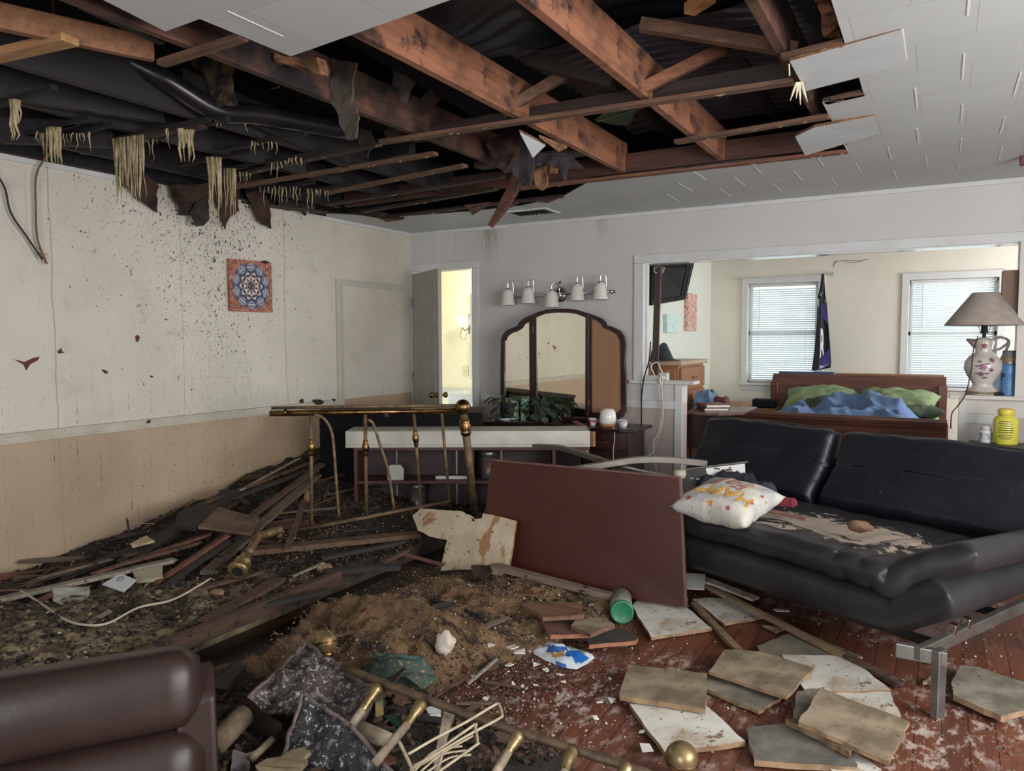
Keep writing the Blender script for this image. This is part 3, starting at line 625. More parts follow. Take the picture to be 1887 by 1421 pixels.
for a in ((17, 35, 185, 258, 5, 'tan foam drip nearest the left edge of the hole', True), (66, 82, 244, 292, 4, 'short pair of tan foam drips left of the hanging cable'),
          (86, 112, 236, 305, 8, 'broad tan foam drip right where the cable hangs', True), (116, 170, 246, 292, 10, 'comb of thin tan foam drips right of the cable'),
          (210, 266, 258, 378, 11, 'longest and widest tan foam curtain over the left wall', True, 250), (268, 290, 256, 300, 5, 'thin foam drips at the right shoulder of the widest curtain'),
          (305, 313, 238, 284, 2, 'lone thin foam drip between two curtains'), (328, 357, 238, 298, 6, 'five-fingered foam drip below a black batten', True),
          (384, 406, 292, 408, 5, 'tall narrow foam curtain left of the twin one', True), (414, 434, 312, 400, 5, 'tall narrow foam curtain right of its twin', True),
          (434, 462, 318, 346, 7, 'short foam fringe right of the tall twin curtains'), (452, 456, 220, 312, 1, 'single long foam thread under the black pipe'), (394, 410, 205, 240, 3, 'small foam drip on the elbow of the black pipe'),
          (458, 512, 262, 290, 7, 'row of short foam drips along the black joist'), (495, 556, 300, 334, 9, 'foam fringe on the charred batten', False, 288), (478, 556, 345, 392, 12, 'lower foam fringe over the charred wall edge'),
          (562, 606, 350, 394, 8, 'small foam fringe nearest the room corner')): drips(*a)
# ---- hanging wires
M_wire = mat('frayed_cable', (128, 92, 70), (96, 66, 50), ns=30, rough=.8)
t = thing('hanging_cable', 'brown frayed cable hanging from the attic down the left wall', 'cable', P(75, 480, x=.06))
a0 = P(98, -60, x=1.9); pts = [P(96, -40, y=-4.2), P(101, 90, y=-3.9), P(106, 190, y=-3.7), P(103, 236, x=.16), P(95, 275, x=.1), P(68, 318, x=.05), P(66, 380, x=.04), P(69, 440, x=.04), P(86, 486, x=.03)]
MB().tube(bez(pts, 6), .006, 8).build('sheath', M_wire, t, smooth=True)
b = MB()
for e in ((90, 470), (80, 478), (77, 488), (70, 470)): b.tube([P(74, 466, x=.04), P(*e, x=.03)], [.003, .001], 5)
b.build('frayed_end', mat('copper_fray', (150, 100, 64), rough=.6), t)
tag(MB().tube(bez([P(-20, 300, x=.04), P(8, 345, x=.04), P(20, 392, x=.04), P(52, 440, x=.04), P(78, 478, x=.05)], 6), .006, 8).build('dark_cable', mat('dark_cable', (44, 30, 32), rough=.7), smooth=True), 'dark purple-brown cable sweeping in from the left edge over the white wall', 'cable')
tag(MB().tube(bez([P(500, 163, y=-3.1), P(515, 158, y=-3.1), P(530, 130, y=-3.0), P(545, 126, y=-3.0)], 6), .005, 8).build('hooked_wire', M_steel, smooth=True), 'short bent wire hooked over a joist near the tan insulation', 'wire')
# ---- ceiling vent, corner bracket
v0 = [P(a, c, z=H-.004) for a, c in ((932, 391), (958, 399), (1030, 391), (1003, 383))]
t = thing('ceiling_vent', 'rectangular white ceiling vent with dark slats beyond the hole', 'vent', sum(v0, V())/4)
cc = sum(v0, V())/4; lx, ly = .36, .24
b = MB()
for s in (-1, 1): b.box((cc.x, cc.y+s*(ly/2), H-.006), (lx+.04, .03, .012)); b.box((cc.x+s*lx/2, cc.y, H-.006), (.03, ly, .012))
b.build('frame', M_trim, t, bevel=.002)
MB().box((cc.x, cc.y, H-.001), (lx, ly, .002)).build('duct_mouth', M_blackm, t)
b = MB()
for i in range(9): b.box((cc.x-lx/2+.03+i*.037, cc.y, H-.008), (.022, ly-.03, .0015), MX.Rotation(.7, 3, 'Y'))
b.build('slats', M_steel, t)
t_ = P(1884, 298, z=H-.03); tag(MB().b2(t_-V((.012, .03, .02)), t_+V((.03, .03, .03))).build('ceiling_hook', mat('red_brown', (96, 50, 44)), bevel=.004), 'small reddish hook on the ceiling at the right edge', 'hook')
# ================================================================== ALONG THE BACK WALL AND IN THE BEDROOM
def dep(px, py, d):
    return CAM + (FWD + RGT*((px-943.5)/FPX) + DWN*((py-710.5)/FPX))*d
def rz(a): return MX.Rotation(a, 3, 'Z')
# bathroom door, half open into this room
t = thing('door_1', 'six-panel grey-white bathroom door standing ajar in the corner', 'door', (.04, 0, 0)); t['kind'] = 'structure'
d0 = V((.045, -.02, 0)); fr = P(826, 491, z=2.03); fr = V((fr.x, fr.y, 0)); fr = d0 + (fr-d0).normalized()*.70; dd = (fr-d0).normalized(); nn = V((dd.y, -dd.x, 0))
M_door = mat('door_paint', (172, 166, 158), (162, 156, 148), ns=5, rough=.5)
b = MB().beam(d0+V((0, 0, 1.03)), fr+V((0, 0, 1.03)), .035, 2.0, V((0, 0, 1)))
b.build('door_slab', M_door, t, bevel=.003)
for u0, u1 in ((.12, .46), (.54, .88)):
    for z0, z1 in ((.18, .62), (.74, 1.42), (1.54, 1.9)):
        b = MB(); c = d0 + dd*(.70*(u0+u1)/2) + V((0, 0, (z0+z1)/2)) + nn*.0175; w2 = .70*(u1-u0)/2; h2 = (z1-z0)/2
        for s in (-1, 1): b.beam(c+dd*(w2*s)-V((0, 0, h2)), c+dd*(w2*s)+V((0, 0, h2)), .018, .012, nn); b.beam(c-dd*w2+V((0, 0, h2*s)), c+dd*w2+V((0, 0, h2*s)), .012, .018)
        b.beam(c-dd*(w2-.05), c+dd*(w2-.05), .006, h2*2-.1)
        b.build('raised_panel', M_door, t, bevel=.002)
for s in (1, -1):
    MB().lathe([(.0, .0), (.028, .001), (.028, .006), (.012, .012), (.012, .03), (.026, .04), (.03, .055), (.022, .068), (0, .07)], d0+dd*.645+V((0, 0, .86))+nn*(.0175*s), nn*s, 16).build('door_knob', M_brass, t, smooth=True)
for z in (1.75, 1.0, .3): MB().box((.035, -.02, z), (.02, .03, .1)).build('hinge', M_steel, t)
# bathroom things in the gap
t = thing('wall_sconce', 'lit glass wall sconce on the cream bathroom wall', 'wall lamp', P(862, 605, y=1.5))
c = P(866, 600, y=1.5); MB().b2(c+V((-.03, .0, -.1)), c+V((.05, .09, .14))).build('back_plate', M_steel, t, bevel=.01)
MB().tube(bez([c+V((0, .0, 0)), c+V((-.03, -.05, -.06)), c+V((-.06, -.08, -.02))], 5), .008, 8).build('arm', M_steel, t, smooth=True)
gl = G('lit_glass'); gl.b.inputs['Emission Color'].default_value = (1, .95, .8, 1); gl.b.inputs['Emission Strength'].default_value = 4
MB().lathe([(.02, 0), (.045, .02), (.06, .07), (.066, .1)], c+V((-.06, -.08, -.01)), (0, 0, 1), 18).build('glass_shade', gl.out(L((255, 250, 225)), .3), t, smooth=True)
MB().tube(bez([c+V((-.06, -.08, -.02)), c+V((-.08, -.09, -.12)), c+V((-.03, -.08, -.17)), c+V((-.01, -.05, -.08))], 5), .004, 6).build('scroll', M_steel, t, smooth=True)
c = P(857, 684, y=1.59); t = thing('light_switch', 'pale double switch plate on the bathroom wall', 'switch', c)
MB().b2(c-V((.045, .0, .06)), c+V((.045, .008, .06))).build('plate', mat('ivory', (214, 206, 170)), t, bevel=.002); MB().b2(c+V((-.02, -.006, -.02)), c+V((-.005, .002, .02))).build('toggle', mat('ivory', (214, 206, 170)), t); MB().b2(c+V((.008, -.006, -.02)), c+V((.022, .002, .02))).build('toggle', mat('ivory', (214, 206, 170)), t)
tag(MB().b2(P(866, 540, y=1.4), P(880, 700, y=1.44)).build('cabinet_mirror', M_chrome), 'narrow mirror panel at the edge of the bathroom doorway', 'mirror')
tag(MB().b2((-.2, .9, .35), (.9, 1.5, .78)).build('bath_vanity', M_trim, bevel=.02), 'white counter low in the bathroom doorway', 'counter')
tag(MB().grid(lambda u, v: (.1+.6*u, .92+.5*v, .80+.05*math.sin(u*7+v*3)+.04*nz(u*4, v*4)), 24, 20, .02).build('folded_towel', mat('pale_towel', (206, 220, 224), rough=.9), smooth=True), 'pale blue towel heaped on the bathroom counter', 'towel')

# canvas prints ---------------------------------------------------------------
def canvas_mat():
    g = G('mandala'); s = g.sep('Object')   # local coords: x depth, y, z
    y = s[1]; z = g.math('SUBTRACT', s[2], .2)
    r = g.math('SQRT', g.math('ADD', g.math('MULTIPLY', y, y), g.math('MULTIPLY', z, z)))
    a = g.math('ARCTAN2', z, y)
    orange = g.mix(g.ramp(g.noise(18, 4, dist=1.5), .4, .6), L((166, 92, 66)), L((110, 62, 58)))
    col = g.mix(g.math('MULTIPLY', g.ramp(g.noise(40, 3, dist=2), .52, .58), .7), orange, L((208, 160, 128)))
    navy = g.mix(g.ramp(g.noise(22, 3), .4, .6), L((52, 62, 92)), L((84, 78, 96)))
    col = g.mix(g.ramp(r, .185, .165), col, navy)
    def petals(n, r0, wr, sharp, ph=0.):
        an = g.math('ABSOLUTE', g.math('SINE', g.math('MULTIPLY', g.math('ADD', a, ph), n/2)))
        rr = g.math('ABSOLUTE', g.math('SUBTRACT', r, r0))
        return g.ramp(g.math('SUBTRACT', g.math('MULTIPLY', an, wr), rr), 0, .004), an, rr
    m1, an, rr = petals(10, .145, .032, 1); col = g.mix(m1, col, L((150, 158, 172)))
    m1b, _, _ = petals(10, .145, .019, 1); col = g.mix(m1b, col, L((70, 84, 116)))
    m1c, _, _ = petals(10, .145, .009, 1); col = g.mix(m1c, col, L((190, 180, 172)))
    m2, _, _ = petals(10, .075, .034, 1, .3); col = g.mix(m2, col, L((206, 198, 180)))
    m3, _, _ = petals(10, .08, .014, 1, .3); col = g.mix(m3, col, L((70, 52, 56)))
    col = g.mix(g.ramp(r, .042, .040), col, L((200, 180, 160))); col = g.mix(g.ramp(r, .037, .035), col, L((74, 58, 62)))
    dots = g.ramp(g.vor(60), .28, .24); col = g.mix(g.math('MULTIPLY', dots, g.ramp(r, .032, .03)), col, L((214, 196, 180)))
    return g.out(col, .7)
cv = thing('canvas_print', 'square canvas print of a flower medallion, orange and blue, on the left wall', 'picture', V((.015, -2.035, 1.595)))
MB().b2((.003, -2.235, 1.597), (.028, -1.83, 1.99)).build('canvas', canvas_mat(), cv, bevel=.002)
tag(MB().prism([P(a, c, x=.03) for a, c in ((480, 483), (487, 480), (497, 484), (489, 486))], (1, 0, 0), .01).build('char_flake', M_char), 'black char flake perched on the top corner of the flower canvas', 'flake')
for i, (pts, lab) in enumerate((([(575, 741), (578, 736), (588, 736), (596, 740), (592, 745), (583, 746)], 'black char lump perched on the chair rail above the brass rod'), ([(553, 737), (557, 735), (558, 742), (554, 743)], 'small black char crumb on the chair rail left of the big lump'), ([(612, 735), (617, 735), (616, 739), (612, 740)], 'small black char crumb on the chair rail right of the big lump'), ([(270, 775), (276, 773), (275, 779), (270, 780)], 'black char crumb on the chair rail under the flung grit'))):
    tag(MB().prism([P(a, c, x=.012) for a, c in pts], (1, 0, 0), .012).build('char_crumb', M_char), lab, 'crumb')

# vanity table with triple mirror ---------------------------------------------
vt = thing('vanity_table', 'dark walnut vanity table under the triple mirror, curved right pedestal', 'vanity', (1.8, -.28, 0))
ZT = .66
b = MB(); pr = [(1.03, -.06), (1.03, -.46), (1.12, -.50), (1.45, -.47), (1.75, -.44), (2.1, -.47), (2.45, -.51), (2.56, -.46), (2.56, -.06)]
b.prism([(x, y, ZT-.025) for x, y in pr], (0, 0, 1), .025).build('table_top', M_dark, vt, bevel=.006)
for x0, x1 in ((1.10, 1.5), (2.08, 2.5)):
    b = MB(); k = []
    for i in range(9): u = i/8; k.append((x0+(x1-x0)*u, -.44-.035*math.sin(PI*u), .12))
    k += [(x1, -.08, .12), (x0, -.08, .12)]
    b.prism(k, (0, 0, 1), ZT-.025-.12).build('pedestal', M_dark, vt, bevel=.004)
    for z in (.18, .34, .49):
        f = MB().prism([(x0+.03+(x1-x0-.06)*i/8, -.447-.035*math.sin(PI*(.08+.84*i/8)), z) for i in range(9)] + [(x1-.03, -.42, z), (x0+.03, -.42, z)], (0, 0, 1), .125).build('drawer', wood('walnut_face', (58, 30, 26), (38, 20, 18), 0, .3), vt, bevel=.003)
        MB().tube([((x0+x1)/2-.05, -.482, z+.06), ((x0+x1)/2-.045, -.5, z+.055), ((x0+x1)/2+.045, -.5, z+.055), ((x0+x1)/2+.05, -.482, z+.06)], .004, 6).build('pull', M_brassd, f)
for x, y in ((1.13, -.42), (2.47, -.42), (1.13, -.12), (2.47, -.12)): MB().beam((x, y, .12), (x, y, 0), .05, .05, V((0, 1, 0)), .025, .025).build('leg', M_dark, vt)
mt = thing('triple_mirror', 'dark-framed triple mirror with arched top standing on the vanity', 'mirror', (1.75, -.25, ZT))
YM = -.24
def M6(X, Y, dy=0.): return P(860+X/3.931, 460+Y/3.931, y=YM+dy)
outer = [(245, 1140), (243, 900), (247, 650), (262, 612), (290, 582), (330, 566), (362, 556), (380, 525), (410, 500), (480, 468), (520, 450), (580, 434), (640, 427), (740, 428), (800, 438), (860, 455), (920, 476), (975, 498), (1002, 522), (1012, 548), (1060, 562), (1110, 588), (1140, 632), (1150, 690), (1140, 800), (1150, 900), (1150, 1170), (1130, 1210), (1100, 1228), (880, 1228)]
def ringframe(out, inn, m, name, parent, th=.03):
    """flat frame between outline and hole, thickness th"""
    a = [M6(*q) for q in out]; h = [M6(*q) for q in inn]; tri = tessellate_polygon([a, h]); al = a+h; k = len(al); no = len(a); nh = len(h)
    b = MB().add(al+[q+V((0, th, 0)) for q in al], [tuple(t_) for t_ in tri]+[tuple(i+k for i in t_[::-1]) for t_ in tri] + [(i, (i+1) % no, (i+1) % no+k, i+k) for i in range(no)] + [(no+i, no+(i+1) % nh, no+(i+1) % nh+k, no+i+k) for i in range(nh)])
    return b.build(name, m, parent, bevel=.004)
M_frame = wood('mirror_frame', (50, 22, 24), (30, 14, 16), 2, .25)
gm_ = G('mirror_silver'); M_silver = gm_.out((.92, .88, .76, 1), .02, 1.)
left_o = [(245, 1240), (243, 900), (247, 650), (262, 612), (290, 582), (330, 566), (362, 556), (380, 525), (410, 500), (478, 468), (482, 1240)]
left_i = [(277, 1200), (272, 900), (278, 660), (292, 628), (320, 606), (362, 592), (398, 570), (415, 540), (452, 520), (455, 1200)]
cen_o = [(482, 1240), (478, 468), (520, 450), (580, 434), (640, 427), (740, 428), (800, 438), (882, 462), (882, 1240)]
cen_i = [(508, 1215), (506, 488), (560, 466), (640, 456), (740, 458), (800, 468), (860, 492), (858, 1215)]
rig_o = [(884, 1228), (884, 463), (920, 476), (975, 498), (1002, 522), (1012, 548), (1060, 562), (1110, 588), (1140, 632), (1150, 690), (1142, 800), (1150, 900), (1150, 1170), (1130, 1210), (1100, 1228)]
rig_i = [(905, 1180), (905, 500), (940, 512), (970, 532), (990, 565), (1040, 585), (1090, 615), (1112, 660), (1115, 800), (1118, 1150), (1095, 1185)]
M_brown = wood('brown_panel', (150, 112, 84), (140, 102, 76), 2, .5)  # even brown panel in place of the right wing's glass
for nm, oo, ii, m, lab in (('left_wing', left_o, left_i, M_silver, None), ('centre_panel', cen_o, cen_i, M_silver, None), ('right_wing', rig_o, rig_i, M_brown, 'wing filled with a plain brown panel')):
    fr_ = ringframe(oo, ii, M_frame, nm, mt); 
    if lab: fr_['label'] = lab
    MB().prism([M6(*q, .012) for q in ii], (0, 1, 0), .006).build('brown_panel' if lab else 'mirror_glass', m, fr_)
for X in (482, 883):
    for Y in (560, 1090): MB().tube([M6(X, Y, -.004), M6(X, Y+45, -.004)], .006, 8).build('hinge', M_brassd, mt)
# items on the vanity
def leaf(b, c, d, s, wv=.45, dr=.3):
    d = V(d).normalized(); sd = d.cross(V((0, 0, 1))); sd = sd.normalized() if sd.length > .05 else V((1, 0, 0)); u = sd.cross(d)
    pts = []
    for t_, w_ in ((0, .02), (.2, .8), (.45, 1), (.75, .6), (1, 0)):
        for k in (-1, 0, 1): pts.append(c + d*(s*t_) + sd*(k*w_*s*wv) - u*(dr*s*t_*t_) + u*(abs(k)*s*.10))
    b.add(pts, [(i*3+j, i*3+j+1, (i+1)*3+j+1, (i+1)*3+j) for i in range(4) for j in range(2)])
M_leaf = mat('dusty_leaf', (64, 80, 58), (40, 54, 40), ns=20, rough=.45)
def plant(c, label, pot, sauc, seed, n=16, R=.16):
    rr = random.Random(seed); t = thing('potted_plant', label, 'plant', c); z0 = 0
    if sauc: MB().lathe([(0, 0), (.075, 0), (.11, .03), (.105, .03), (.07, .008), (0, .008)], c, (0, 0, 1), 24).build('saucer', mat('saucer_china', (196, 198, 206), rough=.3), t, smooth=True); z0 = .012
    c = c+V((0, 0, z0)); MB().lathe([(0, 0), (.062, 0), (.078, .13), (.083, .13), (.083, .15), (.074, .15), (.07, .12), (0, .12)], c, (0, 0, 1), 24).build('pot', pot, t, smooth=False)
    for i in range(n):
        a = rr.uniform(0, 2*PI); e = rr.uniform(.1, 1); p0 = c+V((0, 0, .12)); rr_ = R*rr.uniform(.5, 1.1)
        mid = p0+V((math.cos(a)*rr_*.6, math.sin(a)*rr_*.5, .03+.08*e)); end = p0+V((math.cos(a)*rr_, math.sin(a)*rr_*.6, -.13+.22*e))
        st = MB().tube(bez([p0, mid, end], 4), .0022, 5).build('stem', M_leaf, t)
        b = MB(); leaf(b, end, (math.cos(a), math.sin(a)*.6, -.9+e*.7), rr.uniform(.06, .095), .62); b.build('leaf', M_leaf, t, smooth=True)
zt = V((0, 0, 0))
def on(px, py, z): return P(px, py, z=z)
c1 = P(915, 779, z=ZT); plant(V((max(c1.x, 1.13), -.36, ZT)), 'trailing plant in a black pot on a white saucer at the left of the vanity', M_blackm, True, 3, 18)
plant(V((1.66, -.36, ZT)), 'dark dusty plant with broad leaves in front of the middle mirror', M_blackm, False, 8, 30, .14)
M_green = mat('pale_green_carton', (150, 178, 138), (172, 192, 158), ns=9, rough=.6)
t = thing('carton', 'pale green carton standing between the potted plant and the mirror frame', 'carton', (1.36, -.33, ZT))
MB().b2((1.31, -.37, ZT), (1.41, -.30, ZT+.17)).build('box_body', M_green, t, bevel=.002); b = MB().b2((1.32, -.372, ZT+.10), (1.40, -.3702, ZT+.14)); b.build('label_panel', mat('leaf_print', (196, 206, 176), (120, 150, 110), ns=40), t); MB().add([(1.31, -.37, ZT+.17), (1.41, -.37, ZT+.17), (1.41, -.30, ZT+.17), (1.31, -.30, ZT+.17), (1.31, -.335, ZT+.2), (1.41, -.335, ZT+.2)], [(0, 1, 5, 4), (2, 3, 4, 5), (0, 4, 3), (1, 2, 5), (0, 3, 2, 1)]).build('gable_top', M_green, t)
tag(MB().b2((1.43, -.30, ZT), (1.49, -.25, ZT+.19)).build('carton', mat('mint_box', (160, 190, 170), rough=.6), bevel=.002), 'slim mint green box right behind the pale green carton', 'carton')
dc = V((2.29, -.37, ZT)); t = thing('aroma_diffuser', 'white egg-shaped diffuser on a wooden base at the right of the vanity', 'diffuser', dc)
MB().lathe([(0, 0), (.05, .0), (.062, .008), (.064, .026), (0, .026)], dc, (0, 0, 1), 28).build('base', mat('light_wood_base', (176, 112, 70), (156, 96, 58), ns=20, rough=.5), t, smooth=True)
MB().lathe([(.0, .027), (.065, .027), (.068, .05), (.068, .09), (.062, .125), (.045, .147), (.018, .152), (.012, .148), (0, .148)], dc, (0, 0, 1), 28).build('dome', mat('white_gloss', (214, 210, 204), rough=.2), t, smooth=True)
MB().tube(bez([dc+V((.04, -.05, .01)), dc+V((.09, -.10, .012)), dc+V((.12, -.145, -.06)), dc+V((.11, -.15, -.2)), dc+V((.12, -.14, -.4))], 6), .0035, 6).build('power_cord', mat('beige_cord', (196, 166, 140)), t, smooth=True)
def cup(c, label, m2):
    t = thing('yogurt_cup', label, 'cup', c); MB().lathe([(0, 0), (.026, 0), (.036, .058), (.038, .058), (.038, .063), (.034, .063), (.024, .004), (0, .004)], c, (0, 0, 1), 20).build('cup_body', mat('cup_white', (206, 208, 214), rough=.4), t, smooth=True)
    MB().lathe([(.0285, .012), (.0365, .048)], c, (0, 0, 1), 20).build('printed_band', m2, t, smooth=True)
cup(V((2.15, -.36, ZT)), 'small white cup with red print left of the diffuser', mat('red_print', (170, 40, 52), (208, 206, 210), ns=28, lo=.5, hi=.54))
cup(V((2.42, -.36, ZT)), 'small white cup with blue print right of the diffuser', mat('blue_print', (206, 208, 214), (80, 110, 150), ns=40, st=(3, 3, .5), lo=.55, hi=.6))
# torn cardboard hanging over the table edge
o = tag(MB().b2((2.10, -.60, .46), (2.20, -.545, .65)).b2((2.18, -.59, .52), (2.26, -.55, .64)).build('torn_cardboard', mat('cardboard', (176, 130, 92), (150, 106, 74), ns=9, rough=.9), bevel=.002), 'torn cardboard corner hanging at the right end of the white ledge', 'cardboard')
o = tag(MB().beam((2.05, -.5, ZT+.045), (2.2, -.56, ZT+.0), .05, .01).build('torn_cardboard', mat('brown_card', (120, 76, 58), (84, 50, 40), ns=15, rough=.9)), 'small dark cardboard flap lying beside the red-print cup', 'cardboard')
rr = random.Random(21)
for i in range(9):
    c = V((rr.uniform(1.5, 2.12), rr.uniform(-.46, -.3), ZT+.008)); a = rr.uniform(0, PI)
    tag(MB().beam(c, c+V((math.cos(a)*.07, math.sin(a)*.03, .004)), rr.uniform(.015, .03), .012).build('debris_flake', M_scrap), 'burnt brown flake fallen on the vanity top below the middle mirror', 'flake', 'burnt flakes on the vanity top')

# five-light bar -----------------------------------------------------------------
t = thing('vanity_light', 'chrome bath bar light with five white bell shades above the mirror', 'wall lamp', (1.76, -.0, 1.8))
ybar = -.09
MB().lathe([(0, 0), (.068, 0), (.068, .012), (.05, .022), (0, .026)], P(1033, 543, y=-.001), (0, -1, 0), 24).build('back_plate', M_chrome, t, smooth=True)
MB().tube([P(1033, 543, y=-.01), P(1033, 543, y=ybar)], .012, 10).build('stem', M_chrome, t)
MB().tube([P(930, 549, y=ybar), P(1130, 537, y=ybar)], .0085, 12).build('bar', M_chrome, t, smooth=True)
MB().lathe([(.009, 0), (.012, .01), (.02, .035), (.016, .045), (.009, .05), (.014, .06), (.002, .085)], P(1120, 538, y=ybar), (P(1140, 537, y=ybar)-P(1120, 538, y=ybar)), 16).build('finial', M_chrome, t, smooth=True)
for X, Ytop, tilt in ((298, 290, 0), (445, 275, 0), (615, 300, -.04), (800, 250, 0), (968, 240, 0)):
    px, py = 860+X/3.931, 460+Ytop/3.931
    yy = ybar-.02+tilt; c = P(px, py, y=yy); bb = V((c.x+.045, ybar, P(px, 549-(px-930)*.06, y=ybar).z))
    arm = MB().tube(bez([bb, V((bb.x, ybar, c.z+.03)), V((c.x+.035, (ybar+yy)/2, c.z+.07)), V((c.x+.005, yy, c.z+.06)), c+V((0, 0, .01))], 6), .006, 8).build('lamp_arm', M_chrome, t, smooth=True)
    MB().lathe([(.0, .016), (.012, .014), (.026, .004), (.03, -.004), (0, -.004)], c, (0, 0, 1), 18).build('shade_cap', M_chrome, t, smooth=True)
    MB().lathe([(.02, 0), (.042, -.008), (.053, -.038), (.059, -.092), (.065, -.125), (.072, -.142), (.069, -.143), (.056, -.092), (.047, -.034), (.02, -.004)], c, (0, 0, 1), 24).build('glass_shade', mat('milk_glass', (206, 202, 194), rough=.25), t, smooth=True)
tag(MB().prism([P(a, c, y=-.003) for a, c in ((1030, 520), (1034, 517), (1033, 523), (1029, 523))], (0, -1, 0), .003).build('wall_sticker', mat('violet_sticker', (70, 60, 110))), 'tiny violet sticker on the wall just above the bar light', 'sticker')

# bookcase with white ledge and things in it --------------------------------------
A0 = dep(636, 790, 5.5); A1 = dep(1087, 793, 5.5); ex = (A1-A0); ex.z = 0; LW = ex.length; ex.normalize(); ey = V((ex.y, -ex.x, 0))  # ey toward camera
def B_(a, b_, z): return V((A0.x, A0.y, 0)) + ex*a + ey*b_ + V((0, 0, z))
def bbox(b, a0, a1, b0, b1, z0, z1):
    return b.add([B_(a, y, z) for a in (a0, a1) for y in (b0, b1) for z in (z0, z1)], [(0, 1, 3, 2), (4, 6, 7, 5), (0, 4, 5, 1), (2, 3, 7, 6), (0, 2, 6, 4), (1, 5, 7, 3)])
M_case = wood('bookcase_wood', (84, 46, 36), (56, 30, 26), 0, .5)
bc = thing('bookcase', 'low brown bookcase with open shelves standing askew behind the brass headboard', 'bookcase', B_(LW/2, -.12, 0))
ZB = .70
bbox(MB(), .06, LW-.0, -.30, 0, ZB-.145, ZB-.12).build('top_board', M_case, bc, bevel=.002)
for a in (.06, .93, LW-.28): bbox(MB(), a, a+.025, -.30, -.001, 0, ZB-.145).build('side_panel', M_case, bc, bevel=.002)
for z, a0, a1 in ((.30, .085, .93), (.30, .955, LW-.28), (.05, .085, LW-.28)): bbox(MB(), a0, a1, -.28, -.02, z, z+.022).build('shelf', M_case, bc, bevel=.002)
bbox(MB(), .085, LW-.28, -.30, -.29, 0.05, ZB-.145).build('back_panel', wood('case_back', (62, 38, 36), (46, 28, 28), 2, .6), bc)
for a in (.33, .80, 1.15): bbox(MB(), a, a+.014, -.285, -.275, .07, ZB-.15).build('shelf_standard', M_steel, bc)
wl = thing('white_ledge', 'long dirty white moulded ledge lying across the bookcase top', 'board', B_(LW/2, 0, ZB-.12))
m_l = mat('grimy_white', (196, 192, 182), (172, 166, 152), ns=5, rough=.5, spk=[((84, 60, 40), 18, .72), ((60, 46, 36), 50, .70)])
bbox(MB(), 0, LW, -.30, 0, ZB-.015, ZB).build('top_face', m_l, wl, bevel=.003); bbox(MB(), 0, LW, -.02, .0, ZB-.1, ZB-.01).build('front_face', m_l, wl, bevel=.003); bbox(MB(), 0, LW, -.03, .012, ZB-.122, ZB-.1).build('lower_lip', m_l, wl, bevel=.004)
def tin(a, z, lab):
    c = B_(a, -.12, z); t = thing('glass_canister', lab, 'canister', c); MB().lathe([(0, 0), (.058, 0), (.06, .01), (.06, .17), (0, .17)], c, (0, 0, 1), 24).build('body', mat('canister_body', (96, 78, 72), (60, 58, 58), ns=12, rough=.3), t, smooth=True)
    MB().lathe([(0, .172), (.062, .172), (.062, .2), (.055, .215), (0, .215)], c, (0, 0, 1), 24).build('lid', M_steel, t, smooth=True)
tin(1.06, .322, 'metal-lidded canister with a pinkish picture on the upper shelf of the bookcase'); tin(.52, .072, 'metal-lidded canister on the bottom shelf of the bookcase')
for a0, z0 in ((1.065, .36),):
    pass
t = thing('switch_plate', 'square white plate with clipped corners leaning on the bookcase shelf', 'plate', B_(.36, -.1, .322)); c = B_(.36, -.08, .322)
MB().prism([c+ex*x+V((0, 0, z)) for x, z in ((-.06, 0), (.06, 0), (.065, .08), (.04, .115), (-.04, .115), (-.065, .08))], ey, .02).build('plate_body', mat('plate_white', (178, 176, 170), rough=.5), t, bevel=.003)
bbox(MB(), .66, .90, -.12, -.09, .322, .345).build('paper_roll', M_white, None); bpy.data.objects['paper_roll'].name = 'white_stick'; o = bpy.data.objects['white_stick']; tag(o, 'thin white stick lying on the bookcase shelf before the canister', 'stick'); ORG['white_stick'] = ORG['paper_roll']
tag(MB().lathe([(0, 0), (.05, 0), (.05, .06), (0, .06)], B_(1.27, -.1, .322)+V((0, 0, 0)), ex, 20).build('tape_roll', M_foam, smooth=True), 'pale roll lying in the bookcase just left of the tabletop', 'roll')
# black cabinet behind the bookcase
bk = thing('black_cabinet', 'tall plain black cabinet standing behind the brass headboard and the white ledge', 'cabinet', B_(.2, -.5, 0))
bbox(MB(), -.28, 1.0, -.62, -.34, 0, .80).build('carcass', mat('black_laminate', (7, 8, 10), (12, 13, 16), ns=3, rough=.8, **{'Specular IOR Level': .2}), bk, bevel=.004)
bbox(MB(), -.29, 1.01, -.63, -.33, .80, .825).build('top_board', mat('dusty_black', (44, 38, 34), (24, 22, 22), ns=9, rough=.8), bk, bevel=.003)

# ================================================================== BEDROOM THINGS
# television on its pole mount, canvases
t = thing('television', 'flat black television seen from behind, hung in the opening at the left', 'television', (2.6, .75, 1.7))
pts = [P(1202, 484, y=.62), P(1280, 484, y=1.0), P(1264, 552, y=1.0), P(1200, 563, y=.62)]
tn = (pts[1]-pts[0]).cross(pts[3]-pts[0]).normalized(); tn = tn if tn.y < 0 else -tn
MB().prism(pts, -tn, .05).build('screen_body', M_black, t, bevel=.006)
cc_ = sum(pts, V())/4; q_ = [cc_+(p-cc_)*.78 for p in pts]; MB().prism(q_, tn, .03).build('rear_housing', M_black, t, bevel=.008)
for f in (.12, .2): e0 = pts[1].lerp(pts[0], f); e1 = pts[2].lerp(pts[3], f); MB().beam(e0+tn*.035, e1+tn*.035, .008, .008).build('vent_rib', mat('rib_grey', (50, 52, 66), rough=.4), t)
c = P(1218, 497, y=.55); MB().box(c, (.06, .03, .06), MX.Rotation(.3, 3, 'Y')).build('mount_plate', M_steel, t, bevel=.004)
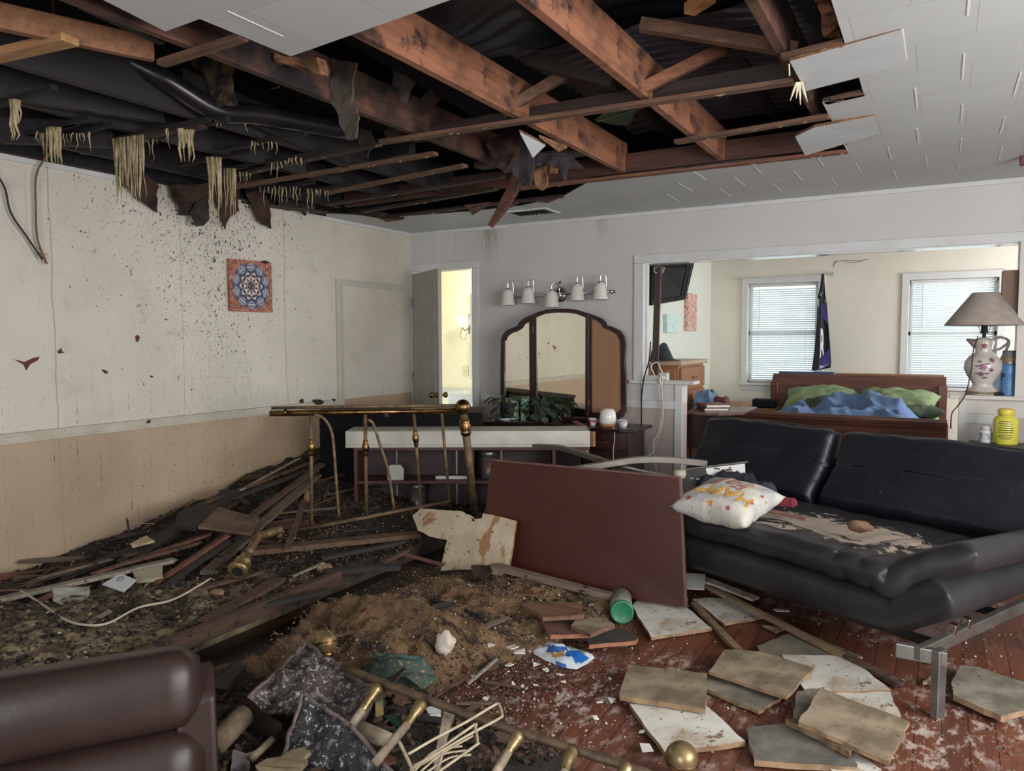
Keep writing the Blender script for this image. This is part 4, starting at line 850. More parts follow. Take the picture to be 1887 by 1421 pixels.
t = thing('mount_pole', 'slender dark brown pole rising from the half wall cap to the television', 'pole', P(1208, 690, y=.09))
MB().beam(P(1207, 690, y=.09), P(1213, 492, y=.09), .02, .055, V((1, 0, 0))).build('pole', wood('pole_brown', (66, 46, 40), (48, 34, 32), 2, .5), t, bevel=.002)
MB().tube(bez([P(1212, 492, y=.08), P(1206, 494, y=.06), P(1207, 502, y=.06), P(1211, 503, y=.07)], 4), .006, 8).build('hook', M_steel, t, smooth=True)
def small_canvas(y0, y1, z0, z1, m, lab):
    t = thing('canvas_print', lab, 'picture', (2.3, (y0+y1)/2, z0)); MB().b2((2.272, y0, z0), (2.31, y1, z1)).build('canvas', m, t, bevel=.002)
pa = P(1228, 565, x=2.3); pb = P(1248, 585, x=2.3); small_canvas(pa.y, pb.y, 1.44, 1.62, mat('teal_print', (166, 196, 196), (196, 210, 206), ns=30, lo=.45, hi=.55), 'small pale teal canvas on the bedroom side wall under the television')
pa = P(1266, 530, x=2.3); pb = P(1283, 530, x=2.3); small_canvas(pa.y, pb.y, 1.46, 1.86, mat('rust_print', (166, 106, 90), (206, 176, 164), ns=40, lo=.45, hi=.55), 'small rust coloured patterned canvas on the bedroom side wall')
# dresser
dr = thing('dresser', 'wooden dresser seen past the half wall, top drawer askew', 'dresser', (2.44, .85, 0))
MB().b2((2.285, .45, 0), (2.62, 1.25, 1.14)).build('carcass', M_oak, dr, bevel=.004)
MB().b2((2.28, .42, 1.14), (2.66, 1.28, 1.18)).build('top_board', wood('dresser_top', (178, 150, 122), (150, 120, 96), 0, .4), dr, bevel=.008)
for i in range(5):
    z = .06+i*.215; f = MB().b2((2.62, .48, z), (2.645, 1.22, z+.195)).build('drawer', M_oak, dr, bevel=.003); MB().box((2.655, .85, z+.1), (.02, .12, .015)).build('pull', M_brassd, f)
MB().b2((2.30, .425, .93), (2.60, .45, 1.11)).build('end_panel', wood('end_veneer', (160, 108, 70), (116, 74, 48), 2, .4), dr, bevel=.002)
ht = V((2.42, .55, 1.181)); t = thing('felt_hat', 'black brimmed hat lying on the dresser top', 'hat', ht)
MB().lathe([(0, .0), (.17, .0), (.175, .006), (.09, .012), (.088, .03), (.08, .09), (.06, .11), (0, .1)], ht, (0, 0, 1), 30).build('crown_and_brim', M_blackm, t, smooth=True)
MB().lathe([(.0895, .014), (.0885, .035)], ht, (0, 0, 1), 30).build('hat_band', M_black, t, smooth=True)
sc2 = V((2.36, .72, 1.181)); tag(MB().grid(lambda u, v: (sc2.x+.18*(u-.5), sc2.y+.14*(v-.5)+.1, sc2.z+.16*math.sin(PI*u)*math.sin(PI*v)+.02*nz(u*5, v*5)), 16, 16).build('dark_cloth', mat('slate_cloth', (56, 66, 82), (36, 42, 54), ns=8, rough=.9), smooth=True, fixn=False), 'slate blue bundle of cloth behind the hat on the dresser', 'cloth')
# power strip on the cap with cords
t = thing('power_adapter', 'white power adapters with looping cords on the half wall cap', 'adapter', P(1196, 699, z=1.03))
c = V((2.5, .02, 1.031)); MB().b2(c+V((-.02, -.03, 0)), c+V((.13, .03, .04))).build('strip_box', M_white, t, bevel=.004); MB().b2(c+V((.10, -.035, .0)), c+V((.17, .03, .065))).build('plug_box', M_white, t, bevel=.004)
M_cord = mat('white_cord', (214, 206, 196), rough=.5)
MB().tube(bez([c+V((.05, 0, .04)), c+V((.02, .0, .12)), c+V((.07, .01, .15)), c+V((.1, .0, .1)), c+V((.12, 0, .06))], 6), .005, 8).build('cord_loop', M_cord, t, smooth=True)
MB().tube(bez([c+V((.15, -.03, .03)), P(1216, 700, y=-.06), P(1221, 740, y=-.05), P(1216, 790, y=-.05), P(1205, 815, y=-.06), P(1203, 835, y=-.07), P(1180, 845, y=-.08), P(1160, 835, y=-.1)], 6), .0065, 8).build('white_cord', M_cord, t, smooth=True)
MB().tube(bez([c+V((.16, -.03, .02)), P(1220, 705, y=-.07), P(1222, 770, y=-.06), P(1212, 812, y=-.06), P(1205, 830, y=-.05), P(1210, 870, y=-.05)], 6), .004, 8).build('thin_cord', M_cord, t, smooth=True)
tag(MB().tube(bez([P(1199, 630, y=.06), P(1196, 665, y=-.02), P(1186, 700, y=-.06), P(1182, 740, y=-.05), P(1182, 800, y=-.04), P(1181, 880, y=-.03)], 6), .0055, 8).build('black_cable', M_black, smooth=True), 'black cable hanging straight down the face of the half wall', 'cable')
# clothes and sewing cabinet with books
t = thing('sewing_cabinet', 'dark antique cabinet with carved drawers and iron scroll legs behind the futon', 'cabinet', (2.98, .55, 0))
pr = [(2.76, .20), (2.95, .17), (3.05, .20), (3.12, .24), (3.16, .30), (3.22, .34), (3.22, .9), (2.76, .9)]
MB().prism([(x, y, .735) for x, y in pr], (0, 0, 1), .025).build('table_top', wood('cabinet_top', (104, 74, 66), (74, 48, 44), 0, .25), t, bevel=.004)
MB().b2((2.78, .24, .45), (3.02, .8, .735)).build('drawer_case', M_dark, t, bevel=.006)
b = MB()
for i in range(6): b.ball((3.03, .3, .47+i*.05), .014, 8)
b.build('carved_edge', M_dark, t)
b = MB()
for k in range(7):
    a = k*2*PI/7; cx = V((2.92, .25, .24)); b.tube([cx+V((math.cos(a+q)*q*.035, 0, math.sin(a+q)*q*.05)) for q in (0, .8, 1.6, 2.4, 3.1)], .006, 6)
b.tube([(2.8, .25, 0), (2.8, .25, .45)], .012, 8); b.tube([(3.04, .25, 0), (3.04, .25, .45)], .012, 8); b.tube([(2.8, .25, .06), (3.04, .25, .06)], .01, 8)
b.build('iron_scroll_end', M_black, t)
b = MB()
b.tube([(2.8, .8, 0), (2.8, .8, .45)], .012, 8); b.tube([(3.04, .8, 0), (3.04, .8, .45)], .012, 8); b.tube([(2.8, .8, .06), (3.04, .8, .06)], .01, 8); b.build('iron_scroll_end', M_black, t)
for i, (dz, lab, m) in enumerate(((0, 'dark red hardback book, lowest of the pair on the sewing cabinet', (92, 50, 48)), (.028, 'brown hardback book on top of the pair on the sewing cabinet', (120, 84, 74)))):
    c = V((2.93, .46, .761+dz)); t = thing('book', lab, 'book', c, 'books on the sewing cabinet'); r_ = rz(.5+.1*i)
    MB().box(c+V((0, 0, .0125)), (.2, .27, .017), r_).build('pages', mat('paper', (214, 208, 196)), t); cm = mat('cover_%s' % 'ab'[i], m, rough=.5)
    b = MB().box(c+V((0, 0, .002)), (.21, .28, .003), r_).box(c+V((0, 0, .0235)), (.21, .28, .003), r_).box(c+r_ @ V((-.105, 0, .0125)), (.003, .28, .023), r_); b.build('cover', cm, t)
def cloth_heap(c, sx, sy, h, m, name, label, cat, seed, parent=None, n=26):
    def fn(u, v):
        e = min(1, 4*min(u, 1-u, v, 1-v)*1.6); a = noise.ridged_multi_fractal(V((u*2.2+seed, v*2.2, seed)), 1, 2, 3, 1, 2)
        return V(c)+V((sx*(u-.5)*(1+.15*nz(v*3, seed)), sy*(v-.5)*(1+.15*nz(u*3, seed)), h*math.sqrt(e)*(.35+.4*a)))
    return tag(MB().grid(fn, n, n).build(name, m, smooth=True, fixn=False), label, cat)
cloth_heap((2.80, .72, .762), .16, .3, .16, mat('denim_cloth', (104, 136, 166), (58, 72, 92), ns=7, rough=.9), 'blue_garment', 'light blue garment draped beside the dresser', 'clothing', 3)
cloth_heap((2.90, .76, .762), .18, .16, .1, mat('maroon_cloth', (96, 44, 54), (70, 30, 40), ns=7, rough=.9), 'maroon_cap', 'maroon cloth heaped behind the books on the sewing cabinet', 'clothing', 9)
# nightstand and black box left of the bed
tag(MB().b2((2.72, 1.2, 0), (3.0, 1.6, .72)).b2((2.70, 1.18, .72), (3.02, 1.62, .74)).build('nightstand', M_oak, bevel=.006), 'orange wooden nightstand between the sewing cabinet and the bed', 'nightstand')
c = P(1408, 748, y=2.3); tag(MB().b2(c+V((-.12, -.05, -.02)), c+V((.12, .08, .075))).build('alarm_radio', M_black, bevel=.018), 'small black rounded box at the far left corner of the bed', 'box')
tag(MB().b2(c+V((-.16, -.1, -.7)), c+V((.14, .12, -.021))).build('bedside_stand', M_oak, bevel=.006), 'stand hidden behind the bed corner under the black box', 'nightstand')
# bed --------------------------------------------------------------------------
XB0, XB1, YF, YH = 3.02, 4.70, .78, 2.62
bd = thing('sleigh_bed', 'mahogany sleigh bed with curled headboard in the bedroom', 'bed', ((XB0+XB1)/2, (YF+YH)/2, 0))
def sleigh(y0, z1, s, name, zlow=.12):
    prof = [(0, zlow), (0, z1-.22), (.02*s, z1-.12), (.055*s, z1-.04), (.1*s, z1), (.125*s, z1-.02), (.12*s, z1-.05), (.095*s, z1-.05), (.06*s, z1-.1), (.045*s, z1-.22), (.045*s, zlow)]
    pts = [(XB0, y0+a, z) for a, z in prof]; MB().prism(pts, (1, 0, 0), XB1-XB0).build(name, wood('bed_mahogany', (98, 62, 50), (62, 38, 33), 0, .25), bd, bevel=.003)
sleigh(YH-.05, .985, 1, 'headboard'); sleigh(YF, .745, -1, 'footboard')
for x in (XB0, XB1-.06):
    for y, z1 in ((YF-.02, .70), (YH-.06, .90)): MB().b2((x-.01, y, 0), (x+.07, y+.08, z1)).build('post', M_cherry, bd, bevel=.008)
for x in (XB0+.01, XB1-.04): MB().b2((x, YF+.05, .22), (x+.03, YH-.05, .42)).build('side_rail', M_cherry, bd, bevel=.003)
MB().b2((XB0+.05, YF+.06, .28), (XB1-.05, YH-.07, .60)).build('mattress', mat('mattress_sheet', (150, 166, 136), (138, 156, 124), ns=4, rough=.9), bd, bevel=.04)
ps = [P(a, c_, y=YB-.04) for a, c_ in ((1433, 692), (1530, 694), (1742, 698), (1744, 712), (1433, 712))]
tag(MB().b2((XB0+.05, YB-.09, .5), (XB0+.62, YB-.06, 1.01)).build('blue_board', mat('navy_board', (50, 66, 104), rough=.6), bevel=.004), 'navy blue board standing behind the left half of the headboard', 'board')
tag(MB().b2((XB0+.63, YB-.09, .5), (XB1-.02, YB-.06, 1.0)).build('brown_board', mat('tan_board', (140, 100, 74), (118, 82, 60), ns=4, rough=.7), bevel=.004), 'brown board standing behind the right half of the headboard', 'board')
def cushion(c, sx, sy, h, m, name, label, cat, rot=0., seed=0, wr=.02, tilt=None, group=None, parent=None, pinch=.16):
    """soft pillow: two bulged sheets meeting in a seam"""
    R_ = rz(rot); R_ = (tilt @ R_) if tilt else R_; n = 26; top = []; fs = []
    def pt(u, v, s):
        x, y = 2*u-1, 2*v-1; e = max(0, (1-x*x)*(1-y*y)); bul = e**.38; k = 1-pinch*(1-abs(x))*abs(y)**3; k2 = 1-pinch*(1-abs(y))*abs(x)**3
        w_ = wr*(noise.fractal(V((x*2.2+seed, y*2.2, s)), 1, 2, 3)) * bul + wr*.5*math.sin(14*math.atan2(y, x))*(1-bul)*(e > .01)
        return V(c)+R_ @ V((x*sx/2*k2, y*sy/2*k, s*h/2*bul+w_))
    b = MB(); b.grid(lambda u, v: pt(u, v, 1), n, n); b.grid(lambda u, v: pt(1-u, v, -1), n, n)
    o = b.build(name, m, parent, smooth=True)
    bm = bmesh.new(); bm.from_mesh(o.data); bmesh.ops.remove_doubles(bm, verts=bm.verts, dist=.0008); bmesh.ops.recalc_face_normals(bm, faces=bm.faces); bm.to_mesh(o.data); bm.free()
    return (tag(o, label, cat, group) if parent is None else o), pt
M_olive = mat('olive_cotton', (112, 128, 92), (92, 106, 74), ns=4, rough=.9)
cushion((3.56, 2.3, .72), .72, .5, .26, M_olive, 'pillow', 'olive green pillow at the left of the bed', 'pillow', .05, 1, .035, MX.Rotation(.35, 3, 'X'))
cushion((4.28, 2.3, .72), .74, .5, .26, M_olive, 'pillow', 'olive green pillow at the right of the bed', 'pillow', -.05, 5, .035, MX.Rotation(.35, 3, 'X'))
cushion((3.72, 2.0, .70), .5, .36, .16, mat('dark_olive', (64, 76, 58), (44, 54, 42), ns=5, rough=.9), 'crumpled_pillowcase', 'dark green crumpled cloth between the left pillow and the blue comforter', 'cloth', .2, 7, .06, MX.Rotation(.2, 3, 'X'))
cushion((4.5, 2.08, .68), .34, .34, .12, mat('dark_olive', (64, 76, 58)), 'pillow', 'dark pillow wedged under the right olive pillow', 'pillow', .2, 9, .02)
def comf(u, v):
    x = XB0+.22+u*1.28; y = YF+.12+v*1.15
    hump = .20*math.exp(-((x-3.95)/.35)**2-((y-1.8)/.25)**2) + .12*math.exp(-((x-4.3)/.22)**2-((y-1.5)/.25)**2)
    r_ = noise.ridged_multi_fractal(V((x*3.1+.8*nz(x, y), y*2.6, 2)), 1, 2, 3, 1, 2); r2_ = noise.ridged_multi_fractal(V((x*7+y*3, y*5, 7)), 1, 2, 2, 1, 2); e = min(1, 7*min(u, 1-u, v, 1-v))
    return (x, y+.05*nz(x*3, y*3), .60+e*(.02+hump*.7+.16*(1-math.sqrt((1.3*noise.noise(V((x*3.4+.9*nz(x*2, y*2), y*2.6+.5*nz(x, y), 2))))**2+.012))**2*.75+.05*(1-math.sqrt((1.4*noise.noise(V((x*7+y*2, y*5, 7))))**2+.03))))
tag(MB().grid(comf, 110, 90).build('comforter', mat('blue_quilt', (88, 112, 150), (70, 92, 128), ns=5, rough=.95), smooth=True, fixn=False), 'rumpled blue comforter thrown across the bed', 'bedding')
# curtain rod, flag
t = thing('curtain_rod', 'thin white curtain rod above the left bedroom window', 'rod', P(1450, 508, y=YB-.06))
MB().tube([P(1367, 514, y=YB-.06), P(1542, 504, y=YB-.06)], .006, 8).build('rod', M_white, t)
for q in ((1372, 514), (1537, 505)):
    c = P(*q, y=YB-.03); MB().box(c, (.014, .06, .035)).build('bracket', M_trim, t)
fl = thing('flag', 'black and purple flag with a white letter and shapes hanging from the rod', 'flag', P(1512, 690, y=YB-.1))
FO = [(1514, 505, 1519, 505), (1511, 530, 1520, 530), (1507, 545, 1521, 545), (1506, 560, 1524, 560), (1505, 590, 1526, 588), (1501, 640, 1530, 636), (1497, 670, 1532, 668), (1495, 684, 1531, 678)]
def fxy(u, v):
    i = min(len(FO)-2, int(v*(len(FO)-1))); f = v*(len(FO)-1)-i; a = FO[i]; b = FO[i+1]
    lx_, ly_, rx_, ry_ = [a[k]*(1-f)+b[k]*f for k in range(4)]
    return P(lx_+(rx_-lx_)*u, ly_+(ry_-ly_)*u, y=YB-.1) + V((0, .018*math.sin(u*9+v*2)*min(1, v*3), 0))
MB().grid(fxy, 24, 60, .003).build('cloth', mat('flag_black', (34, 33, 44), (24, 24, 32), ns=9, rough=.7), fl, smooth=True)
def fpatch(pts, m, nm):
    MB().prism([fxy(u, v)+V((0, -.012, 0)) for u, v in pts], (0, -1, 0), .002).build(nm, m, fl)
M_pur = mat('flag_purple', (74, 70, 156), (56, 52, 120), ns=12, rough=.7); M_wh = mat('flag_white', (190, 190, 194), rough=.7); M_lil = mat('flag_lilac', (150, 150, 196), rough=.7)
fpatch([(.05, .42), (.5, .38), (.95, .43), (.95, .60), (.6, .56), (.1, .55)], M_pur, 'purple_shape')
fpatch([(.55, .80), (.97, .74), (.97, .90), (.5, .93)], M_pur, 'purple_shape'); fpatch([(.42, .90), (.97, .90), (.7, .955), (.42, .975)], M_lil, 'lilac_edge')
fpatch([(.2, .22), (.7, .22), (.55, .29), (.3, .29)], M_lil, 'lilac_edge'); fpatch([(.72, .36), (.98, .34), (.98, .46), (.78, .44)], mat('flag_green', (110, 150, 90)), 'green_badge'); fpatch([(.0, .34), (.2, .34), (.18, .46), (.0, .44)], M_wh, 'white_shape')
def ftx(x, y): return fxy(.5+x, .725-y*.62)+V((0, -.016, 0))
text('R', .42, M_wh, fl, ftx, 'letter', 0, .012)
# lamp on the right half-wall cap -------------------------------------------------
zc = .991; lc = V((4.895, .05, zc)); lp = thing('pitcher_lamp', 'table lamp made of a floral pitcher with a wide grey shade', 'table lamp', lc)
gm = G('floral_china'); s_ = gm.sep('Object')
flw = gm.math('MULTIPLY', gm.ramp(gm.vor(11, (1, 1, 1)), .30, .26), gm.ramp(gm.math('ABSOLUTE', gm.math('SUBTRACT', s_[2], .16)), .11, .09))
col = gm.mix(flw, L((196, 186, 178)), gm.mix(gm.ramp(gm.noise(60, 3), .45, .6), L((128, 70, 104)), L((96, 50, 70))))
gr = gm.math('MULTIPLY', gm.ramp(gm.noise(50, 3, dist=3), .58, .6), gm.ramp(gm.vor(11), .42, .36)); col = gm.mix(gr, col, L((80, 92, 74)))
M_china = gm.out(col, .2)
MB().lathe([(0, 0), (.095, 0), (.1, .012), (.095, .03), (.06, .055), (.062, .08), (.095, .13), (.115, .18), (.112, .225), (.085, .265), (.052, .29), (.05, .3), (.055, .335), (.062, .36), (.05, .385), (.02, .395), (0, .395)], lc, (0, 0, 1), 36).build('pitcher_body', M_china, lp, smooth=True)
_pr = [(0, .095), (.03, .095), (.055, .06), (.08, .062), (.13, .095), (.18, .115), (.225, .112), (.265, .085), (.29, .052), (.30, .05), (.335, .055), (.36, .062), (.385, .05)]
def _rad(z):
    for (z0, r0), (z1, r1) in zip(_pr, _pr[1:]):
        if z0 <= z <= z1: return r0+(r1-r0)*(z-z0)/(z1-z0)
    return .05
_aw = math.atan2(CAM.y-lc.y, CAM.x-lc.x)
def paint(da, z, s, k, m, nm, rot=0., thin=1.):
    pts = []
    for i in range(k*4):
        a = 2*PI*i/(k*4)+rot; rr_ = s*(.84+.16*math.cos(k*a)); dx = rr_*math.cos(a); dz = rr_*math.sin(a)*thin; zz = z+dz; R = _rad(zz)+.0012; an = _aw+da+dx/R; pts.append(lc+V((math.cos(an)*R, math.sin(an)*R, zz)))
    R = _rad(z)+.0022; c0 = lc+V((math.cos(_aw+da)*R, math.sin(_aw+da)*R, z)); n_ = len(pts)
    MB().add([c0]+pts, [(0, 1+i, 1+(i+1) % n_) for i in range(n_)]).build(nm, m, lp, fixn=False)
M_rose = mat('rose_paint', (122, 66, 96), (150, 104, 128), ns=60, rough=.3); M_rl = mat('rose_leaf', (86, 94, 84), rough=.4)
for da, z, s, k in ((.0, .195, .027, 5), (.45, .175, .017, 5), (-.1, .145, .019, 5), (.0, .335, .019, 5), (.5, .24, .02, 5)): paint(da, z, s, k, M_rose, 'painted_rose')
for da, z, r_ in ((-.28, .20, .3), (-.3, .15, -.4), (.22, .15, .5), (.24, .215, .4), (.12, .12, -.3), (-.2, .23, -.5)): paint(da, z, .018, 2, M_rl, 'painted_leaf', r_, .45)
MB().lathe([(.099, .008), (.1035, .014), (.099, .026)], lc, (0, 0, 1), 36).build('gilt_band', mat('gilt', (150, 136, 100), (90, 80, 60), ns=60, rough=.4), lp, smooth=True)
MB().tube(bez([lc+V((.05, 0, .37)), lc+V((.09, 0, .395)), lc+V((.14, 0, .37)), lc+V((.13, 0, .31)), lc+V((.1, 0, .24))], 6), .009, 8).tube(bez([lc+V((.14, 0, .36)), lc+V((.1, 0, .32)), lc+V((.052, 0, .30))], 5), .008, 8).build('handle', mat('gilt_handle', (150, 138, 128), (110, 100, 92), ns=20, rough=.25), lp, smooth=True)
b = MB().tube([lc+V((-.04, 0, .345)), lc+V((-.07, 0, .365)), lc+V((-.105, 0, .382))], [.035, .022, .006], 12); b.build('spout', mat('gilt_handle', (150, 138, 128)), lp, smooth=True)
MB().tube([lc+V((0, 0, .39)), lc+V((0, 0, .42)), lc+V((0, 0, .422)), lc+V((0, 0, .50))], [.012, .012, .022, .02], 14).build('socket', M_blackm, lp)
b = MB()
for s in (-1, 1): b.tube(bez([lc+V((.02*s, 0, .42)), lc+V((.045*s, 0, .52)), lc+V((.04*s, 0, .62)), lc+V((0, 0, .66))], 5), .0025, 6)
b.build('harp', M_steel, lp)
gm = G('linen_shade'); c_ = gm.mix(gm.ramp(gm.noise(9, 5), .35, .65), L((168, 156, 146)), L((148, 136, 128))); gm.bump(gm.noise(30, 4), .5, .004); M_sh = gm.out(c_, .9)
MB().lathe([(.235, .475), (.24, .475), (.242, .482), (.085, .695), (.08, .70), (.078, .695), (.235, .48)], lc+V((-.0, 0, 0)), (0, 0, 1), 48).build('lamp_shade', M_sh, lp, smooth=True)
MB().lathe([(.0, .69), (.078, .69), (.078, .693), (0, .693)], lc, (0, 0, 1), 20).build('shade_fitter', M_sh, lp)
MB().tube(bez([lc+V((-.04, -.1, .40)), lc+V((-.065, -.12, .30)), lc+V((-.07, -.13, .2)), P(1788, 690, y=-.08), P(1780, 725, y=-.08), P(1765, 748, y=-.05), P(1754, 762, y=-.04), P(1752, 790, y=-.03)], 6), .004, 6).build('power_cord', mat('dark_brown_cord', (52, 40, 40)), lp, smooth=True)
# blue tumbler in clear sleeve, small dark thing, photo frame
bc_ = V((5.045, .04, zc)); t = thing('spray_bottle', 'tall blue bottle with a yellow collar and clear cap beside the lamp', 'bottle', bc_)
MB().lathe([(0, 0), (.044, 0), (.046, .01), (.046, .2), (.042, .215), (0, .215)], bc_, (0, 0, 1), 24).build('body', mat('blue_label', (76, 122, 172), (96, 140, 184), ns=7, rough=.35), t, smooth=True)
MB().lathe([(0, .216), (.042, .216), (.042, .25), (.03, .262), (0, .262)], bc_, (0, 0, 1), 24).build('collar', mat('mustard', (176, 140, 60)), t, smooth=True)
gc = G('clear_plastic'); gc.b.inputs['Transmission Weight'].default_value = .9; M_clear = gc.out(L((230, 232, 232)), .08)
MB().lathe([(.043, .217), (.043, .305), (.041, .305), (.041, .219)], bc_, (0, 0, 1), 24).build('clear_cap', M_clear, t, smooth=True)
MB().lathe([(.0465, .1), (.0465, .15)], bc_, (0, 0, 1), 24).build('picture_band', mat('bottle_picture', (76, 122, 172), (44, 44, 66), ns=14, lo=.52, hi=.56), t, smooth=True)
tag(MB().lathe([(0, 0), (.03, .0), (.04, .012), (.02, .024), (0, .026)], V((4.985, .0, zc)), (0, 0, 1), 16).b2((4.94, .02, zc), (5.0, .06, zc+.012)).build('watch_case', mat('gunmetal', (72, 68, 76), rough=.3, metal=.6), smooth=False), 'small dark metal gadget lying between the lamp and the blue bottle', 'gadget')
t = thing('picture_frame', 'frameless glass photo stand leaning behind the blue bottle', 'picture', V((4.99, .11, zc)))
MB().beam((4.99, .11, zc), (5.0, .15, zc+.14), .14, .006, V((0, 1, 0))).build('glass', mat('pale_photo', (196, 214, 224), (150, 170, 184), ns=6, rough=.1), t)
# right end of the opening: post, box on the wall
struct(MB().b2((5.075, -.04, .99), (5.2, T, 2.02)).build('trim_15', mat('cap_paint', (196, 188, 180))))
t = thing('hanging_cabinet', 'brown wooden box mounted high beside the opening at the right edge', 'cabinet', (5.0, .03, 1.5)); q1 = P(1853, 503, y=.1); 
MB().b2((4.985, .01, 1.535), (5.074, .125, 1.835)).build('carcass', wood('walnut_box', (122, 90, 66), (92, 64, 46), 2, .5), t, bevel=.003)
MB().b2((4.975, .0, 1.515), (5.074, .128, 1.534)).build('ledge', M_trim, t, bevel=.003)
# table with bottles behind the futon ----------------------------------------------
zt_ = .70; t = thing('side_table', 'dark side table with tapered edge at the right behind the futon', 'table', (5.1, -.45, 0))
MB().b2((4.82, -.62, zt_-.02), (5.7, -.20, zt_)).build('table_top', mat('worn_table', (62, 54, 50), (44, 38, 38), ns=6, rough=.5), t, bevel=.006)
MB().b2((4.88, -.58, zt_-.10), (5.64, -.24, zt_-.02)).build('apron', wood('apron_wood', (120, 96, 76), (96, 74, 58), 0, .5), t, bevel=.003)
for x in (4.9, 5.62):
    for y in (-.56, -.26): MB().beam((x, y, zt_-.1), (x, y, 0), .045, .045, V((0, 1, 0)), .03, .03).build('leg', M_dark, t)
c = P(1852, 818, z=zt_); t = thing('vitamin_bottle', 'big yellow plastic bottle with rows of black print', 'bottle', c); M_yel = mat('yellow_plastic', (204, 196, 70), rough=.35)
R0 = .07
MB().lathe([(0, 0), (R0-.004, 0), (R0, .008), (R0, .155), (R0-.012, .175), (.04, .183), (.038, .19), (0, .19)], c, (0, 0, 1), 28).build('body', M_yel, t, smooth=True)
MB().lathe([(0, .19), (.045, .19), (.047, .195), (.047, .22), (.043, .226), (0, .226)], c, (0, 0, 1), 28).build('cap', mat('yellow_cap', (214, 190, 66), rough=.35), t, smooth=True)
aw = math.atan2(CAM.y-c.y, CAM.x-c.x)
for i, (z, w_) in enumerate(((.150, .5), (.136, .55), (.122, .5), (.108, .62), (.094, .62), (.080, .6), (.064, .5), (.052, .62), (.040, .4))):
    b = MB(); n = 8; b.add([c+V((math.cos(aw+w_*(j/n*2-1))*(R0+.0008), math.sin(aw+w_*(j/n*2-1))*(R0+.0008), z+dz)) for j in range(n+1) for dz in (-.0022, .0022)], [(2*j, 2*j+2, 2*j+3, 2*j+1) for j in range(n)])
    b.build('print_line', M_blackm, t, fixn=False)
c = P(1816, 815, z=zt_); t = thing('pill_bottle', 'small white pill bottle left of the yellow one', 'bottle', c)
MB().lathe([(0, 0), (.034, 0), (.036, .004), (.036, .075), (.026, .083), (0, .083)], c, (0, 0, 1), 22).build('body', mat('cup_white', (206, 208, 214)), t, smooth=True); MB().lathe([(0, .083), (.031, .083), (.031, .105), (0, .107)], c, (0, 0, 1), 22).build('cap', M_white, t, smooth=True)
MB().lathe([(.0365, .02), (.0365, .065)], c, (0, 0, 1), 22).build('label_band', mat('grey_print', (190, 190, 194), (120, 124, 134), ns=60, st=(1, 1, .3), lo=.5, hi=.6), t, smooth=True)
# ================================================================== FUTON
FO_ = V((4.58, -2.80, 0)); FU = V((.899, -.438, 0)); FV = V((.438, .899, 0))
def fp(a, b_, z): return FO_ + FU*a + FV*b_ + V((0, 0, z))
gm = G('black_leather'); pe = gm.math('ADD', gm.noise(7, 6, (1, 1, 1), .7, 1.2), 0.)
M_leath = gm.out(gm.mix(gm.ramp(gm.noise(5, 4), .3, .7), L((28, 28, 32)), L((40, 39, 42))), .42); gm.bump(gm.noise(70, 3), .12, .002)
# seat leather with peeled-off patches showing the tan backing
gm = G('peeled_leather'); o_ = gm.geo()
f0 = fp(-.62, .44, .5)
dx = gm.math('SUBTRACT', o_[0], f0.x); dy_ = gm.math('SUBTRACT', o_[1], f0.y)
la = gm.math('ADD', gm.math('MULTIPLY', dx, FU.x), gm.math('MULTIPLY', dy_, FU.y)); lb = gm.math('ADD', gm.math('MULTIPLY', dx, FV.x), gm.math('MULTIPLY', dy_, FV.y))
rr_ = gm.math('SQRT', gm.math('ADD', gm.math('POWER', gm.math('DIVIDE', la, .55), 2.), gm.math('POWER', gm.math('DIVIDE', lb, .27), 2.)))
msk = gm.ramp(gm.math('ADD', gm.math('MULTIPLY', rr_, -.27), gm.noise(9, 6, (1, 1, 1), .7, .8)), .275, .283)
M_peel = gm.out(gm.mix(msk, gm.mix(gm.ramp(gm.noise(5, 4), .3, .7), L((30, 30, 34)), L((44, 42, 44))), gm.mix(gm.noise(30, 3), L((176, 160, 144)), L((140, 124, 110)))), gm.ramp(msk, 0, 1, .40, .9)); gm.bump(gm.math('ADD', gm.math('MULTIPLY', msk, -.6), gm.math('MULTIPLY', gm.noise(60, 3), .2)), .4, .003)
ft = thing('futon', 'black leather futon sofa with peeled seat, folded arms and steel legs', 'sofa', fp(-1.1, .5, 0))
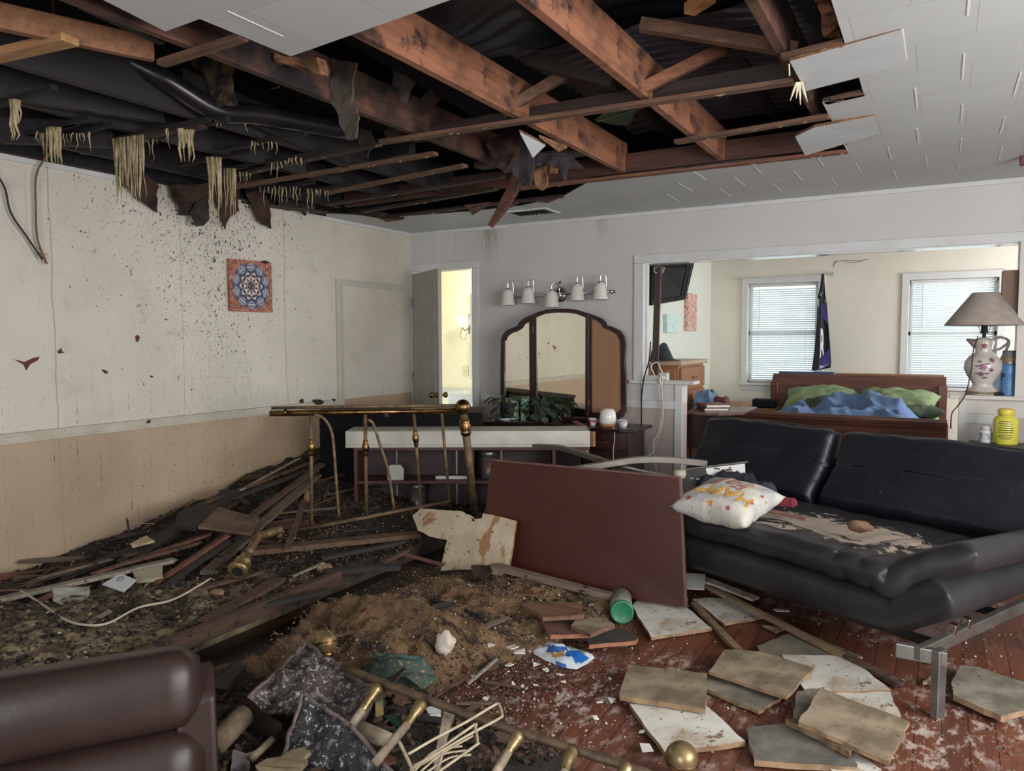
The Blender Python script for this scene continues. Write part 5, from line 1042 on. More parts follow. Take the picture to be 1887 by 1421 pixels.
def pad(fn, t, name, m, nu=60, nv=30, rnd_=.045, parent=None):
    """upholstered slab over the patch fn(u,v)->(a,b,z) with puffed, rounded border, thickness t"""
    def surf(u, v, s):
        U = min(max(u, 0), 1); Vv = min(max(v, 0), 1); a, b_, z = fn(U, Vv); e = 1e-3
        p0 = fp(*fn(U, Vv)); du = fp(*fn(min(U+e, 1), Vv))-fp(*fn(max(U-e, 0), Vv)); dv = fp(*fn(U, min(Vv+e, 1)))-fp(*fn(U, max(Vv-e, 0)))
        n = du.cross(dv).normalized(); n = n if n.z > 0 or abs(n.z) < 1e-6 else -n
        lu, lv = SZ; ed = min(U*lu, (1-U)*lu, 9), min(Vv*lv, (1-Vv)*lv)
        k = 1.
        for q in ed:
            if q < rnd_: k *= math.sqrt(max(0, 1-((rnd_-q)/rnd_)**2))
        return p0 + n*(s*t/2*k)
    lu = (fp(*fn(1, .5))-fp(*fn(0, .5))).length; lv = (fp(*fn(.5, 1))-fp(*fn(.5, 0))).length; SZ = (lu, lv)
    def w_(x): return x
    def cl(n, l_):   # parameter values denser at the border
        r_ = rnd_/l_; k = 5; o = [r_*(1-math.cos(PI/2*i/k)) for i in range(k)]; m_ = [r_+(1-2*r_)*i/(n-1) for i in range(n)]; return o+m_+[1-x for x in reversed(o)]
    us, vs_ = cl(nu, lu), cl(nv, lv); A = len(us); B2 = len(vs_); b = MB()
    V1 = [surf(u, v, 1) for v in vs_ for u in us]; V2 = [surf(u, v, -1) for v in vs_ for u in us]
    F1 = [(j*A+i, j*A+i+1, (j+1)*A+i+1, (j+1)*A+i) for j in range(B2-1) for i in range(A-1)]
    b.add(V1+V2, F1+[tuple(x+A*B2 for x in f[::-1]) for f in F1])
    o = b.build(name, m, parent or ft, smooth=True); bm = bmesh.new(); bm.from_mesh(o.data); bmesh.ops.remove_doubles(bm, verts=bm.verts, dist=.0004); bmesh.ops.recalc_face_normals(bm, faces=bm.faces); bm.to_mesh(o.data); bm.free(); return o
def wr(a, b_, s=1.): return .010*s*nz(a*3, b_*3, 1) + .006*s*nz(a*9, b_*9, 4)
# lower layer: base mattress, right end kinked up under the arm
def lowz(a): return .275 + max(0, a+.12)*.66
pad(lambda u, v: (-2.1+2.21*u, .02+1.0*v, lowz(-2.1+2.21*u)+wr(u*2, v, .6)-.03*v), .17, 'base_mattress', M_leath, 70, 20, .05)
# seat layer with the arm folded up at a crease
def sz(a, b_):
    k = .43+wr(a, b_, 1.1)
    k += -.035*math.exp(-((a+.13)/.05)**2)
    fold = .012*math.sin(a*60+3*nz(a*4, b_))*math.exp(-((a+.22)/.16)**2)*(1-b_)
    return k - .07*b_ + max(0, a+.13)*.52 + fold
pad(lambda u, v: (-2.12+2.29*u, .30*max(0, -2.12+2.29*u+.13)+1.0*v, sz(-2.12+2.29*u, v)), .125, 'seat_cushion', M_peel, 110, 34, .055)
# backrest, two tufted cushions leaning back
for i, (a0, a1) in enumerate(((-2.12, -1.13), (-1.09, .10))):
    def bk_(u, v, a0=a0, a1=a1):
        a = a0+(a1-a0)*u; t = .05*math.exp(-((v-.5)/.05)**2) if 0 else 0
        b_ = 1.02+.27*v+ .03*math.sin(PI*v); z = .40+.41*v + .02*math.sin(PI*u) - .018*math.exp(-((v-.52)/.03)**2)*(.5+.5*math.cos(u*12)) + wr(a, v, 1.)
        return (a, b_, z)
    pad(bk_, .15, 'back_cushion', mat('back_leather', (20, 22, 30), (28, 30, 38), ns=4, rough=.42, bump=.5, bs=9, bd=.012, spk=((140, 134, 128), 6, .71)), 44, 34, .05)
    o = MB().tube([fp(a0+.04+(a1-a0-.08)*q/10, 1.27, .825+.012*math.sin(PI*q/10)) for q in range(11)], .006, 6).build('piping', mat('piping_leather', (44, 42, 46), rough=.3), ft, smooth=True)
pad(lambda u, v: (-2.1+2.15*u, 1.15+.2*v, .30+.34*v), .08, 'back_support', M_blackm, 10, 8, .03)
# steel frame: leg frame with rail at the right end, and the same at the left
def legframe(a, nm):
    b = MB()
    lf = P(1727, 1322, z=0) if a > -1 else fp(a, .0, 0)
    return lf
q0 = P(1727, 1322, z=0); zf = .225
c_top = V((q0.x, q0.y, zf)); inner = P(1650, 1196, z=zf); 
MB().beam(V((q0.x, q0.y, 0)), c_top+V((0, 0, .03)), .055, .03, FU).build('leg', M_steel, ft, bevel=.004)
MB().beam(inner, c_top+(c_top-inner).normalized()*.025, .03, .055).build('front_strut', M_steel, ft, bevel=.004)
ra = P(1690, 1205, z=zf+.005); rdir = FV; rb = ra+rdir*1.25
MB().beam(ra, rb, .03, .05).build('side_rail', M_steel, ft, bevel=.004)
lg2 = ra+rdir*.98+FU*.06
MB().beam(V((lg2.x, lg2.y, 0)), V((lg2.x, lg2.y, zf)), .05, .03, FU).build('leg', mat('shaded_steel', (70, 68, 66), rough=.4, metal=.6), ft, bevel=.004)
for b_ in (.02, .78): MB().beam(fp(-1.98, b_, 0), fp(-1.98, b_, .2), .05, .03, FU).build('leg', M_steel, ft, bevel=.004)
MB().beam(fp(-1.98, .0, .18), fp(-1.98, .82, .18), .03, .05).build('side_rail', M_steel, ft)
for b_ in (.14, .7): MB().beam(fp(-1.97, b_, .175), fp(.03, b_, .175), .03, .03).build('long_rail', M_blackm, ft)
for q in (.25, .36): c = ra+rdir*q; MB().beam(c+V((0, 0, .02)), c+V((0, 0, .06))+FU*.01, .03, .03).build('hinge_bolt', M_chrome, ft, bevel=.003)
c = ra+rdir*.12-V((0, 0, .04)); MB().ball(c-FU*.03+V((0, 0, -.01)), .03, 10).build('hinge_knuckle', M_blackm, ft)
# HAPPY pillow --------------------------------------------------------------------
gm = G('plaid_cotton'); s_ = gm.sep('Object')
def band(v, f, th): return gm.ramp(gm.math('SINE', gm.math('MULTIPLY', v, f)), th, th+.2)
col = gm.mix(gm.math('MULTIPLY', gm.math('ADD', band(s_[0], 42, .2), band(s_[1], 42, .2)), .33), L((188, 183, 172)), L((146, 146, 154)))
col = gm.mix(gm.ramp(gm.noise(30, 3), .62, .7), col, L((150, 130, 100))); M_plaid = gm.out(col, .9)
pc = (P(1258, 945, z=.56)+P(1425, 912, z=.56)+P(1345, 893, z=.56)+P(1350, 962, z=.52))/4
pc = P(1340, 925, z=.565); prt = -.30
(pl_, ptf) = cushion(pc, .42, .40, .17, M_plaid, 'throw_pillow', 'white plaid autumn pillow with HAPPY lettering lying upside down on the futon', 'pillow', prt+PI, 2, .012, MX.Rotation(.22, 3, 'X'))
def ptx(ox, oy, s=1.):
    def f(x, y):
        u, v = .5+(ox+x*s)/.42, .5+(oy+y*s)/.40; return ptf(min(max(u, .02), .98), min(max(v, .02), .98), 1)+V((0, 0, .0025))
    return f
text('HAPPY', .12, mat('mustard_print', (196, 140, 50), rough=.9), pl_, ptx(0, .055), 'lettering', 0, .002)
text('Fall', .15, mat('rust_print_b', (170, 92, 66), rough=.9), pl_, ptx(-.01, -.06), 'lettering', .3)
for ox, oy, s, m in ((.12, .16, .024, (150, 70, 50)), (.0, .17, .026, (176, 116, 60)), (-.1, .165, .018, (140, 60, 50)), (-.18, .05, .018, (166, 78, 48)), (-.18, -.05, .018, (170, 90, 50))):
    f = ptx(ox, oy); pts = [f(math.cos(k*PI/5)*s*.85*(1 if k % 2 == 0 else .45), math.sin(k*PI/5)*s*(1 if k % 2 == 0 else .45)) for k in range(10)]; c0 = f(0, 0)
    me = MB().add([c0]+pts, [(0, 1+i, 1+(i+1) % 10) for i in range(10)]).build('printed_leaf', mat('leaf_%d' % m[0], m, rough=.9), pl_, fixn=False)
# scorched panel behind the pillow, dark clothes, stick, foam lump
q_ = [fp(-2.0, .78, .52), ]
sp_ = thing('scorched_panel', 'white peeling metal panel with slots standing behind the autumn pillow', 'panel', P(1320, 880, z=.55))
yb = -1.62
TL, TM, TR_ = P(1253, 868, y=yb-.1), P(1300, 861, y=yb-.05), P(1372, 851, y=yb); BM_, BR_, BL_ = P(1307, 900, y=yb-.05), P(1373, 880, y=yb), P(1260, 905, y=yb-.1)
M_pw = mat('peeling_white', (206, 206, 204), (112, 62, 48), ns=9, lo=.60, hi=.63, rough=.5)
MB().prism([TM, TR_, BR_, BM_], (0, 1, 0), .012).build('white_face', M_pw, sp_, bevel=.002)
MB().prism([TL, TM, BM_, BL_], (0, 1, 0), .012).build('dark_face', mat('grimy_dark', (60, 56, 50), (30, 30, 30), ns=7, rough=.6), sp_, bevel=.002)
MB().tube([TL+V((-.02, 0, .0)), TM, TR_+V((.02, 0, .0))], .007, 8).build('top_rim', M_steel, sp_)
for i in range(2): c = TM.lerp(BR_, .30)+V((.07*i, -.004, .01)); MB().box(c, (.035, .004, .006)).build('slot', M_blackm, sp_)
for i in range(3): c = TL.lerp(BM_, .42)+V((.035*i, -.006, .0)); MB().box(c, (.02, .004, .006)).build('slot', M_white, sp_)
def heap2(c, sx, sy, h, m, name, label, cat, seed): return cloth_heap(c, sx, sy, h, m, name, label, cat, seed)
heap2(fp(-1.42, .62, .50), .3, .22, .12, mat('black_cloth', (22, 24, 30), (36, 40, 50), ns=6, rough=.9), 'dark_garment', 'black garment bunched between the autumn pillow and the futon back', 'clothing', 4)
heap2(fp(-1.18, .58, .50), .2, .16, .09, mat('navy_cloth', (34, 40, 52), (54, 60, 70), ns=6, rough=.9), 'grey_garment', 'grey-blue garment lump at the right of the bunched black garment', 'clothing', 5)
heap2(P(1445, 930, z=.5), .12, .09, .04, mat('crimson_cloth', (128, 36, 52), (96, 26, 40), ns=6, rough=.9), 'red_cloth', 'small crimson cloth peeking out right of the autumn pillow', 'clothing', 6)
tag(MB().beam(P(1405, 938, z=.52), P(1487, 957, z=.515), .03, .012).build('splinter_board', wood('reddish_lath', (150, 106, 88), (100, 66, 54), 0, .8), bevel=.002), 'thin reddish lath lying on the futon seat right of the pillow', 'lath')
def lump(c, r, m, name, label, cat, seed=0, sq=(1, 1, 1), amp=.35, n=16, parent=None):
    b = MB().ball((0, 0, 0), 1, n); vs = []
    for q in b.v: k = 1+amp*noise.fractal(q*1.3+V((seed, seed, 0)), 1, 2, 3); vs.append(V(c)+V((q.x*r*sq[0]*k, q.y*r*sq[1]*k, q.z*r*sq[2]*k)))
    b.v = vs; o = b.build(name, m, parent, smooth=True); return tag(o, label, cat) if parent is None else o
lump(P(1584, 970, z=.535), .045, mat('rust_sponge', (122, 90, 66), (84, 58, 42), ns=20, rough=.9, bump=.5, bs=60), 'brown_sponge', 'rounded brown lump lying where the futon seat meets the back', 'lump', 2, (1.25, .8, .6), .28)
# ================================================================== RECLINER (near left corner)
RO = V((3.13, -4.88, 0)); RD = V((.50, .866, 0)); RN = V((.82, -.57, 0)).normalized(); RD = V((-RN.y, RN.x, 0))
M_brl = mat('oxblood_leather', (36, 23, 20), (46, 33, 30), ns=3, rough=.38, bump=.3, bs=14, spk=((120, 108, 106), 12, .78), **{'Specular IOR Level': .3})
rc = thing('recliner', 'dark oxblood leather recliner cut by the lower left corner', 'armchair', RO+RD*-.6)
def cap_roll(c0, c1, R1, R2, name, sag=.0, m=M_brl, tilt=0.):
    """puffed roll between two ends: superellipse section R1 (out) x R2 (up)"""
    c0, c1 = V(c0), V(c1); d = (c1-c0).normalized(); n_ = 26; m_ = 28; vs = []; up = V((0, 0, 1)); sd = d.cross(up).normalized(); up2 = sd.cross(d)
    Rt = MX.Rotation(tilt, 3, d); sd = Rt @ sd; up2 = Rt @ up2; L_ = (c1-c0).length
    for i in range(n_+1):
        t = i/n_; e = min(t*L_, (1-t)*L_); k = .62+.38*math.sqrt(max(0, 1-(max(0, R1*.7-e)/(R1*.7))**2)) if e < R1*.7 else 1
        for j in range(m_):
            a = 2*PI*j/m_; cx = math.copysign(abs(math.cos(a))**.62, math.cos(a)); sy = math.copysign(abs(math.sin(a))**.62, math.sin(a))
            w_ = 1+.04*nz(t*4, cx*2, sy*2+c0.z*9)
            vs.append(c0.lerp(c1, t)+sd*(cx*R1*k*w_)+up2*(sy*R2*k*w_))
    fs = [(i*m_+j, i*m_+(j+1) % m_, (i+1)*m_+(j+1) % m_, (i+1)*m_+j) for i in range(n_) for j in range(m_)]+[tuple(range(m_))[::-1], tuple(n_*m_+j for j in range(m_))]
    return MB().add(vs, fs).build(name, m, rc, smooth=True)
tl = -.22; e0 = RO+RD*.0; bk0 = e0-RD*1.0
cap_roll(bk0+V((0, 0, .575)), e0+V((0, 0, .575)), .09, .092, 'headrest_cushion', tilt=tl)
cap_roll(bk0+RN*.035+V((0, 0, .40)), e0+RN*.035+V((0, 0, .40)), .10, .095, 'lumbar_cushion', tilt=tl)
cap_roll(bk0+RN*.06+V((0, 0, .18)), e0+RN*.06+V((0, 0, .18)), .11, .14, 'seat_roll', tilt=tl)
b = MB(); ep = e0+RD*.005
pr = [(-.08, 0), (.13, 0), (.12, .2), (.09, .40), (.06, .56), (-.02, .62), (-.06, .45)]
b.prism([ep-RD*.06+RN*a+V((0, 0, z)) for a, z in pr], RD, .085); b.build('side_panel', M_brl, rc, bevel=.012)

# ================================================================== TIPPED TABLE
y_ = -2.385
tp = [V((2.34, -2.36, .645)), V((3.475, -2.36, .645)), V((3.555, -2.44, .03)), V((2.36, -2.46, .03))]
tp[1] = P(1252, 880, y=-2.36); tp[0] = P(905, 848, y=-2.36); tp[2] = P(1262, 1120, y=-2.44)
tb = thing('tipped_table', 'red-brown table tipped on its side in the middle, curved grey legs behind', 'table', (tp[2]+tp[3])/2)
nrm = (tp[1]-tp[0]).cross(tp[3]-tp[0]).normalized(); nrm = nrm if nrm.y > 0 else -nrm
MB().prism(tp, nrm, .025).build('table_top', M_mah, tb, bevel=.002)
M_edge = mat('worn_edge', (112, 84, 72), (92, 62, 52), ns=14, rough=.7)
MB().beam(tp[0]+nrm*.013+V((0, 0, .002)), tp[1]+nrm*.013+V((0, 0, .002)), .027, .006).build('edge_band', M_edge, tb)
MB().beam(tp[1]+nrm*.013+V((.003, 0, 0)), tp[2]+nrm*.013+V((.003, 0, 0)), .006, .027, V((0, 1, 0))).build('edge_band', M_edge, tb)
M_legs = mat('dull_aluminium', (104, 96, 88), (128, 122, 116), ns=4, rough=.35, metal=.5)
def strap(pts, w_, th, m, name, parent, up=V((0, 0, 1))):
    b = MB(); pts = bez(pts, 8)
    for i in range(len(pts)-1): pass
    vs = []; k = len(pts)
    for i, q in enumerate(pts):
        d, sd, u = frame(pts[min(i+1, k-1)]-pts[max(i-1, 0)], up)
        for a, c in ((-1, -1), (1, -1), (1, 1), (-1, 1)): vs.append(q+sd*(w_/2*a)+u*(th/2*c))
    fs = [(i*4+j, i*4+(j+1) % 4, (i+1)*4+(j+1) % 4, (i+1)*4+j) for i in range(k-1) for j in range(4)]+[(3, 2, 1, 0), (k*4-4, k*4-3, k*4-2, k*4-1)]
    return b.add(vs, fs).build(name, m, parent, bevel=.003)
strap([P(985, 822, y=-1.55), P(1035, 826, y=-1.65), P(1100, 846, y=-1.82), P(1165, 868, y=-2.05), P(1248, 884, y=-2.3)], .045, .03, M_legs, 'curved_leg', tb)
strap([P(990, 876, y=-2.3), P(1080, 862, y=-2.15), P(1160, 849, y=-1.95), P(1220, 847, y=-1.8), P(1301, 854, y=-1.62)], .045, .035, M_legs, 'curved_leg', tb)
MB().lathe([(0, 0), (.03, 0), (.034, .02), (.03, .04), (0, .04)], P(1252, 880, y=-2.31), (0, 0, 1), 18).build('leveling_foot', mat('dusty_foot', (150, 140, 126), rough=.7), tb, smooth=True)
for a, c, y2 in ((1040, 900, -2.2), (1200, 905, -2.2)): q = P(a, c, y=y2); MB().beam(V((q.x, -2.33, q.z)), V((q.x, -1.95, q.z+.0)), .03, .03).build('leg_bracket', M_steel, tb)
# ================================================================== BRASS HEADBOARD
zt = .92; hl, hr = P(499, 760, z=zt), P(848, 752, z=zt); hd = (hr-hl); hd.z = 0; hn = V((hd.y, -hd.x, 0)).normalized()
def HB(px, py, off=0.): return PP(px, py, hl, hn)+hn*off
hb = thing('brass_headboard', 'tarnished brass headboard standing on edge before the bookcase', 'headboard', HB(700, 960))
def brail(a, b_, r, name, m=M_brass, off=0, n=14): return MB().tube([HB(*a, off), HB(*b_, off)], r, n).build(name, m, hb, smooth=True)
top = brail((497, 762), (848, 757), .019, 'top_tube'); 
b = MB(); 
for i in range(22): q = HB(510+i*10.5, 751, 0); b.ball(q, .006, 6)
brail((500, 752), (846, 747), .010, 'upper_tube', M_brassd); 
c = HB(526, 760); MB().tube([c-hd.normalized()*.008, c+hd.normalized()*.008], .024, 14).build('collar', M_brass, hb, smooth=True)
MB().ball(HB(853, 750), .052, 18).build('corner_ball', M_brass, hb, smooth=True)
def post(a, b_, r, knob, name='post', m=M_brassd, hr_=None):
    p, q = HB(*a), HB(*b_); o = MB().tube([p, q], r, 14).build(name, m, hb, smooth=True)
    if knob is not None:
        d = (q-p).normalized(); c = p.lerp(q, knob); R = hr_ or r*2.1
        MB().lathe([(r, -.05), (r*1.4, -.045), (r*1.3, -.03), (R*.8, -.022), (R, 0), (R*.8, .022), (r*1.3, .03), (r*1.5, .042), (r*1.2, .05), (r, .06)], c, d, 18).build('turned_knob', M_brass, o, smooth=True)
    return o
post((855, 765), (875, 948), .026, .12, hr_=.042)
post((573, 764), (574, 975), .013, .28); post((673, 762), (675, 950), .012, .33); post((762, 757), (775, 925), .011, .30); post((813, 752), (830, 945), .010, None)
def bspin(pts, r=.010): MB().tube(bez([HB(*q, .012) for q in pts], 6), r, 10).build('bent_spindle', M_brassd, hb, smooth=True)
bspin([(580, 763), (598, 772), (611, 795), (616, 835), (620, 890), (625, 953)]); bspin([(678, 773), (688, 782), (702, 825), (716, 870), (726, 938)])
brail((530, 980), (828, 923), .013, 'bottom_rod', M_brassd, .02)
MB().tube([HB(522, 975, .02), HB(490, 1030, .03)], [.018, .008], 8).build('broken_stub', M_brassd, hb, smooth=True)
lump(HB(711, 764)+hn*.02, .018, M_scrap, 'debris_clot', 'brown clot of debris stuck on the brass top tube', 'clot', 3)
# ================================================================== BED FOOTBOARD LYING IN FRONT
fb = thing('brass_footboard', 'dust-covered brass footboard lying collapsed at the bottom of the photo', 'footboard', (3.3, -4.0, .1))
def ZR(px): return .24-.14*(px-600)/600
ral = bez([P(630, 1230, z=.25), P(815, 1300, z=.215), P(918, 1337, z=.19), P(1150, 1411, z=.15), P(1230, 1440, z=.13)], 5)
M_pipe = mat('sooty_brass', (98, 78, 58), (60, 46, 36), ns=20, rough=.6, metal=.3, bump=.3, bs=60)
M_dustw = mat('dusty_tube', (150, 136, 116), (116, 100, 82), ns=25, rough=.9, bump=.4, bs=70)
M_cup = mat('bright_brass', (162, 138, 98), (112, 92, 62), ns=20, rough=.36, metal=.7, bump=.15, bs=60)
MB().tube(ral, .014, 12).build('long_rail', M_pipe, fb, smooth=True)
def spindle(top, mid, end, zt_, zm, ze):
    p, m_, e = P(*top, z=zt_), P(*mid, z=zm), P(*end, z=ze); d = (m_-p)
    o = MB().tube([m_, e], .0135, 10).build('spindle', M_dustw, fb, smooth=True)
    MB().lathe([(.006, 0), (.017, .006), (.021, .02), (.018, .03), (.02, .034), (.016, .042), (.018, .047), (.013, .058), (.014, .07), (.0135, d.length)], p, d, 16).build('turned_cup', M_cup, o, smooth=True)
spindle((698, 1262), (668, 1308), (640, 1345), .25, .20, .16)
spindle((780, 1292), (750, 1335), (690, 1408), .235, .2, .15)
spindle((958, 1350), (936, 1386), (905, 1440), .2, .17, .14)
spindle((1055, 1380), (1040, 1420), (1030, 1450), .18, .16, .14)
spindle((1160, 1408), (1145, 1430), (1140, 1450), .16, .14, .12)
MB().tube([P(398, 1372, z=.15), P(450, 1318, z=.17)], .035, 16).build('corner_post', mat('dusty_post', (110, 94, 74), (74, 60, 46), ns=16, rough=.8, bump=.5, bs=50), fb, smooth=True)
MB().tube([P(462, 1400, z=.12), P(505, 1360, z=.13)], .012, 10).build('spindle', M_dustw, fb, smooth=True)
MB().tube([P(640, 1335, z=.12), P(718, 1370, z=.11)], .03, 12).build('cross_tube', M_dustw, fb, smooth=True)
def finial(c, R, ax, lab):
    t = thing('brass_finial', lab, 'finial', c); MB().ball(c, R, 22).build('ball', M_cup, t, smooth=True)
    MB().lathe([(R*.98, -.004), (R*1.05, 0), (R*.98, .004)], c, ax, 24).build('ring', M_brass, t, smooth=True)
    MB().lathe([(R*.5, R*.8), (R*.62, R*.9), (R*.62, R*1.15), (R*.4, R*1.3), (R*.4, R*1.8)], c, -V(ax), 20).build('neck', M_brass, t, smooth=True)
finial(P(600, 1184, z=.24), .043, (-.3, .2, .9), 'round brass ball finial poking above the ash-covered board')
finial(P(1256, 1398, z=.07), .052, (.1, -.1, 1), 'large brass ball finial on the floor near the dirty white square panel')
# second pair: brass elbow in the pile
el = thing('brass_elbow', 'polished brass collar and elbow sticking out of the left debris pile', 'bed fitting', P(455, 1030, z=.16))
p0, p1, p2 = P(437, 1054, z=.17), P(458, 1020, z=.22), P(488, 985, z=.26)
MB().lathe([(.028, 0), (.05, .0), (.056, .012), (.05, .03), (.034, .04), (.03, .06), (.044, .07), (.046, .085), (.034, .1), (.03, .12), (.034, .13), (.028, .14)], p0, (p1-p0), 20).build('collar', M_cup, el, smooth=True)
MB().lathe([(.0, .004), (.03, .004)], p0, (p1-p0), 18).build('bore', M_blackm, el); MB().tube(bez([p1, (p1+p2)/2+V((0, 0, .03)), p2, p2+V((.06, .08, .02))], 5), [.024]*16, 12).build('bent_tube', M_brassd, el, smooth=True)
# ================================================================== WIRE RACK
rk = thing('wire_rack', 'bent cream-coloured wire rack lying in the near debris', 'rack', P(830, 1370, z=.2)); M_cw = mat('cream_wire', (170, 156, 130), (140, 124, 100), ns=20, rough=.6)
def wire(pts, r, nm): MB().tube(bez(pts, 5), r, 8).build(nm, M_cw, rk, smooth=True)
def RK(px, py): return P(px, py, z=.27-.0005*(py-1300))
wire([RK(752, 1390), RK(800, 1362), RK(860, 1330), RK(912, 1299), RK(920, 1300), RK(925, 1316), RK(920, 1324), RK(868, 1352), RK(800, 1392), RK(762, 1412)], .0042, 'outer_loop')
wire([RK(756, 1420), RK(868, 1340), RK(876, 1342), RK(880, 1368), RK(876, 1374), RK(800, 1428)], .0042, 'outer_loop')
wire([RK(735, 1366), RK(746, 1388), RK(770, 1440)], .005, 'side_wire')
for k in range(3): wire([RK(765+k*10, 1420+k*2), RK(800+k*14, 1385+k*6), RK(852+k*8, 1375+k*8)], .003, 'curved_rib')
wire([RK(775, 1410), RK(872, 1356)], .003, 'straight_rib'); wire([RK(800, 1436), RK(812, 1400), RK(815, 1390)], .003, 'straight_rib')
# ================================================================== DEBRIS
SLOT = [(1.86, 2.20), (1.86, 1.95)]
def pileH(x, y):
    """height of the rubble bed left of the fallen joist"""
    t = min(max((y+3.9)/2.4, 0), 1); wall_ = .02+.42*t**1.3
    h = .05+ (wall_-.05)*math.exp(-(x/(.35+.35*t))**2) + .05*math.exp(-((x-1.0)/.6)**2)
    if x > 1.5: h = h*(1-min(1, (x-1.5)/.3)*.15)+.03*min(1, (x-1.5)/.3)
    h += .035*fbm(x, y, 2.2) + .022*fbm(x, y, 8, 3, 5)+.012*fbm(x, y, 22, 3, 5)
    h *= min(1, max(0, (-.75-y)/.25))
    return max(h, .004)
def slot_r(y): t = min(max((y+3.95)/.95, 0), 1); return 2.28-.36*t
def moundH(x, y):
    cx = 2.52+.30*(y+3.4); d = (x-cx)/.55
    e = max(0, 1-((y+3.35)/.95)**4)*max(0, 1-abs(d)**3)
    h = e**.7*(.12+.055*fbm(x, y, 2.5)+.045*abs(fbm(x+.3*y, y*.6, 6, 3, 2)))
    h += max(0, e)**.5*(.014*fbm(x, y, 20, 3, 8)+.008*abs(fbm(x, y, 45, 2, 3)))
    yf = -2.86-.10*math.sin((x-2.3)*3.2); ex_ = max(0, 1-((x-2.72)/.55)**4)
    h = max(h, ex_**.5*(.135+.02*fbm(x, y, 9, 3))*math.exp(-((y-yf)/.085)**4)); e = max(e, ex_*math.exp(-((y-yf)/.085)**4)*.5)
    fold = math.exp(-((y+3.45-.2*(x-2.4))/.05)**2)*.05*e
    return max(h+fold, -.01) if e > 0 else -.02
def bedH(x, y): return (pileH(x, y) if x < 1.84 else max(moundH(x, y), 0)) if y > -5 else 0
def nearH(x, y):
    e = max(0, 1-((x-2.95)/.75)**4)*max(0, 1-((y+4.35)/.52)**4); return -.02+e**.5*(.11+.05*fbm(x, y, 4)+.03*fbm(x, y, 12, 3))
g = G('rubble_left'); o_ = g.geo()
c1 = g.mix(g.ramp(g.noise(4, 7, (1, 1, 1), .7), .38, .62), L((34, 28, 25)), L((78, 62, 48)))
ol = g.math('MULTIPLY', g.ramp(g.noise(1.8, 5), .42, .55), g.math('MULTIPLY', g.ramp(o_[0], .8, 1.2), g.math('MULTIPLY', g.ramp(o_[0], 2., 1.9), g.ramp(o_[1], -3.1, -3.6))))
c1 = g.mix(ol, c1, g.mix(g.ramp(g.noise(14, 4), .4, .6), L((150, 138, 106)), L((108, 96, 72))))
c1 = g.mix(g.ramp(g.noise(30, 4, (1, 1, 1), .8), .62, .66), c1, L((118, 100, 80))); c1 = g.mix(g.ramp(g.noise(55, 3, (1, 1, 1), .8), .67, .69), c1, L((172, 160, 142)))
c1 = g.mix(g.ramp(g.noise(9, 5, (1, 1, 1), .7), .56, .62), c1, L((18, 16, 15)))
g.bump(g.noise(45, 6, (1, 1, 1), .75), .9, .012); M_rub = g.out(c1, .95)
def field(fn, x0, x1, y0, y1, st, keep, name, m, label, cat):
    nx = int((x1-x0)/st); ny = int((y1-y0)/st); b = MB(); idx = {}
    for j in range(ny+1):
        for i in range(nx+1):
            x, y = x0+i*st, y0+j*st
            if keep(x, y): idx[i, j] = len(b.v); b.v.append(V((x, y, fn(x, y))))
    for (i, j), k in idx.items():
        q = [(i, j), (i+1, j), (i+1, j+1), (i, j+1)]
        if all(t in idx for t in q): b.f.append(tuple(idx[t] for t in q))
    # skirt to the floor so that the bed has thickness
    ed = {}
    for f in b.f:
        for a, c in zip(f, f[1:]+f[:1]): ed[(a, c)] = 1
    for (a, c) in list(ed):
        if (c, a) not in ed:
            k = len(b.v); b.v += [V((b.v[a].x, b.v[a].y, .001)), V((b.v[c].x, b.v[c].y, .001))]; b.f.append((c, a, k, k+1))
    return tag(b.build(name, m, smooth=True, fixn=False), label, cat, kind='stuff')
field(pileH, .01, 1.82, -5.0, -.80, .018, lambda x, y: True, 'rubble_bed', M_rub, 'charred rubble and wet insulation covering the floor along the left wall', 'rubble')
g = G('brown_insulation')
c1 = g.mix(g.ramp(g.noise(5, 6, (1, 1, 1), .7), .36, .64), L((74, 54, 38)), L((132, 102, 68)))
c1 = g.mix(g.ramp(g.noise(3, 5, (.5, 3, 1), .7), .56, .64), c1, L((40, 28, 22))); c1 = g.mix(g.ramp(g.noise(70, 3, (1, 1, 1), .85), .63, .67), c1, L((176, 148, 108))); c1 = g.mix(g.ramp(g.noise(40, 3, (1, 1, 1), .85), .68, .70), c1, L((192, 176, 156)))
g.bump(g.noise(70, 6, (1, 1, 1), .8), .9, .012); M_ins = g.out(c1, .98)
field(moundH, 1.7, 3.3, -4.6, -2.35, .014, lambda x, y: x > slot_r(y) and moundH(x, y) > .003, 'insulation_mound', M_ins, 'mound of brown crumbled insulation in the middle of the floor', 'insulation')
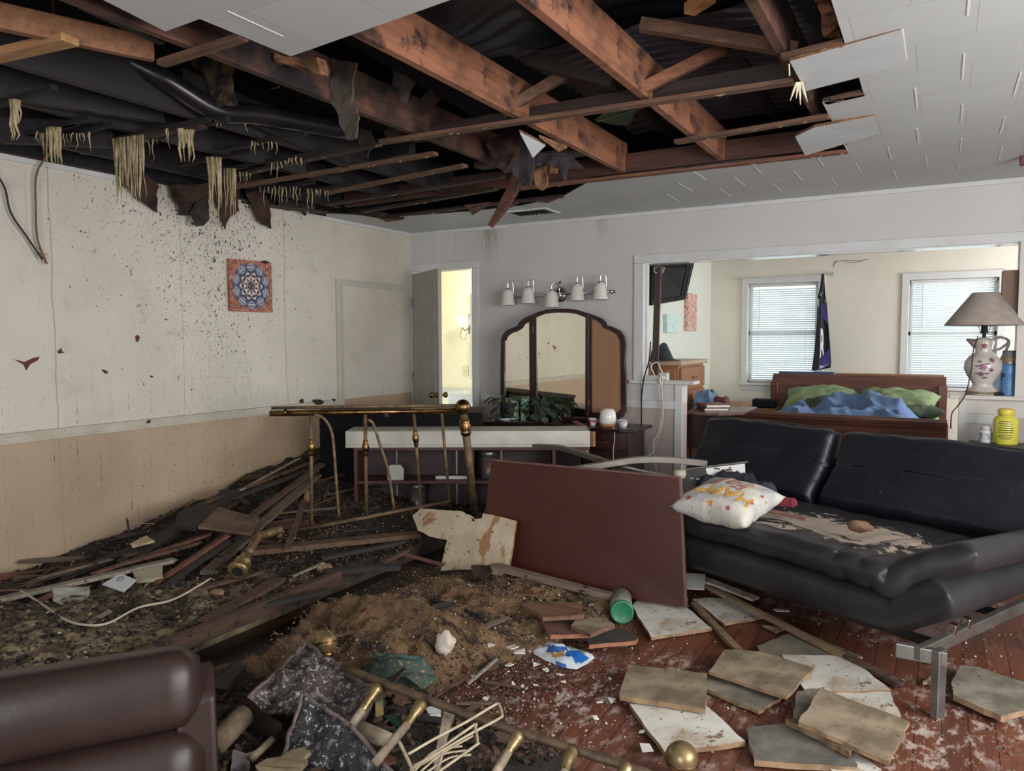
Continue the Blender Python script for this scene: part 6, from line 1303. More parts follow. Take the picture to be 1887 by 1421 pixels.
# scattered crumbs: nobody could count them
def crumbs(n, region, s0, s1, m, name, label, seed, flat=.6, hfn=bedH, dens=None):
    rr = random.Random(seed); b = MB(); k = 0; tr = 0
    while k < n and tr < n*30:
        tr += 1; x, y = rr.uniform(region[0], region[1]), rr.uniform(region[2], region[3])
        if dens and rr.random() > dens(x, y): continue
        h = hfn(x, y); s = s0+(s1-s0)*rr.random()**2.5; a = rr.uniform(0, 6.3); n_ = rr.choice((3, 4, 5)); t = s*flat*rr.uniform(.5, 1); tx, ty = rr.uniform(-.5, .5), rr.uniform(-.5, .5)
        pts = [V((s*math.cos(a+2*PI*i/n_)*rr.uniform(.5, 1), s*math.sin(a+2*PI*i/n_)*rr.uniform(.5, 1), 0)) for i in range(n_)]
        pts = [V((x+p.x, y+p.y, h+.001+max(0, tx)*s+max(0, ty)*s+p.x*tx+p.y*ty)) for p in pts]; o = len(b.v)
        b.v += pts+[p+V((0, 0, t)) for p in pts]; b.f += [tuple(o+i for i in range(n_))[::-1], tuple(o+n_+i for i in range(n_))]+[(o+i, o+(i+1) % n_, o+(i+1) % n_+n_, o+i+n_) for i in range(n_)]; k += 1
    return tag(b.build(name, m, fixn=False), label, 'crumbs', kind='stuff')
M_crb = mat('brown_crumb', (86, 62, 46), (48, 36, 30), ns=8, rough=.95); M_crc = mat('charcoal_crumb', (20, 18, 18), (40, 36, 34), ns=8, rough=.7); M_crw = mat('plaster_crumb', (196, 182, 168), (150, 130, 116), ns=8, rough=.9); M_crt = mat('tan_crumb', (150, 122, 90), (112, 86, 62), ns=8, rough=.95)
crumbs(8000, (.03, 1.8, -4.9, -.9), .003, .018, M_crc, 'charcoal_crumbs', 'black charcoal crumbs strewn over the left rubble', 1)
crumbs(7500, (.03, 1.8, -4.9, -.9), .003, .02, M_crb, 'brown_crumbs', 'brown fibre crumbs strewn over the left rubble', 2)
crumbs(3500, (.03, 1.8, -4.9, -.9), .002, .015, M_crt, 'tan_crumbs', 'tan crumbs strewn over the left rubble', 3)
crumbs(450, (.03, 1.8, -4.9, -.9), .003, .012, M_crw, 'plaster_crumbs', 'white plaster crumbs strewn over the left rubble', 4)
dm = lambda x, y: 1 if (x > slot_r(y)-.02 and x < 3.35) else 0
crumbs(5000, (1.9, 3.4, -4.7, -2.3), .002, .009, M_crb, 'brown_crumbs', 'brown crumbs lying over the insulation mound', 5, dens=dm)
crumbs(7000, (1.9, 3.4, -4.7, -2.3), .002, .007, M_crt, 'tan_crumbs', 'tan crumbs lying over the insulation mound', 6, dens=dm)
crumbs(2600, (2.2, 3.7, -4.8, -2.6), .002, .009, M_crc, 'charcoal_crumbs', 'black charcoal crumbs between the mound and the bare floor', 7, dens=lambda x, y: math.exp(-((x-3.08)/.25)**2))
crumbs(900, (2.2, 3.7, -4.5, -2.7), .002, .009, M_crw, 'plaster_crumbs', 'white plaster grit over the mound edge', 8, dens=lambda x, y: math.exp(-((x-3.1)/.4)**2))
crumbs(1600, (3.0, 5.3, -4.2, -1.2), .001, .007, M_crw, 'plaster_grit', 'white plaster grit on the red floorboards', 9, hfn=lambda x, y: 0, dens=lambda x, y: min(1, .25+math.exp(-((x-3.5)/.3)**2-((y+3.5)/.35)**2)*1.2))
crumbs(900, (3.0, 5.3, -4.2, -1.2), .002, .009, M_crb, 'brown_crumbs', 'brown grit on the red floorboards', 10, hfn=lambda x, y: 0)
crumbs(2500, (2.2, 3.6, -4.7, -3.8), .003, .02, M_crb, 'brown_crumbs', 'brown scraps under the collapsed brass footboard', 12, hfn=lambda x, y: max(nearH(x, y), 0))
crumbs(2500, (2.3, 3.6, -4.7, -3.8), .003, .02, M_crc, 'charcoal_crumbs', 'black scraps under the collapsed brass footboard', 13, hfn=lambda x, y: max(nearH(x, y), 0))
# fallen joist beside the dark slot
tag(MB().beam((1.835, -4.25, .085), (1.845, -3.05, .095), .042, .075).build('fallen_joist', wood('fallen_joist_wood', (86, 60, 44), (46, 32, 26), 1, .8, spk=((20, 16, 14), 7, .6)), bevel=.004), 'fallen joist edging the dark slot in the left rubble', 'joist')
# long boards ------------------------------------------------------------------------
def plank(a, b_, za, zb, w_, t, m, label, name='plank', cat='plank', group=None, up=V((0, 0, 1)), rag=True, w2=None):
    p, q = P(*a, z=za), P(*b_, z=zb); d = (q-p); n = max(2, int(d.length/.12)); mb = MB(); rr = random.Random(int(a[0]*7+b_[1])); dd_, sd, u = frame(d, up); vs = []
    for i in range(n+1):
        f = i/n; ww = w_+(( w2 or w_)-w_)*f; c = p.lerp(q, f); j = (rr.uniform(-.07, .07)*ww if rag else 0); k = (rr.uniform(-.07, .07)*ww if rag else 0)
        if rag and i in (0, n): c = c+dd_*rr.uniform(-.02, .02)
        for s, h in ((-1, -1), (1, -1), (1, 1), (-1, 1)): vs.append(c+sd*((ww/2+(j if s < 0 else k))*s)+u*(t/2*h)+dd_*(rr.uniform(-.02, .02) if rag and i in (0, n) else 0))
    fs = [(i*4+j, i*4+(j+1) % 4, (i+1)*4+(j+1) % 4, (i+1)*4+j) for i in range(n) for j in range(4)]+[(3, 2, 1, 0), (n*4, n*4+1, n*4+2, n*4+3)]
    return tag(mb.add(vs, fs).build(name, m, bevel=.0015), label, cat, group)
M_pl = [wood('grey_plank', (112, 96, 80), (70, 56, 46), 0, .85, spk=((30, 24, 20), 9, .62)), wood('brown_plank', (96, 68, 50), (52, 38, 30), 0, .85, spk=((22, 18, 16), 9, .6)), wood('black_plank', (44, 36, 32), (22, 20, 20), 0, .7), wood('red_plank', (116, 70, 54), (66, 40, 32), 0, .8, spk=((24, 18, 16), 9, .6))]
M_palep = wood('pale_plank', (150, 140, 126), (108, 98, 86), 0, .8, spk=((50, 42, 36), 12, .66))
plank((-30, 1112), (330, 1030), .08, .18, .06, .02, M_palep, 'long pale grey plank running from the left edge up into the pile')
plank((70, 1066), (215, 1028), .12, .17, .025, .012, M_pl[0], 'thin tan lath above the long pale plank')
plank((165, 1060), (385, 985), .14, .24, .035, .015, M_pl[3], 'red-brown lath lying parallel above the pale plank')
plank((205, 1045), (370, 1000), .18, .22, .03, .015, M_pl[1], 'brown lath just above the red-brown one')
plank((440, 1018), (770, 985), .16, .13, .10, .03, wood('wide_board', (104, 78, 56), (66, 48, 36), 0, .8), 'wide brown board lying below the brass bottom rod')
plank((335, 1045), (595, 855), .13, .42, .05, .02, M_pl[1], 'long brown plank slanting up across the pile toward the black cabinet')
plank((375, 1060), (585, 875), .14, .36, .07, .02, M_pl[0], 'wide grey-brown plank slanting up beside the long brown one')
plank((295, 1070), (415, 990), .13, .26, .03, .02, M_pl[3], 'charred red-edged lath leaning low in the pile')
plank((300, 1082), (420, 1000), .12, .24, .03, .018, M_pl[2], 'black lath under the red-edged one')
plank((440, 905), (550, 845), .33, .44, .018, .01, M_palep, 'thin pale stick poking up highest beside the wall')
plank((345, 940), (600, 842), .29, .42, .03, .02, M_pl[1], 'brown lath resting along the wall at the top of the pile')
plank((395, 930), (590, 860), .28, .40, .05, .02, M_pl[2], 'black charred board along the top of the pile')
plank((500, 940), (575, 880), .25, .35, .04, .02, M_pl[0], 'short grey plank beneath the brass left post')
plank((530, 1010), (560, 925), .18, .30, .035, .02, M_pl[1], 'short brown stick standing steeply left of the brass bottom rod')
plank((230, 1040), (430, 905), .14, .33, .12, .03, M_pl[2], 'broad black charred board leaning against the tan wall')
plank((60, 1085), (250, 1012), .06, .16, .10, .02, M_pl[2], 'broad black charred board lowest along the tan wall')
plank((235, 960), (240, 1005), .30, .14, .012, .006, M_char, 'thin black shard standing against the tan wall', 'shard', 'shard')
plank((232, 962), (285, 966), .27, .27, .004, .004, M_foam, 'hair-thin pale stick leaning on the black shard', 'twig', 'twig')
plank((0, 1145), (95, 1095), .10, .12, .03, .015, M_pl[3], 'red-brown lath near the left edge below the pale plank')
plank((215, 1075), (275, 1060), .1, .12, .02, .01, M_pl[1], 'brown lath beside the small white sign with a circle')
plank((330, 1095), (480, 1055), .10, .13, .04, .015, M_pl[1], 'brown plank in the rubble left of the brass collar')
plank((380, 1145), (520, 1065), .11, .12, .08, .02, M_pl[1], 'wide brown board above the fallen joist')
plank((420, 1130), (600, 1090), .10, .12, .05, .02, M_pl[2], 'black board lying against the fallen joist end')
plank((545, 1060), (595, 1038), .12, .13, .02, .01, M_palep, 'pale stick in the rubble right of the brass collar')
plank((590, 1030), (740, 1000), .12, .14, .04, .02, M_pl[2], 'black charred stick under the wide brown board')
plank((600, 1055), (730, 1045), .12, .13, .05, .03, M_pl[2], 'black charred log behind the insulation mound')
plank((700, 1040), (760, 1010), .11, .15, .03, .015, M_pl[1], 'brown stick left of the stained board')
plank((740, 1020), (820, 1042), .13, .1, .02, .015, M_pl[3], 'thin red-brown stick in front of the stained board')
# many small laths
LX = 46; rr = random.Random(77); base = None
pm = [M_pl[0], M_pl[1], M_pl[2], M_pl[3]]
labs = ['grey-brown splintered lath fallen in the rubble along the left wall', 'brown splintered lath fallen in the rubble along the left wall', 'black charred lath fallen in the rubble along the left wall', 'reddish splintered lath fallen in the rubble along the left wall']
protos = []
for k in range(4):
    mb = MB(); n = 6; vs = []
    for i in range(n+1):
        x = (i/n-.5); w_ = .5*(1+rr.uniform(-.2, .2))*(1 if 0 < i < n else .5)
        for s, h in ((-1, -1), (1, -1), (1, 1), (-1, 1)): vs.append(V((x+rr.uniform(-.02, .02), s*w_, h*.5)))
    fs = [(i*4+j, i*4+(j+1) % 4, (i+1)*4+(j+1) % 4, (i+1)*4+j) for i in range(n) for j in range(4)]+[(3, 2, 1, 0), (n*4, n*4+1, n*4+2, n*4+3)]
    o = mb.add(vs, fs).build('lath', pm[k]); protos.append(o)
used = [0]*4
def lay(x, y, ln, w_, t, yaw, pitch, roll, k, grp, lab, hfn=bedH, dz=0):
    o = protos[k] if not used[k] else protos[k].copy()
    if used[k]: sc.collection.objects.link(o)
    used[k] = 1; o.scale = (ln, w_, t); o.rotation_euler = (roll, pitch, yaw); o.location = (x, y, hfn(x, y)+t*.5+abs(math.sin(pitch))*ln*.35+dz); return tag(o, lab, 'lath', grp)
for i in range(120):
    x = abs(rr.gauss(.25, .45))+.12; y = rr.uniform(-4.2, -1.0)
    if x > 1.7: x = rr.uniform(.2, 1.7)
    k = rr.choice((0, 1, 1, 2, 2, 2, 3)); ln = rr.uniform(.12, .5); yaw = rr.gauss(1.35, .45)
    if x < ln*.5*abs(math.cos(yaw))+.03: x = ln*.5*abs(math.cos(yaw))+.05
    lay(x, y, ln, rr.uniform(.015, .05), rr.uniform(.006, .016), yaw, rr.gauss(0, .12), rr.gauss(0, .4), k, 'splintered laths in the left rubble, ' + ['grey', 'brown', 'black', 'reddish'][k], labs[k])
# chunks
ins_l = ['ochre insulation lump in the rubble right of the dark slab', 'tan insulation lump under the brass left post', 'pale insulation lump left of the white ledge behind the brass', 'cream lump in the rubble left of the brass collar', 'tan rounded lump before the wide brown board']
for (px, py, r_, sq), lab in zip(((600, 1028, .035, (1.2, .9, .7)), (557, 993, .05, (1.5, .8, .7)), (567, 868, .05, (.6, .8, 1.5)), (400, 1068, .03, (1.6, 1, .6)), (592, 1033, .03, (1, 1, .8))), ins_l):
    c = P(px, py, z=.16 if py > 900 else .42); c.z = bedH(c.x, c.y)+r_*.5; lump(c, r_, mat('ochre_lump', (150, 124, 88), (110, 84, 58), ns=14, rough=.95, bump=.6, bs=50), 'insulation_lump', lab, 'insulation lump', px, sq, .3)
def slab(pts, zs, t, m, name, label, cat, group=None, m2=None, nseg=2, amp=.003, bev=.0015, n=(0, 0, 1)):
    q = [P(a, c, z=zz) for (a, c), zz in zip(pts, zs if isinstance(zs, (list, tuple)) else [zs]*len(pts))]
    if nseg > 1: q = jag(q, nseg, amp)
    o = MB().prism(q, n, -t if False else t).build(name, m, bevel=0)
    if m2:
        o.data.materials.append(m2)
        for p in o.data.polygons:
            if abs(p.normal.z) < .5: p.material_index = 1
    return tag(o, label, cat, group)
slab([(365, 975), (405, 938), (478, 958), (465, 988)], [.30, .33, .30, .27], .015, mat('mud_slab', (112, 88, 66), (78, 58, 44), ns=8, rough=.95, bump=.5, bs=50), 'fibre_slab', 'mud-brown fibre slab tilted on top of the left pile', 'slab', nseg=4, amp=.008)
slab([(330, 948), (370, 932), (405, 938), (362, 980), (325, 975)], [.30, .33, .33, .28, .27], .02, M_char, 'dark_slab', 'dark curled board piece left of the mud-brown slab', 'slab', nseg=3, amp=.01)
slab([(188, 1078), (222, 1058), (252, 1070), (228, 1092)], [.13, .17, .16, .12], .004, mat('sign_white', (186, 188, 190), rough=.5), 'sign_card', 'small white card with a ring mark in the left rubble', 'card', nseg=1)
c = P(222, 1069, z=.158); b = MB().lathe([(.014, 0), (.016, 0), (.016, .002), (.014, .002)], c+V((0, 0, .006)), (.1, -.3, .9), 16); o = b.build('ring_mark', M_blackm, bpy.data.objects['sign_card'], smooth=False)
slab([(97, 1085), (165, 1083), (160, 1112), (125, 1118), (97, 1108)], [.13, .13, .10, .09, .10], .006, mat('white_scrap', (176, 176, 166), (120, 118, 106), ns=14, rough=.8, spk=((50, 46, 40), 22, .62)), 'board_scrap', 'white ragged board scrap under the long pale plank', 'scrap', nseg=3, amp=.008)
slab([(245, 1060), (300, 1048), (300, 1070), (252, 1075)], [.14, .16, .13, .12], .02, mat('cream_board', (150, 142, 120), rough=.8), 'board_scrap', 'cream board block right of the card with the ring mark', 'scrap', nseg=2, amp=.005)
slab([(240, 1005), (270, 990), (285, 1000), (245, 1010)], [.2, .22, .21, .19], .012, M_foam, 'foam_wedge', 'cream wedge resting on the black board by the tan wall', 'scrap', nseg=2)
slab([(160, 1148), (200, 1125), (207, 1128), (165, 1152)], .10, .006, M_palep, 'board_scrap', 'grey sliver crossing under the white cord', 'scrap', nseg=2)
tag(MB().tube(bez([P(38, 1088, z=.12), P(75, 1112, z=.12), P(120, 1142, z=.12), P(160, 1152, z=.12), P(200, 1148, z=.12), P(255, 1120, z=.12), P(310, 1108, z=.11), P(345, 1092, z=.11), P(388, 1066, z=.13)], 7), .0055, 8).build('extension_cable', mat('dirty_white_cord', (178, 168, 148), rough=.6), smooth=True), 'dirty white cord looping across the left rubble', 'cable')
# L-shaped stained board leaning on the table
g = G('stained_board'); s_ = g.geo()
col = g.mix(g.ramp(g.noise(6, 5), .35, .7), L((204, 188, 162)), L((172, 152, 124)))
col = g.mix(g.math('MULTIPLY', g.ramp(g.noise(4.2, 4, (1.6, 1.6, .4), .6, .5), .60, .65), .85), col, L((150, 98, 52)))
for s1, th in ((28, .66), (12, .70)): col = g.mix(g.ramp(g.noise(s1, 2, (1, 1, 1), .7), th, th+.02), col, L((44, 34, 28)))
M_lb = g.out(col, .8)
Lp = [(760, 950), (775, 937), (850, 942), (868, 950), (874, 957), (888, 955), (890, 946), (951, 960), (946, 1000), (938, 1042), (925, 1062), (870, 1050), (812, 1052), (818, 1020), (824, 995), (790, 988), (770, 978)]
z0p = V((2.35, -2.56, .10)); nb = V((-.2, -.86, .45)).normalized()
q = [PP(a, c, z0p, nb) for a, c in Lp]; lbo = MB().prism(jag(q, 2, .004), -nb, .012).build('stained_board', M_lb); tag(lbo, 'cream L-shaped wallboard with rust stains leaning left of the tipped table', 'wallboard')
lbo.data.materials.append(M_fibre)
for p in lbo.data.polygons:
    if abs(p.normal.dot(nb)) < .5: p.material_index = 1
# grey stick in front of the table, things by its foot
plank((905, 1042), (1128, 1100), .17, .085, .05, .03, M_pl[0], 'long grey weathered stick lying in front of the tipped table')
plank((860, 1035), (985, 1050), .06, .05, .03, .015, M_pl[3], 'thin reddish lath beneath the long grey stick')
slab([(1040, 1065), (1055, 1068), (1075, 1078), (1050, 1085)], .05, .02, M_crt, 'wood_chip', 'pointed tan chip against the foot of the tipped table', 'chip', nseg=2)
slab([(1015, 1085), (1050, 1080), (1060, 1086), (1035, 1100)], [.03, .05, .05, .03], .008, mat('pale_scrap', (166, 152, 140)), 'board_scrap', 'pale scrap right under the grey stick', 'scrap')
slab([(868, 1045), (905, 1045), (900, 1075), (872, 1065)], [.13, .13, .1, .1], .01, M_scrap, 'fibre_scrap', 'brown fibre scrap at the foot of the stained board', 'scrap', nseg=3, amp=.01)
# green-lidded tub
jc = P(1118, 1105, z=.06); jd = (P(1146, 1127, z=.055)-jc); jd.z = 0; jd = V((.40, -.9, 0)).normalized()
jl_ = P(1146, 1128, z=.058); t = thing('plastic_jar', 'clear grey plastic jar with a green base lying on its side by the table', 'jar', jl_)
MB().lathe([(0, 0), (.052, 0), (.056, .008), (.056, .19), (.045, .205), (.04, .21), (0, .21)], jl_, -jd, 28).build('jar_body', mat('cloudy_plastic', (136, 142, 128), (112, 112, 98), ns=6, rough=.35), t, smooth=True)
MB().lathe([(0, -.004), (.044, -.004), (.05, -.010), (.057, -.008), (.0575, .01), (.056, .012)], jl_, -jd, 28).build('green_base', mat('green_plastic', (44, 120, 84), (34, 96, 68), ns=3, rough=.4), t, smooth=True)
# square tiles ---------------------------------------------------------------------------
M_tw = mat('floor_tile_white', (204, 200, 190), (180, 174, 162), ns=5, rough=.6, spk=[((96, 70, 50), 34, .62), ((120, 96, 72), 12, .61), ((160, 140, 116), 4, .54, .14)])
M_tb = mat('tile_mud', (136, 120, 98), (98, 84, 66), ns=7, lo=.4, hi=.6, rough=.95, bump=.6, bs=50, spk=[((72, 52, 40), 24, .64), ((170, 156, 130), 40, .70), ((88, 64, 48), 6, .62, .1)])
M_tg = mat('tile_grey', (122, 114, 100), (88, 82, 70), ns=8, lo=.4, hi=.6, rough=.95, bump=.6, bs=50, spk=[((60, 48, 40), 24, .64), ((84, 66, 50), 6, .62, .1)])
M_te = mat('tile_edge', (150, 122, 92), (104, 80, 58), ns=12, rough=.95, bump=.4, bs=50)
def stile(pts, z, t, m, lab, thick=None, zs=None, two=False):
    o = slab(pts, zs or z, t, m, 'fallen_tile', lab, 'ceiling tile', 'ceiling tiles fallen on the floor', M_te, 6, .0045)
    return o
stile([(1165, 1122), (1200, 1180), (1312, 1163), (1262, 1122), (1268, 1108), (1180, 1100)], .012, .014, M_tw, 'clean white tile whose corner the tipped table stands on')
stile([(1275, 1108), (1310, 1105), (1355, 1110), (1412, 1140), (1335, 1154)], .008, .012, M_tw, 'white tile with a wet sheen just right of the tipped table')
stile([(1158, 1233), (1303, 1250), (1300, 1316), (1142, 1291)], .033, .02, M_tb, 'mud-brown tile pair resting on the dirty white square')
stile([(1160, 1305), (1292, 1300), (1373, 1375), (1225, 1396)], .008, .018, M_tw, 'dirty white square tile behind the large brass ball')
stile([(1290, 1243), (1315, 1240), (1440, 1290), (1398, 1317), (1300, 1275)], .01, .014, M_tg, 'grey-brown tile mostly under the largest tan tile')
stile([(1395, 1195), (1470, 1165), (1590, 1215), (1480, 1225), (1405, 1215)], .01, .012, mat('tile_olive', (112, 104, 88), (92, 84, 70), ns=6, rough=.9), 'dull olive tile in the shade under the futon edge')
stile([(1440, 1212), (1562, 1214), (1642, 1278), (1485, 1281)], .012, .014, M_tw, 'white tile with a brown corner right of the largest tan tile', )
stile([(1335, 1203), (1400, 1206), (1500, 1236), (1449, 1290), (1306, 1243)], .045, .014, M_tb, 'largest tan tile, cracked, overlapping the white one')
stile([(1475, 1281), (1640, 1278), (1660, 1330), (1575, 1312)], .006, .012, M_tw, 'pale tile end showing past the speckled brown tile')
stile([(1470, 1280), (1520, 1272), (1490, 1340), (1462, 1325)], .03, .014, M_tg, 'narrow brown tile end left of the speckled brown tile')
stile([(1512, 1275), (1676, 1338), (1638, 1412), (1471, 1338)], .06, .016, M_tb, 'speckled brown tile tilted on the pile, nearest the steel leg', zs=[.075, .05, .04, .07])
stile([(1375, 1352), (1470, 1340), (1570, 1390), (1580, 1425), (1390, 1412)], .012, .02, mat('tile_crushed', (104, 98, 88), (76, 72, 66), ns=14, rough=.95, bump=.8, bs=40), 'crumbling dark grey tile at the bottom between white and brown tiles')
stile([(1448, 1335), (1500, 1342), (1575, 1378), (1565, 1398), (1520, 1372)], .035, .02, mat('tile_core', (112, 98, 66), (78, 66, 44), ns=20, rough=.95, bump=.9, bs=40), 'broken tile edge with olive fibre core at the bottom right')
stile([(1565, 1385), (1625, 1425), (1560, 1440), (1530, 1425)], .008, .012, M_tw, 'white tile tip cut by the bottom of the photo')
stile([(1768, 1236), (1800, 1238), (1900, 1272), (1900, 1316), (1844, 1331), (1756, 1290), (1752, 1270)], .02, .022, M_tg, 'grey tile lying right of the steel futon leg')
stile([(1700, 1262), (1716, 1250), (1720, 1262)], .01, .012, M_tg, 'small tile corner behind the steel futon leg')
stile([(1855, 1255), (1900, 1262), (1900, 1270)], .01, .006, M_blackm, 'thin dark edge strip behind the grey tile at the right')
# strips and boards right of the table
plank((1268, 1062), (1560, 1212), .09, .03, .035, .02, wood('tan_batten', (132, 108, 80), (92, 72, 52), 0, .8), 'long tan batten running from the table to under the futon')
plank((1550, 1205), (1660, 1262), .03, .02, .05, .02, M_pl[1], 'dark end of a batten disappearing under the steel frame')
plank((1278, 1112), (1362, 1200), .02, .02, .035, .02, wood('tan_batten', (132, 108, 80), (92, 72, 52), 0, .8), 'short tan batten lying right of the clean white tile')
plank((1270, 1058), (1398, 1106), .12, .04, .07, .012, mat('whitewashed', (186, 176, 166), (140, 116, 100), ns=16, rough=.8), 'whitewashed cracked board pointing from the table to the futon', rag=True)
slab([(1262, 1058), (1300, 1060), (1298, 1088), (1262, 1086)], [.14, .14, .10, .10], .006, mat('grey_panel', (140, 138, 130), rough=.5), 'grey_tray', 'small grey framed tray beside the table edge', 'tray', nseg=1)
slab([(1405, 1155), (1450, 1160), (1430, 1168)], .01, .01, M_te, 'tile_crumb', 'small tan tile crumb beneath the long batten', 'crumb')
slab([(1425, 1123), (1455, 1125), (1455, 1128), (1430, 1127)], .05, .003, M_white, 'white_sliver', 'thin white sliver at the bottom of the futon front', 'sliver', nseg=1)
# wood pieces in the middle
M_wc = wood('split_wood', (122, 86, 64), (84, 56, 42), 0, .8, spk=((40, 30, 26), 14, .64))
for i, (pts, z, lab) in enumerate((([(962, 1120), (975, 1115), (1072, 1118), (1076, 1140), (1000, 1145)], .125, 'split brown plank piece, farthest of the four below the grey stick'), ([(995, 1142), (1055, 1142), (1090, 1175), (1015, 1178)], .075, 'split reddish plank piece in the middle of the four'),
        ([(1060, 1148), (1110, 1145), (1133, 1158), (1088, 1176), (1052, 1160)], .095, 'tan-faced plank piece with pointed ends'), ([(1080, 1178), (1135, 1165), (1175, 1180), (1172, 1188), (1086, 1196)], .03, 'plank piece with dark top and orange sawn edge'))):
    slab(pts, z, .018, [M_wc, wood('split_red', (112, 72, 58), (76, 48, 40), 0, .8), M_tb, mat('soot_top', (58, 54, 46), (42, 40, 36), ns=6, rough=.9)][i], 'split_plank', lab, 'plank piece', 'split plank pieces by the jar', wood('orange_edge', (160, 104, 72), (120, 78, 54), 0, .8) if i in (1, 3) else M_wc, 3, .004)
slab([(1072, 1125), (1113, 1124), (1113, 1132), (1074, 1130)], .03, .006, M_white, 'white_strip', 'short dusty white strip left of the jar', 'strip', nseg=1)
# wrapper
wp = thing('snack_bag', 'crumpled white and blue snack bag on the red floorboards', 'bag', P(1040, 1205, z=0))
WO = [(977, 1190), (1005, 1182), (1030, 1190), (1058, 1196), (1096, 1212), (1085, 1222), (1062, 1234), (1035, 1230), (1000, 1215), (980, 1203)]
wc_ = P(1036, 1207, z=.0); wout = [P(a, c, z=.004) for a, c in WO]
def wpt(a, r_):
    n = len(wout); f = a*n; i = int(f) % n; t_ = f-int(f); e = wout[i].lerp(wout[(i+1) % n], t_); q = wc_.lerp(e, r_); q.z = .004+.026*math.sqrt(max(0, 1-r_*r_))*(1+.9*nz(q.x*16, q.y*16))+.016*abs(nz(q.x*34, q.y*34, 3))*(1-r_); return q
b = MB(); na, nr = 60, 12; b.v = [wpt(i/na, j/nr) for j in range(nr+1) for i in range(na)]; b.f = [(j*na+i, j*na+(i+1) % na, (j+1)*na+(i+1) % na, (j+1)*na+i) for j in range(nr) for i in range(na)]
o = b.build('foil_pouch', mat('bag_white', (200, 204, 208), (172, 178, 186), ns=9, rough=.35), wp, smooth=True, fixn=False)
mb_, mw, mg = mat('bag_blue', (36, 120, 200), (30, 92, 168), ns=9, rough=.3), mat('bag_navy', (40, 74, 130), (56, 92, 150), ns=20, rough=.35), mat('bag_tan', (170, 134, 80), (140, 104, 56), ns=20, rough=.4)
for m in (mb_, mw, mg): o.data.materials.append(m)
def inpoly(x, y, pg):
    c = False; j = len(pg)-1
    for i in range(len(pg)):
        if (pg[i][1] > y) != (pg[j][1] > y) and x < (pg[j][0]-pg[i][0])*(y-pg[i][1])/(pg[j][1]-pg[i][1])+pg[i][0]: c = not c
        j = i
    return c
def topx(q):
    v = q-CAM; d = v.dot(FWD); return 943.5+FPX*v.dot(RGT)/d, 710.5+FPX*v.dot(DWN)/d
reg = [([(1045, 1197), (1068, 1200), (1085, 1212), (1075, 1220), (1062, 1222), (1056, 1212), (1040, 1208)], 1), ([(1010, 1189), (1045, 1192), (1042, 1200), (1020, 1203), (1008, 1200)], 2), ([(1012, 1205), (1040, 1200), (1040, 1208), (1020, 1213)], 3), ([(1060, 1197), (1080, 1204), (1078, 1208), (1064, 1202)], 3), ([(1000, 1214), (1045, 1228), (1046, 1236), (1000, 1222)], 2)]
for p in o.data.polygons:
    a, c = topx(p.center+ORG[wp.name]); p.material_index = next((k for pg, k in reg if inpoly(a, c, pg)), 0)
strap([P(977, 1192, z=.02), P(972, 1178, z=.04), P(980, 1170, z=.06), P(988, 1178, z=.04), P(990, 1190, z=.02)], .03, .002, mat('bag_flap', (176, 180, 190), (186, 140, 90), ns=8, rough=.4), 'torn_flap', wp)
# shards
M_por = mat('porcelain', (208, 202, 192), rough=.35)
sh = [((943, 1196), 16), ((957, 1205), 14), ((938, 1228), 9), ((988, 1227), 9), ((1005, 1237), 9), ((876, 1253), 11), ((1040, 1258), 7), ((947, 1264), 5), ((987, 1267), 6), ((1104, 1298), 10), ((1126, 1294), 9), ((906, 1191), 8), ((895, 1290), 7), ((1097, 1326), 7), ((1030, 1247), 8), ((1190, 1382), 12), ((1183, 1352), 6), ((963, 1267), 4)]
rr = random.Random(4)
for (q, s) in sh:
    n_ = rr.choice((3, 4, 4, 5)); a0 = rr.uniform(0, 6); c0 = P(*q, z=.0); h0 = max(0, bedH(c0.x, c0.y)) if c0.x < 3.1 else 0; c0 = P(*q, z=h0+.01); R = s*.0021
    pts = [c0+V((R*math.cos(a0+2*PI*i/n_)*rr.uniform(.7, 1.2), R*math.sin(a0+2*PI*i/n_)*rr.uniform(.7, 1.2), rr.uniform(0, .012))) for i in range(n_)]
    tag(MB().prism(pts, (0, 0, 1), .004).build('porcelain_shard', M_por), 'white porcelain shard scattered around the snack bag', 'shard', 'porcelain shards around the snack bag')
lump(P(820, 1185, z=.13), .055, mat('plaster_chunk', (200, 192, 180), (172, 150, 130), ns=9, rough=.9, spk=((90, 60, 44), 16, .62), bump=.4, bs=30), 'plaster_chunk', 'white broken plaster chunk on the insulation mound', 'plaster chunk', 12, (.8, .6, .8), .5)
# teal cap
g_ = P(735, 1235, z=.11); t = thing('knit_cap', 'dark teal cloth cap filled with crumbs on the mound', 'cap', g_)
M_teal = mat('teal_cloth', (38, 58, 54), (58, 74, 66), ns=10, rough=.95, bump=.4, bs=80, spk=((140, 112, 76), 70, .57))
def capfn(u, v):
    a = 2*PI*u; r_ = v; k = 1+.18*math.sin(2*a+.6)+.1*nz(math.cos(a)*2, math.sin(a)*2, 4)
    q = g_+V((.135*r_*k*math.cos(a), .10*r_*k*math.sin(a), 0)); h = .075*math.exp(-((r_-.62)/.26)**2)*(1+.35*math.sin(a*1.0+2.4))+.02*nz(q.x*14, q.y*14)
    q.z = g_.z-.02+h*(1 if r_ < 1 else 0); return q
MB().grid(capfn, 48, 16).build('crown', M_teal, t, smooth=True, fixn=False)
gx = [capfn(i/30, .66)+V((0, 0, .006)) for i in range(12, 31)]
MB().tube(gx, .009, 8).build('rolled_rim', M_teal, t, smooth=True)
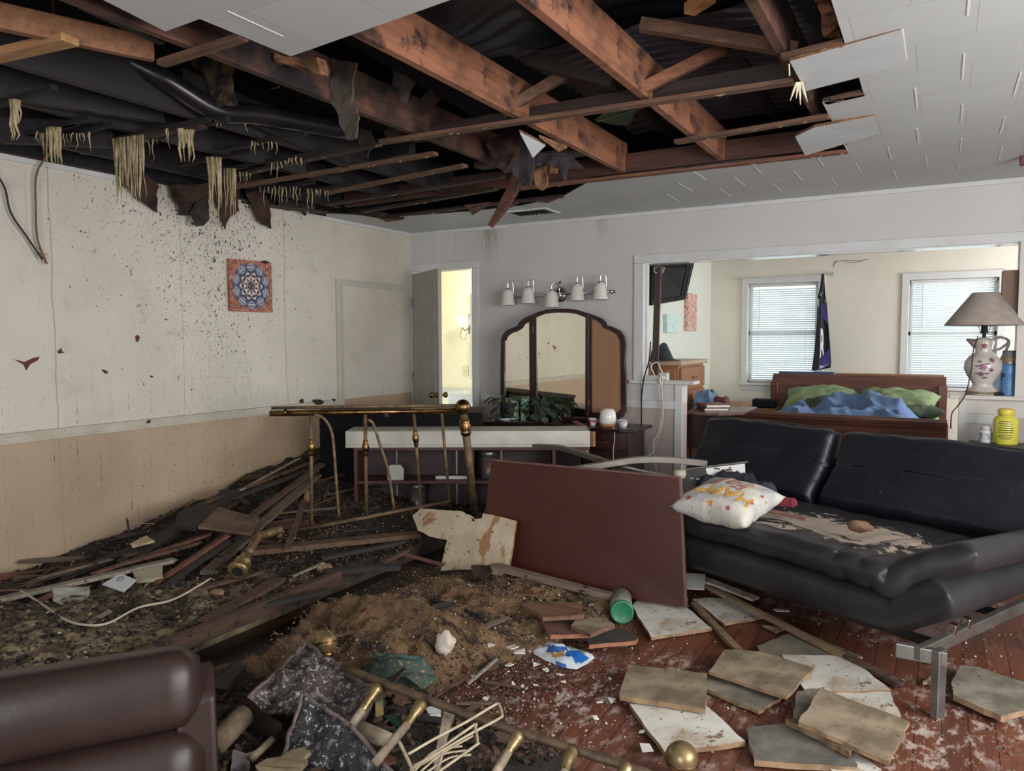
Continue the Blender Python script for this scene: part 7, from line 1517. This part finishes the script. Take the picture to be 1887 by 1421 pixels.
MB().grid(lambda u, v: g_+V((.02+.15*u, -.10+.10*v+.02*u, .035*math.sin(PI*u)*(1-v*.5)+.01*nz(u*6, v*6))), 16, 10, .006).build('brim', M_teal, t, smooth=True)
# charred upholstered board and sheet
def board_field(corners, name, m, label, cat, amp=.02, th=.02, nu=36, nv=30, edge=True, me=None):
    c = [P(a, b_, z=z) for a, b_, z in corners]
    def fn(u, v):
        q = (c[0].lerp(c[1], u)).lerp(c[3].lerp(c[2], u), v); n = (c[1]-c[0]).cross(c[3]-c[0]).normalized(); n = n if n.z > 0 else -n
        return q+n*(amp*fbm(q.x, q.y, 6)+amp*.4*fbm(q.x, q.y, 20, 2, 3))+V((nz(v*4, q.z, 2), nz(u*4, q.z, 5), 0))*.012*(1 if min(u, v, 1-u, 1-v) < .01 else 0)
    t = thing(name, label, cat, sum(c, V())/4); MB().grid(fn, nu, nv, -th).build('sheet', m, t, smooth=True)
    if edge:
        for k, (a, b_) in enumerate(((0, 1), (1, 2), (3, 0), (2, 3))):
            pts = [fn(*{0: (i/14, 0), 1: (1, i/14), 2: (0, 1-i/14), 3: (1-i/14, 1)}[k]) for i in range(15)]
            if k < 3: MB().tube(pts, .007, 8).build('piped_edge', me or mat('ash_edge', (112, 98, 90), (74, 62, 58), ns=30, rough=.95, bump=.6, bs=70), t, smooth=True)
    return t
M_dust2 = mat('ash_edge', (112, 98, 90), (74, 62, 58), ns=30, rough=.95, bump=.6, bs=70)
M_ash = mat('ash_leather', (70, 60, 58), (40, 34, 34), ns=7, rough=.9, bump=.9, bs=50, bd=.01, spk=[((168, 160, 156), 55, .56), ((120, 108, 100), 16, .52, .1)])
board_field([(565, 1183, .26), (700, 1278, .20), (640, 1352, .14), (448, 1292, .20)], 'ash_covered_board', M_ash, 'upholstered board thick with grey ash lying corner-up', 'board', .05)
board_field([(562, 1283, .24), (645, 1335, .20), (735, 1440, .10), (520, 1400, .12)], 'ash_covered_sheet', mat('ash_black', (38, 36, 38), (22, 20, 22), ns=7, rough=.85, bump=.9, bs=50, bd=.01, spk=[((150, 150, 156), 50, .57), ((90, 86, 84), 14, .54, .1)]), 'black ash-strewn sheet hanging over the near end of the ash board', 'sheet', .03)
slab([(445, 1290), (520, 1345), (505, 1370), (440, 1320)], [.2, .17, .12, .13], .02, M_scrap, 'fibre_scrap', 'brown padding scrap below the left corner of the ash board', 'scrap', nseg=4, amp=.01)
slab([(470, 1420), (560, 1385), (568, 1410), (540, 1440), (480, 1450)], [.13, .16, .15, .1, .1], .015, mat('cloth_scrap', (132, 118, 90), (92, 80, 60), ns=8, rough=.9), 'cloth_scrap', 'olive tan cloth scrap at the bottom edge left of centre', 'scrap', nseg=4, amp=.012)
slab([(430, 1392), (470, 1395), (455, 1425), (425, 1430)], [.12, .12, .08, .08], .02, mat('grey_lump', (120, 116, 116), (70, 60, 56), ns=12, rough=.9), 'rubble_lump', 'grey-brown lump beside the recliner edge at the bottom', 'lump', nseg=3, amp=.01)
plank((400, 1290), (440, 1240), .1, .12, .06, .06, M_pl[2], 'black charred block right of the recliner')
plank((385, 1240), (430, 1228), .06, .09, .03, .03, M_pl[1], 'brown wood stub beside the recliner top')
plank((830, 1300), (805, 1410), .18, .12, .035, .03, M_dustw, 'dusty grey stick crossing behind the wire rack', 'stick', 'stick', w2=.02)
plank((860, 1262), (915, 1215), .06, .04, .012, .01, M_palep, 'thin pale lath between the mound and the shards')
plank((800, 1285), (870, 1240), .05, .05, .012, .008, M_pl[1], 'thin brown lath left of the white shards', 'lath', 'lath')
plank((905, 1165), (960, 1130), .08, .06, .02, .012, M_pl[1], 'brown lath at the right foot of the insulation mound')
slab([(690, 1300), (706, 1297), (707, 1318), (692, 1322)], .14, .05, mat('green_tin', (50, 92, 62), (150, 112, 66), ns=30, rough=.5), 'small_tin', 'small green and brown tin between the two dusty spindles', 'tin', nseg=1)
slab([(708, 1330), (740, 1326), (760, 1340), (735, 1352)], .1, .02, mat('green_glass', (20, 58, 40), rough=.15), 'glass_fragment', 'dark green glass fragment under the second dusty spindle', 'glass')
slab([(785, 1310), (815, 1300), (812, 1322), (790, 1325)], .1, .01, M_white, 'white_scrap', 'pale scrap left of the grey stick behind the rack', 'scrap', nseg=2)
# fibre heap around the footboard so that it rests on something
field(nearH, 2.2, 3.75, -4.9, -3.8, .016, lambda x, y: nearH(x, y) > .002, 'near_rubble', M_rub, 'dark rubble heap beneath the collapsed brass footboard and wire rack', 'rubble')
rr = random.Random(31)
for i in range(26):
    x, y = rr.uniform(2.5, 3.6), rr.uniform(-4.65, -3.95); k = rr.choice((1, 1, 2, 3, 0))
    lay(x, y, rr.uniform(.08, .22), rr.uniform(.015, .05), rr.uniform(.006, .014), rr.uniform(0, 3.1), rr.gauss(0, .2), rr.gauss(0, .4), k, 'splintered laths in the near rubble, ' + ['grey', 'brown', 'black', 'reddish'][k], ['grey', 'brown', 'black', 'reddish'][k]+' splintered lath in the heap under the brass footboard', hfn=lambda x, y: max(nearH(x, y), 0))
for i in range(40):
    x, y = rr.uniform(2.1, 3.2), rr.uniform(-3.9, -2.5); k = rr.choice((1, 1, 2, 3, 0))
    if x < slot_r(y)+.1: continue
    lay(x, y, rr.uniform(.06, .22), rr.uniform(.012, .03), rr.uniform(.005, .012), rr.uniform(0, 3.1), rr.gauss(0, .08), rr.gauss(0, .3), k, 'splintered laths on the mound, ' + ['grey', 'brown', 'black', 'reddish'][k], ['grey', 'brown', 'black', 'reddish'][k]+' splintered lath lying over the brown insulation mound')
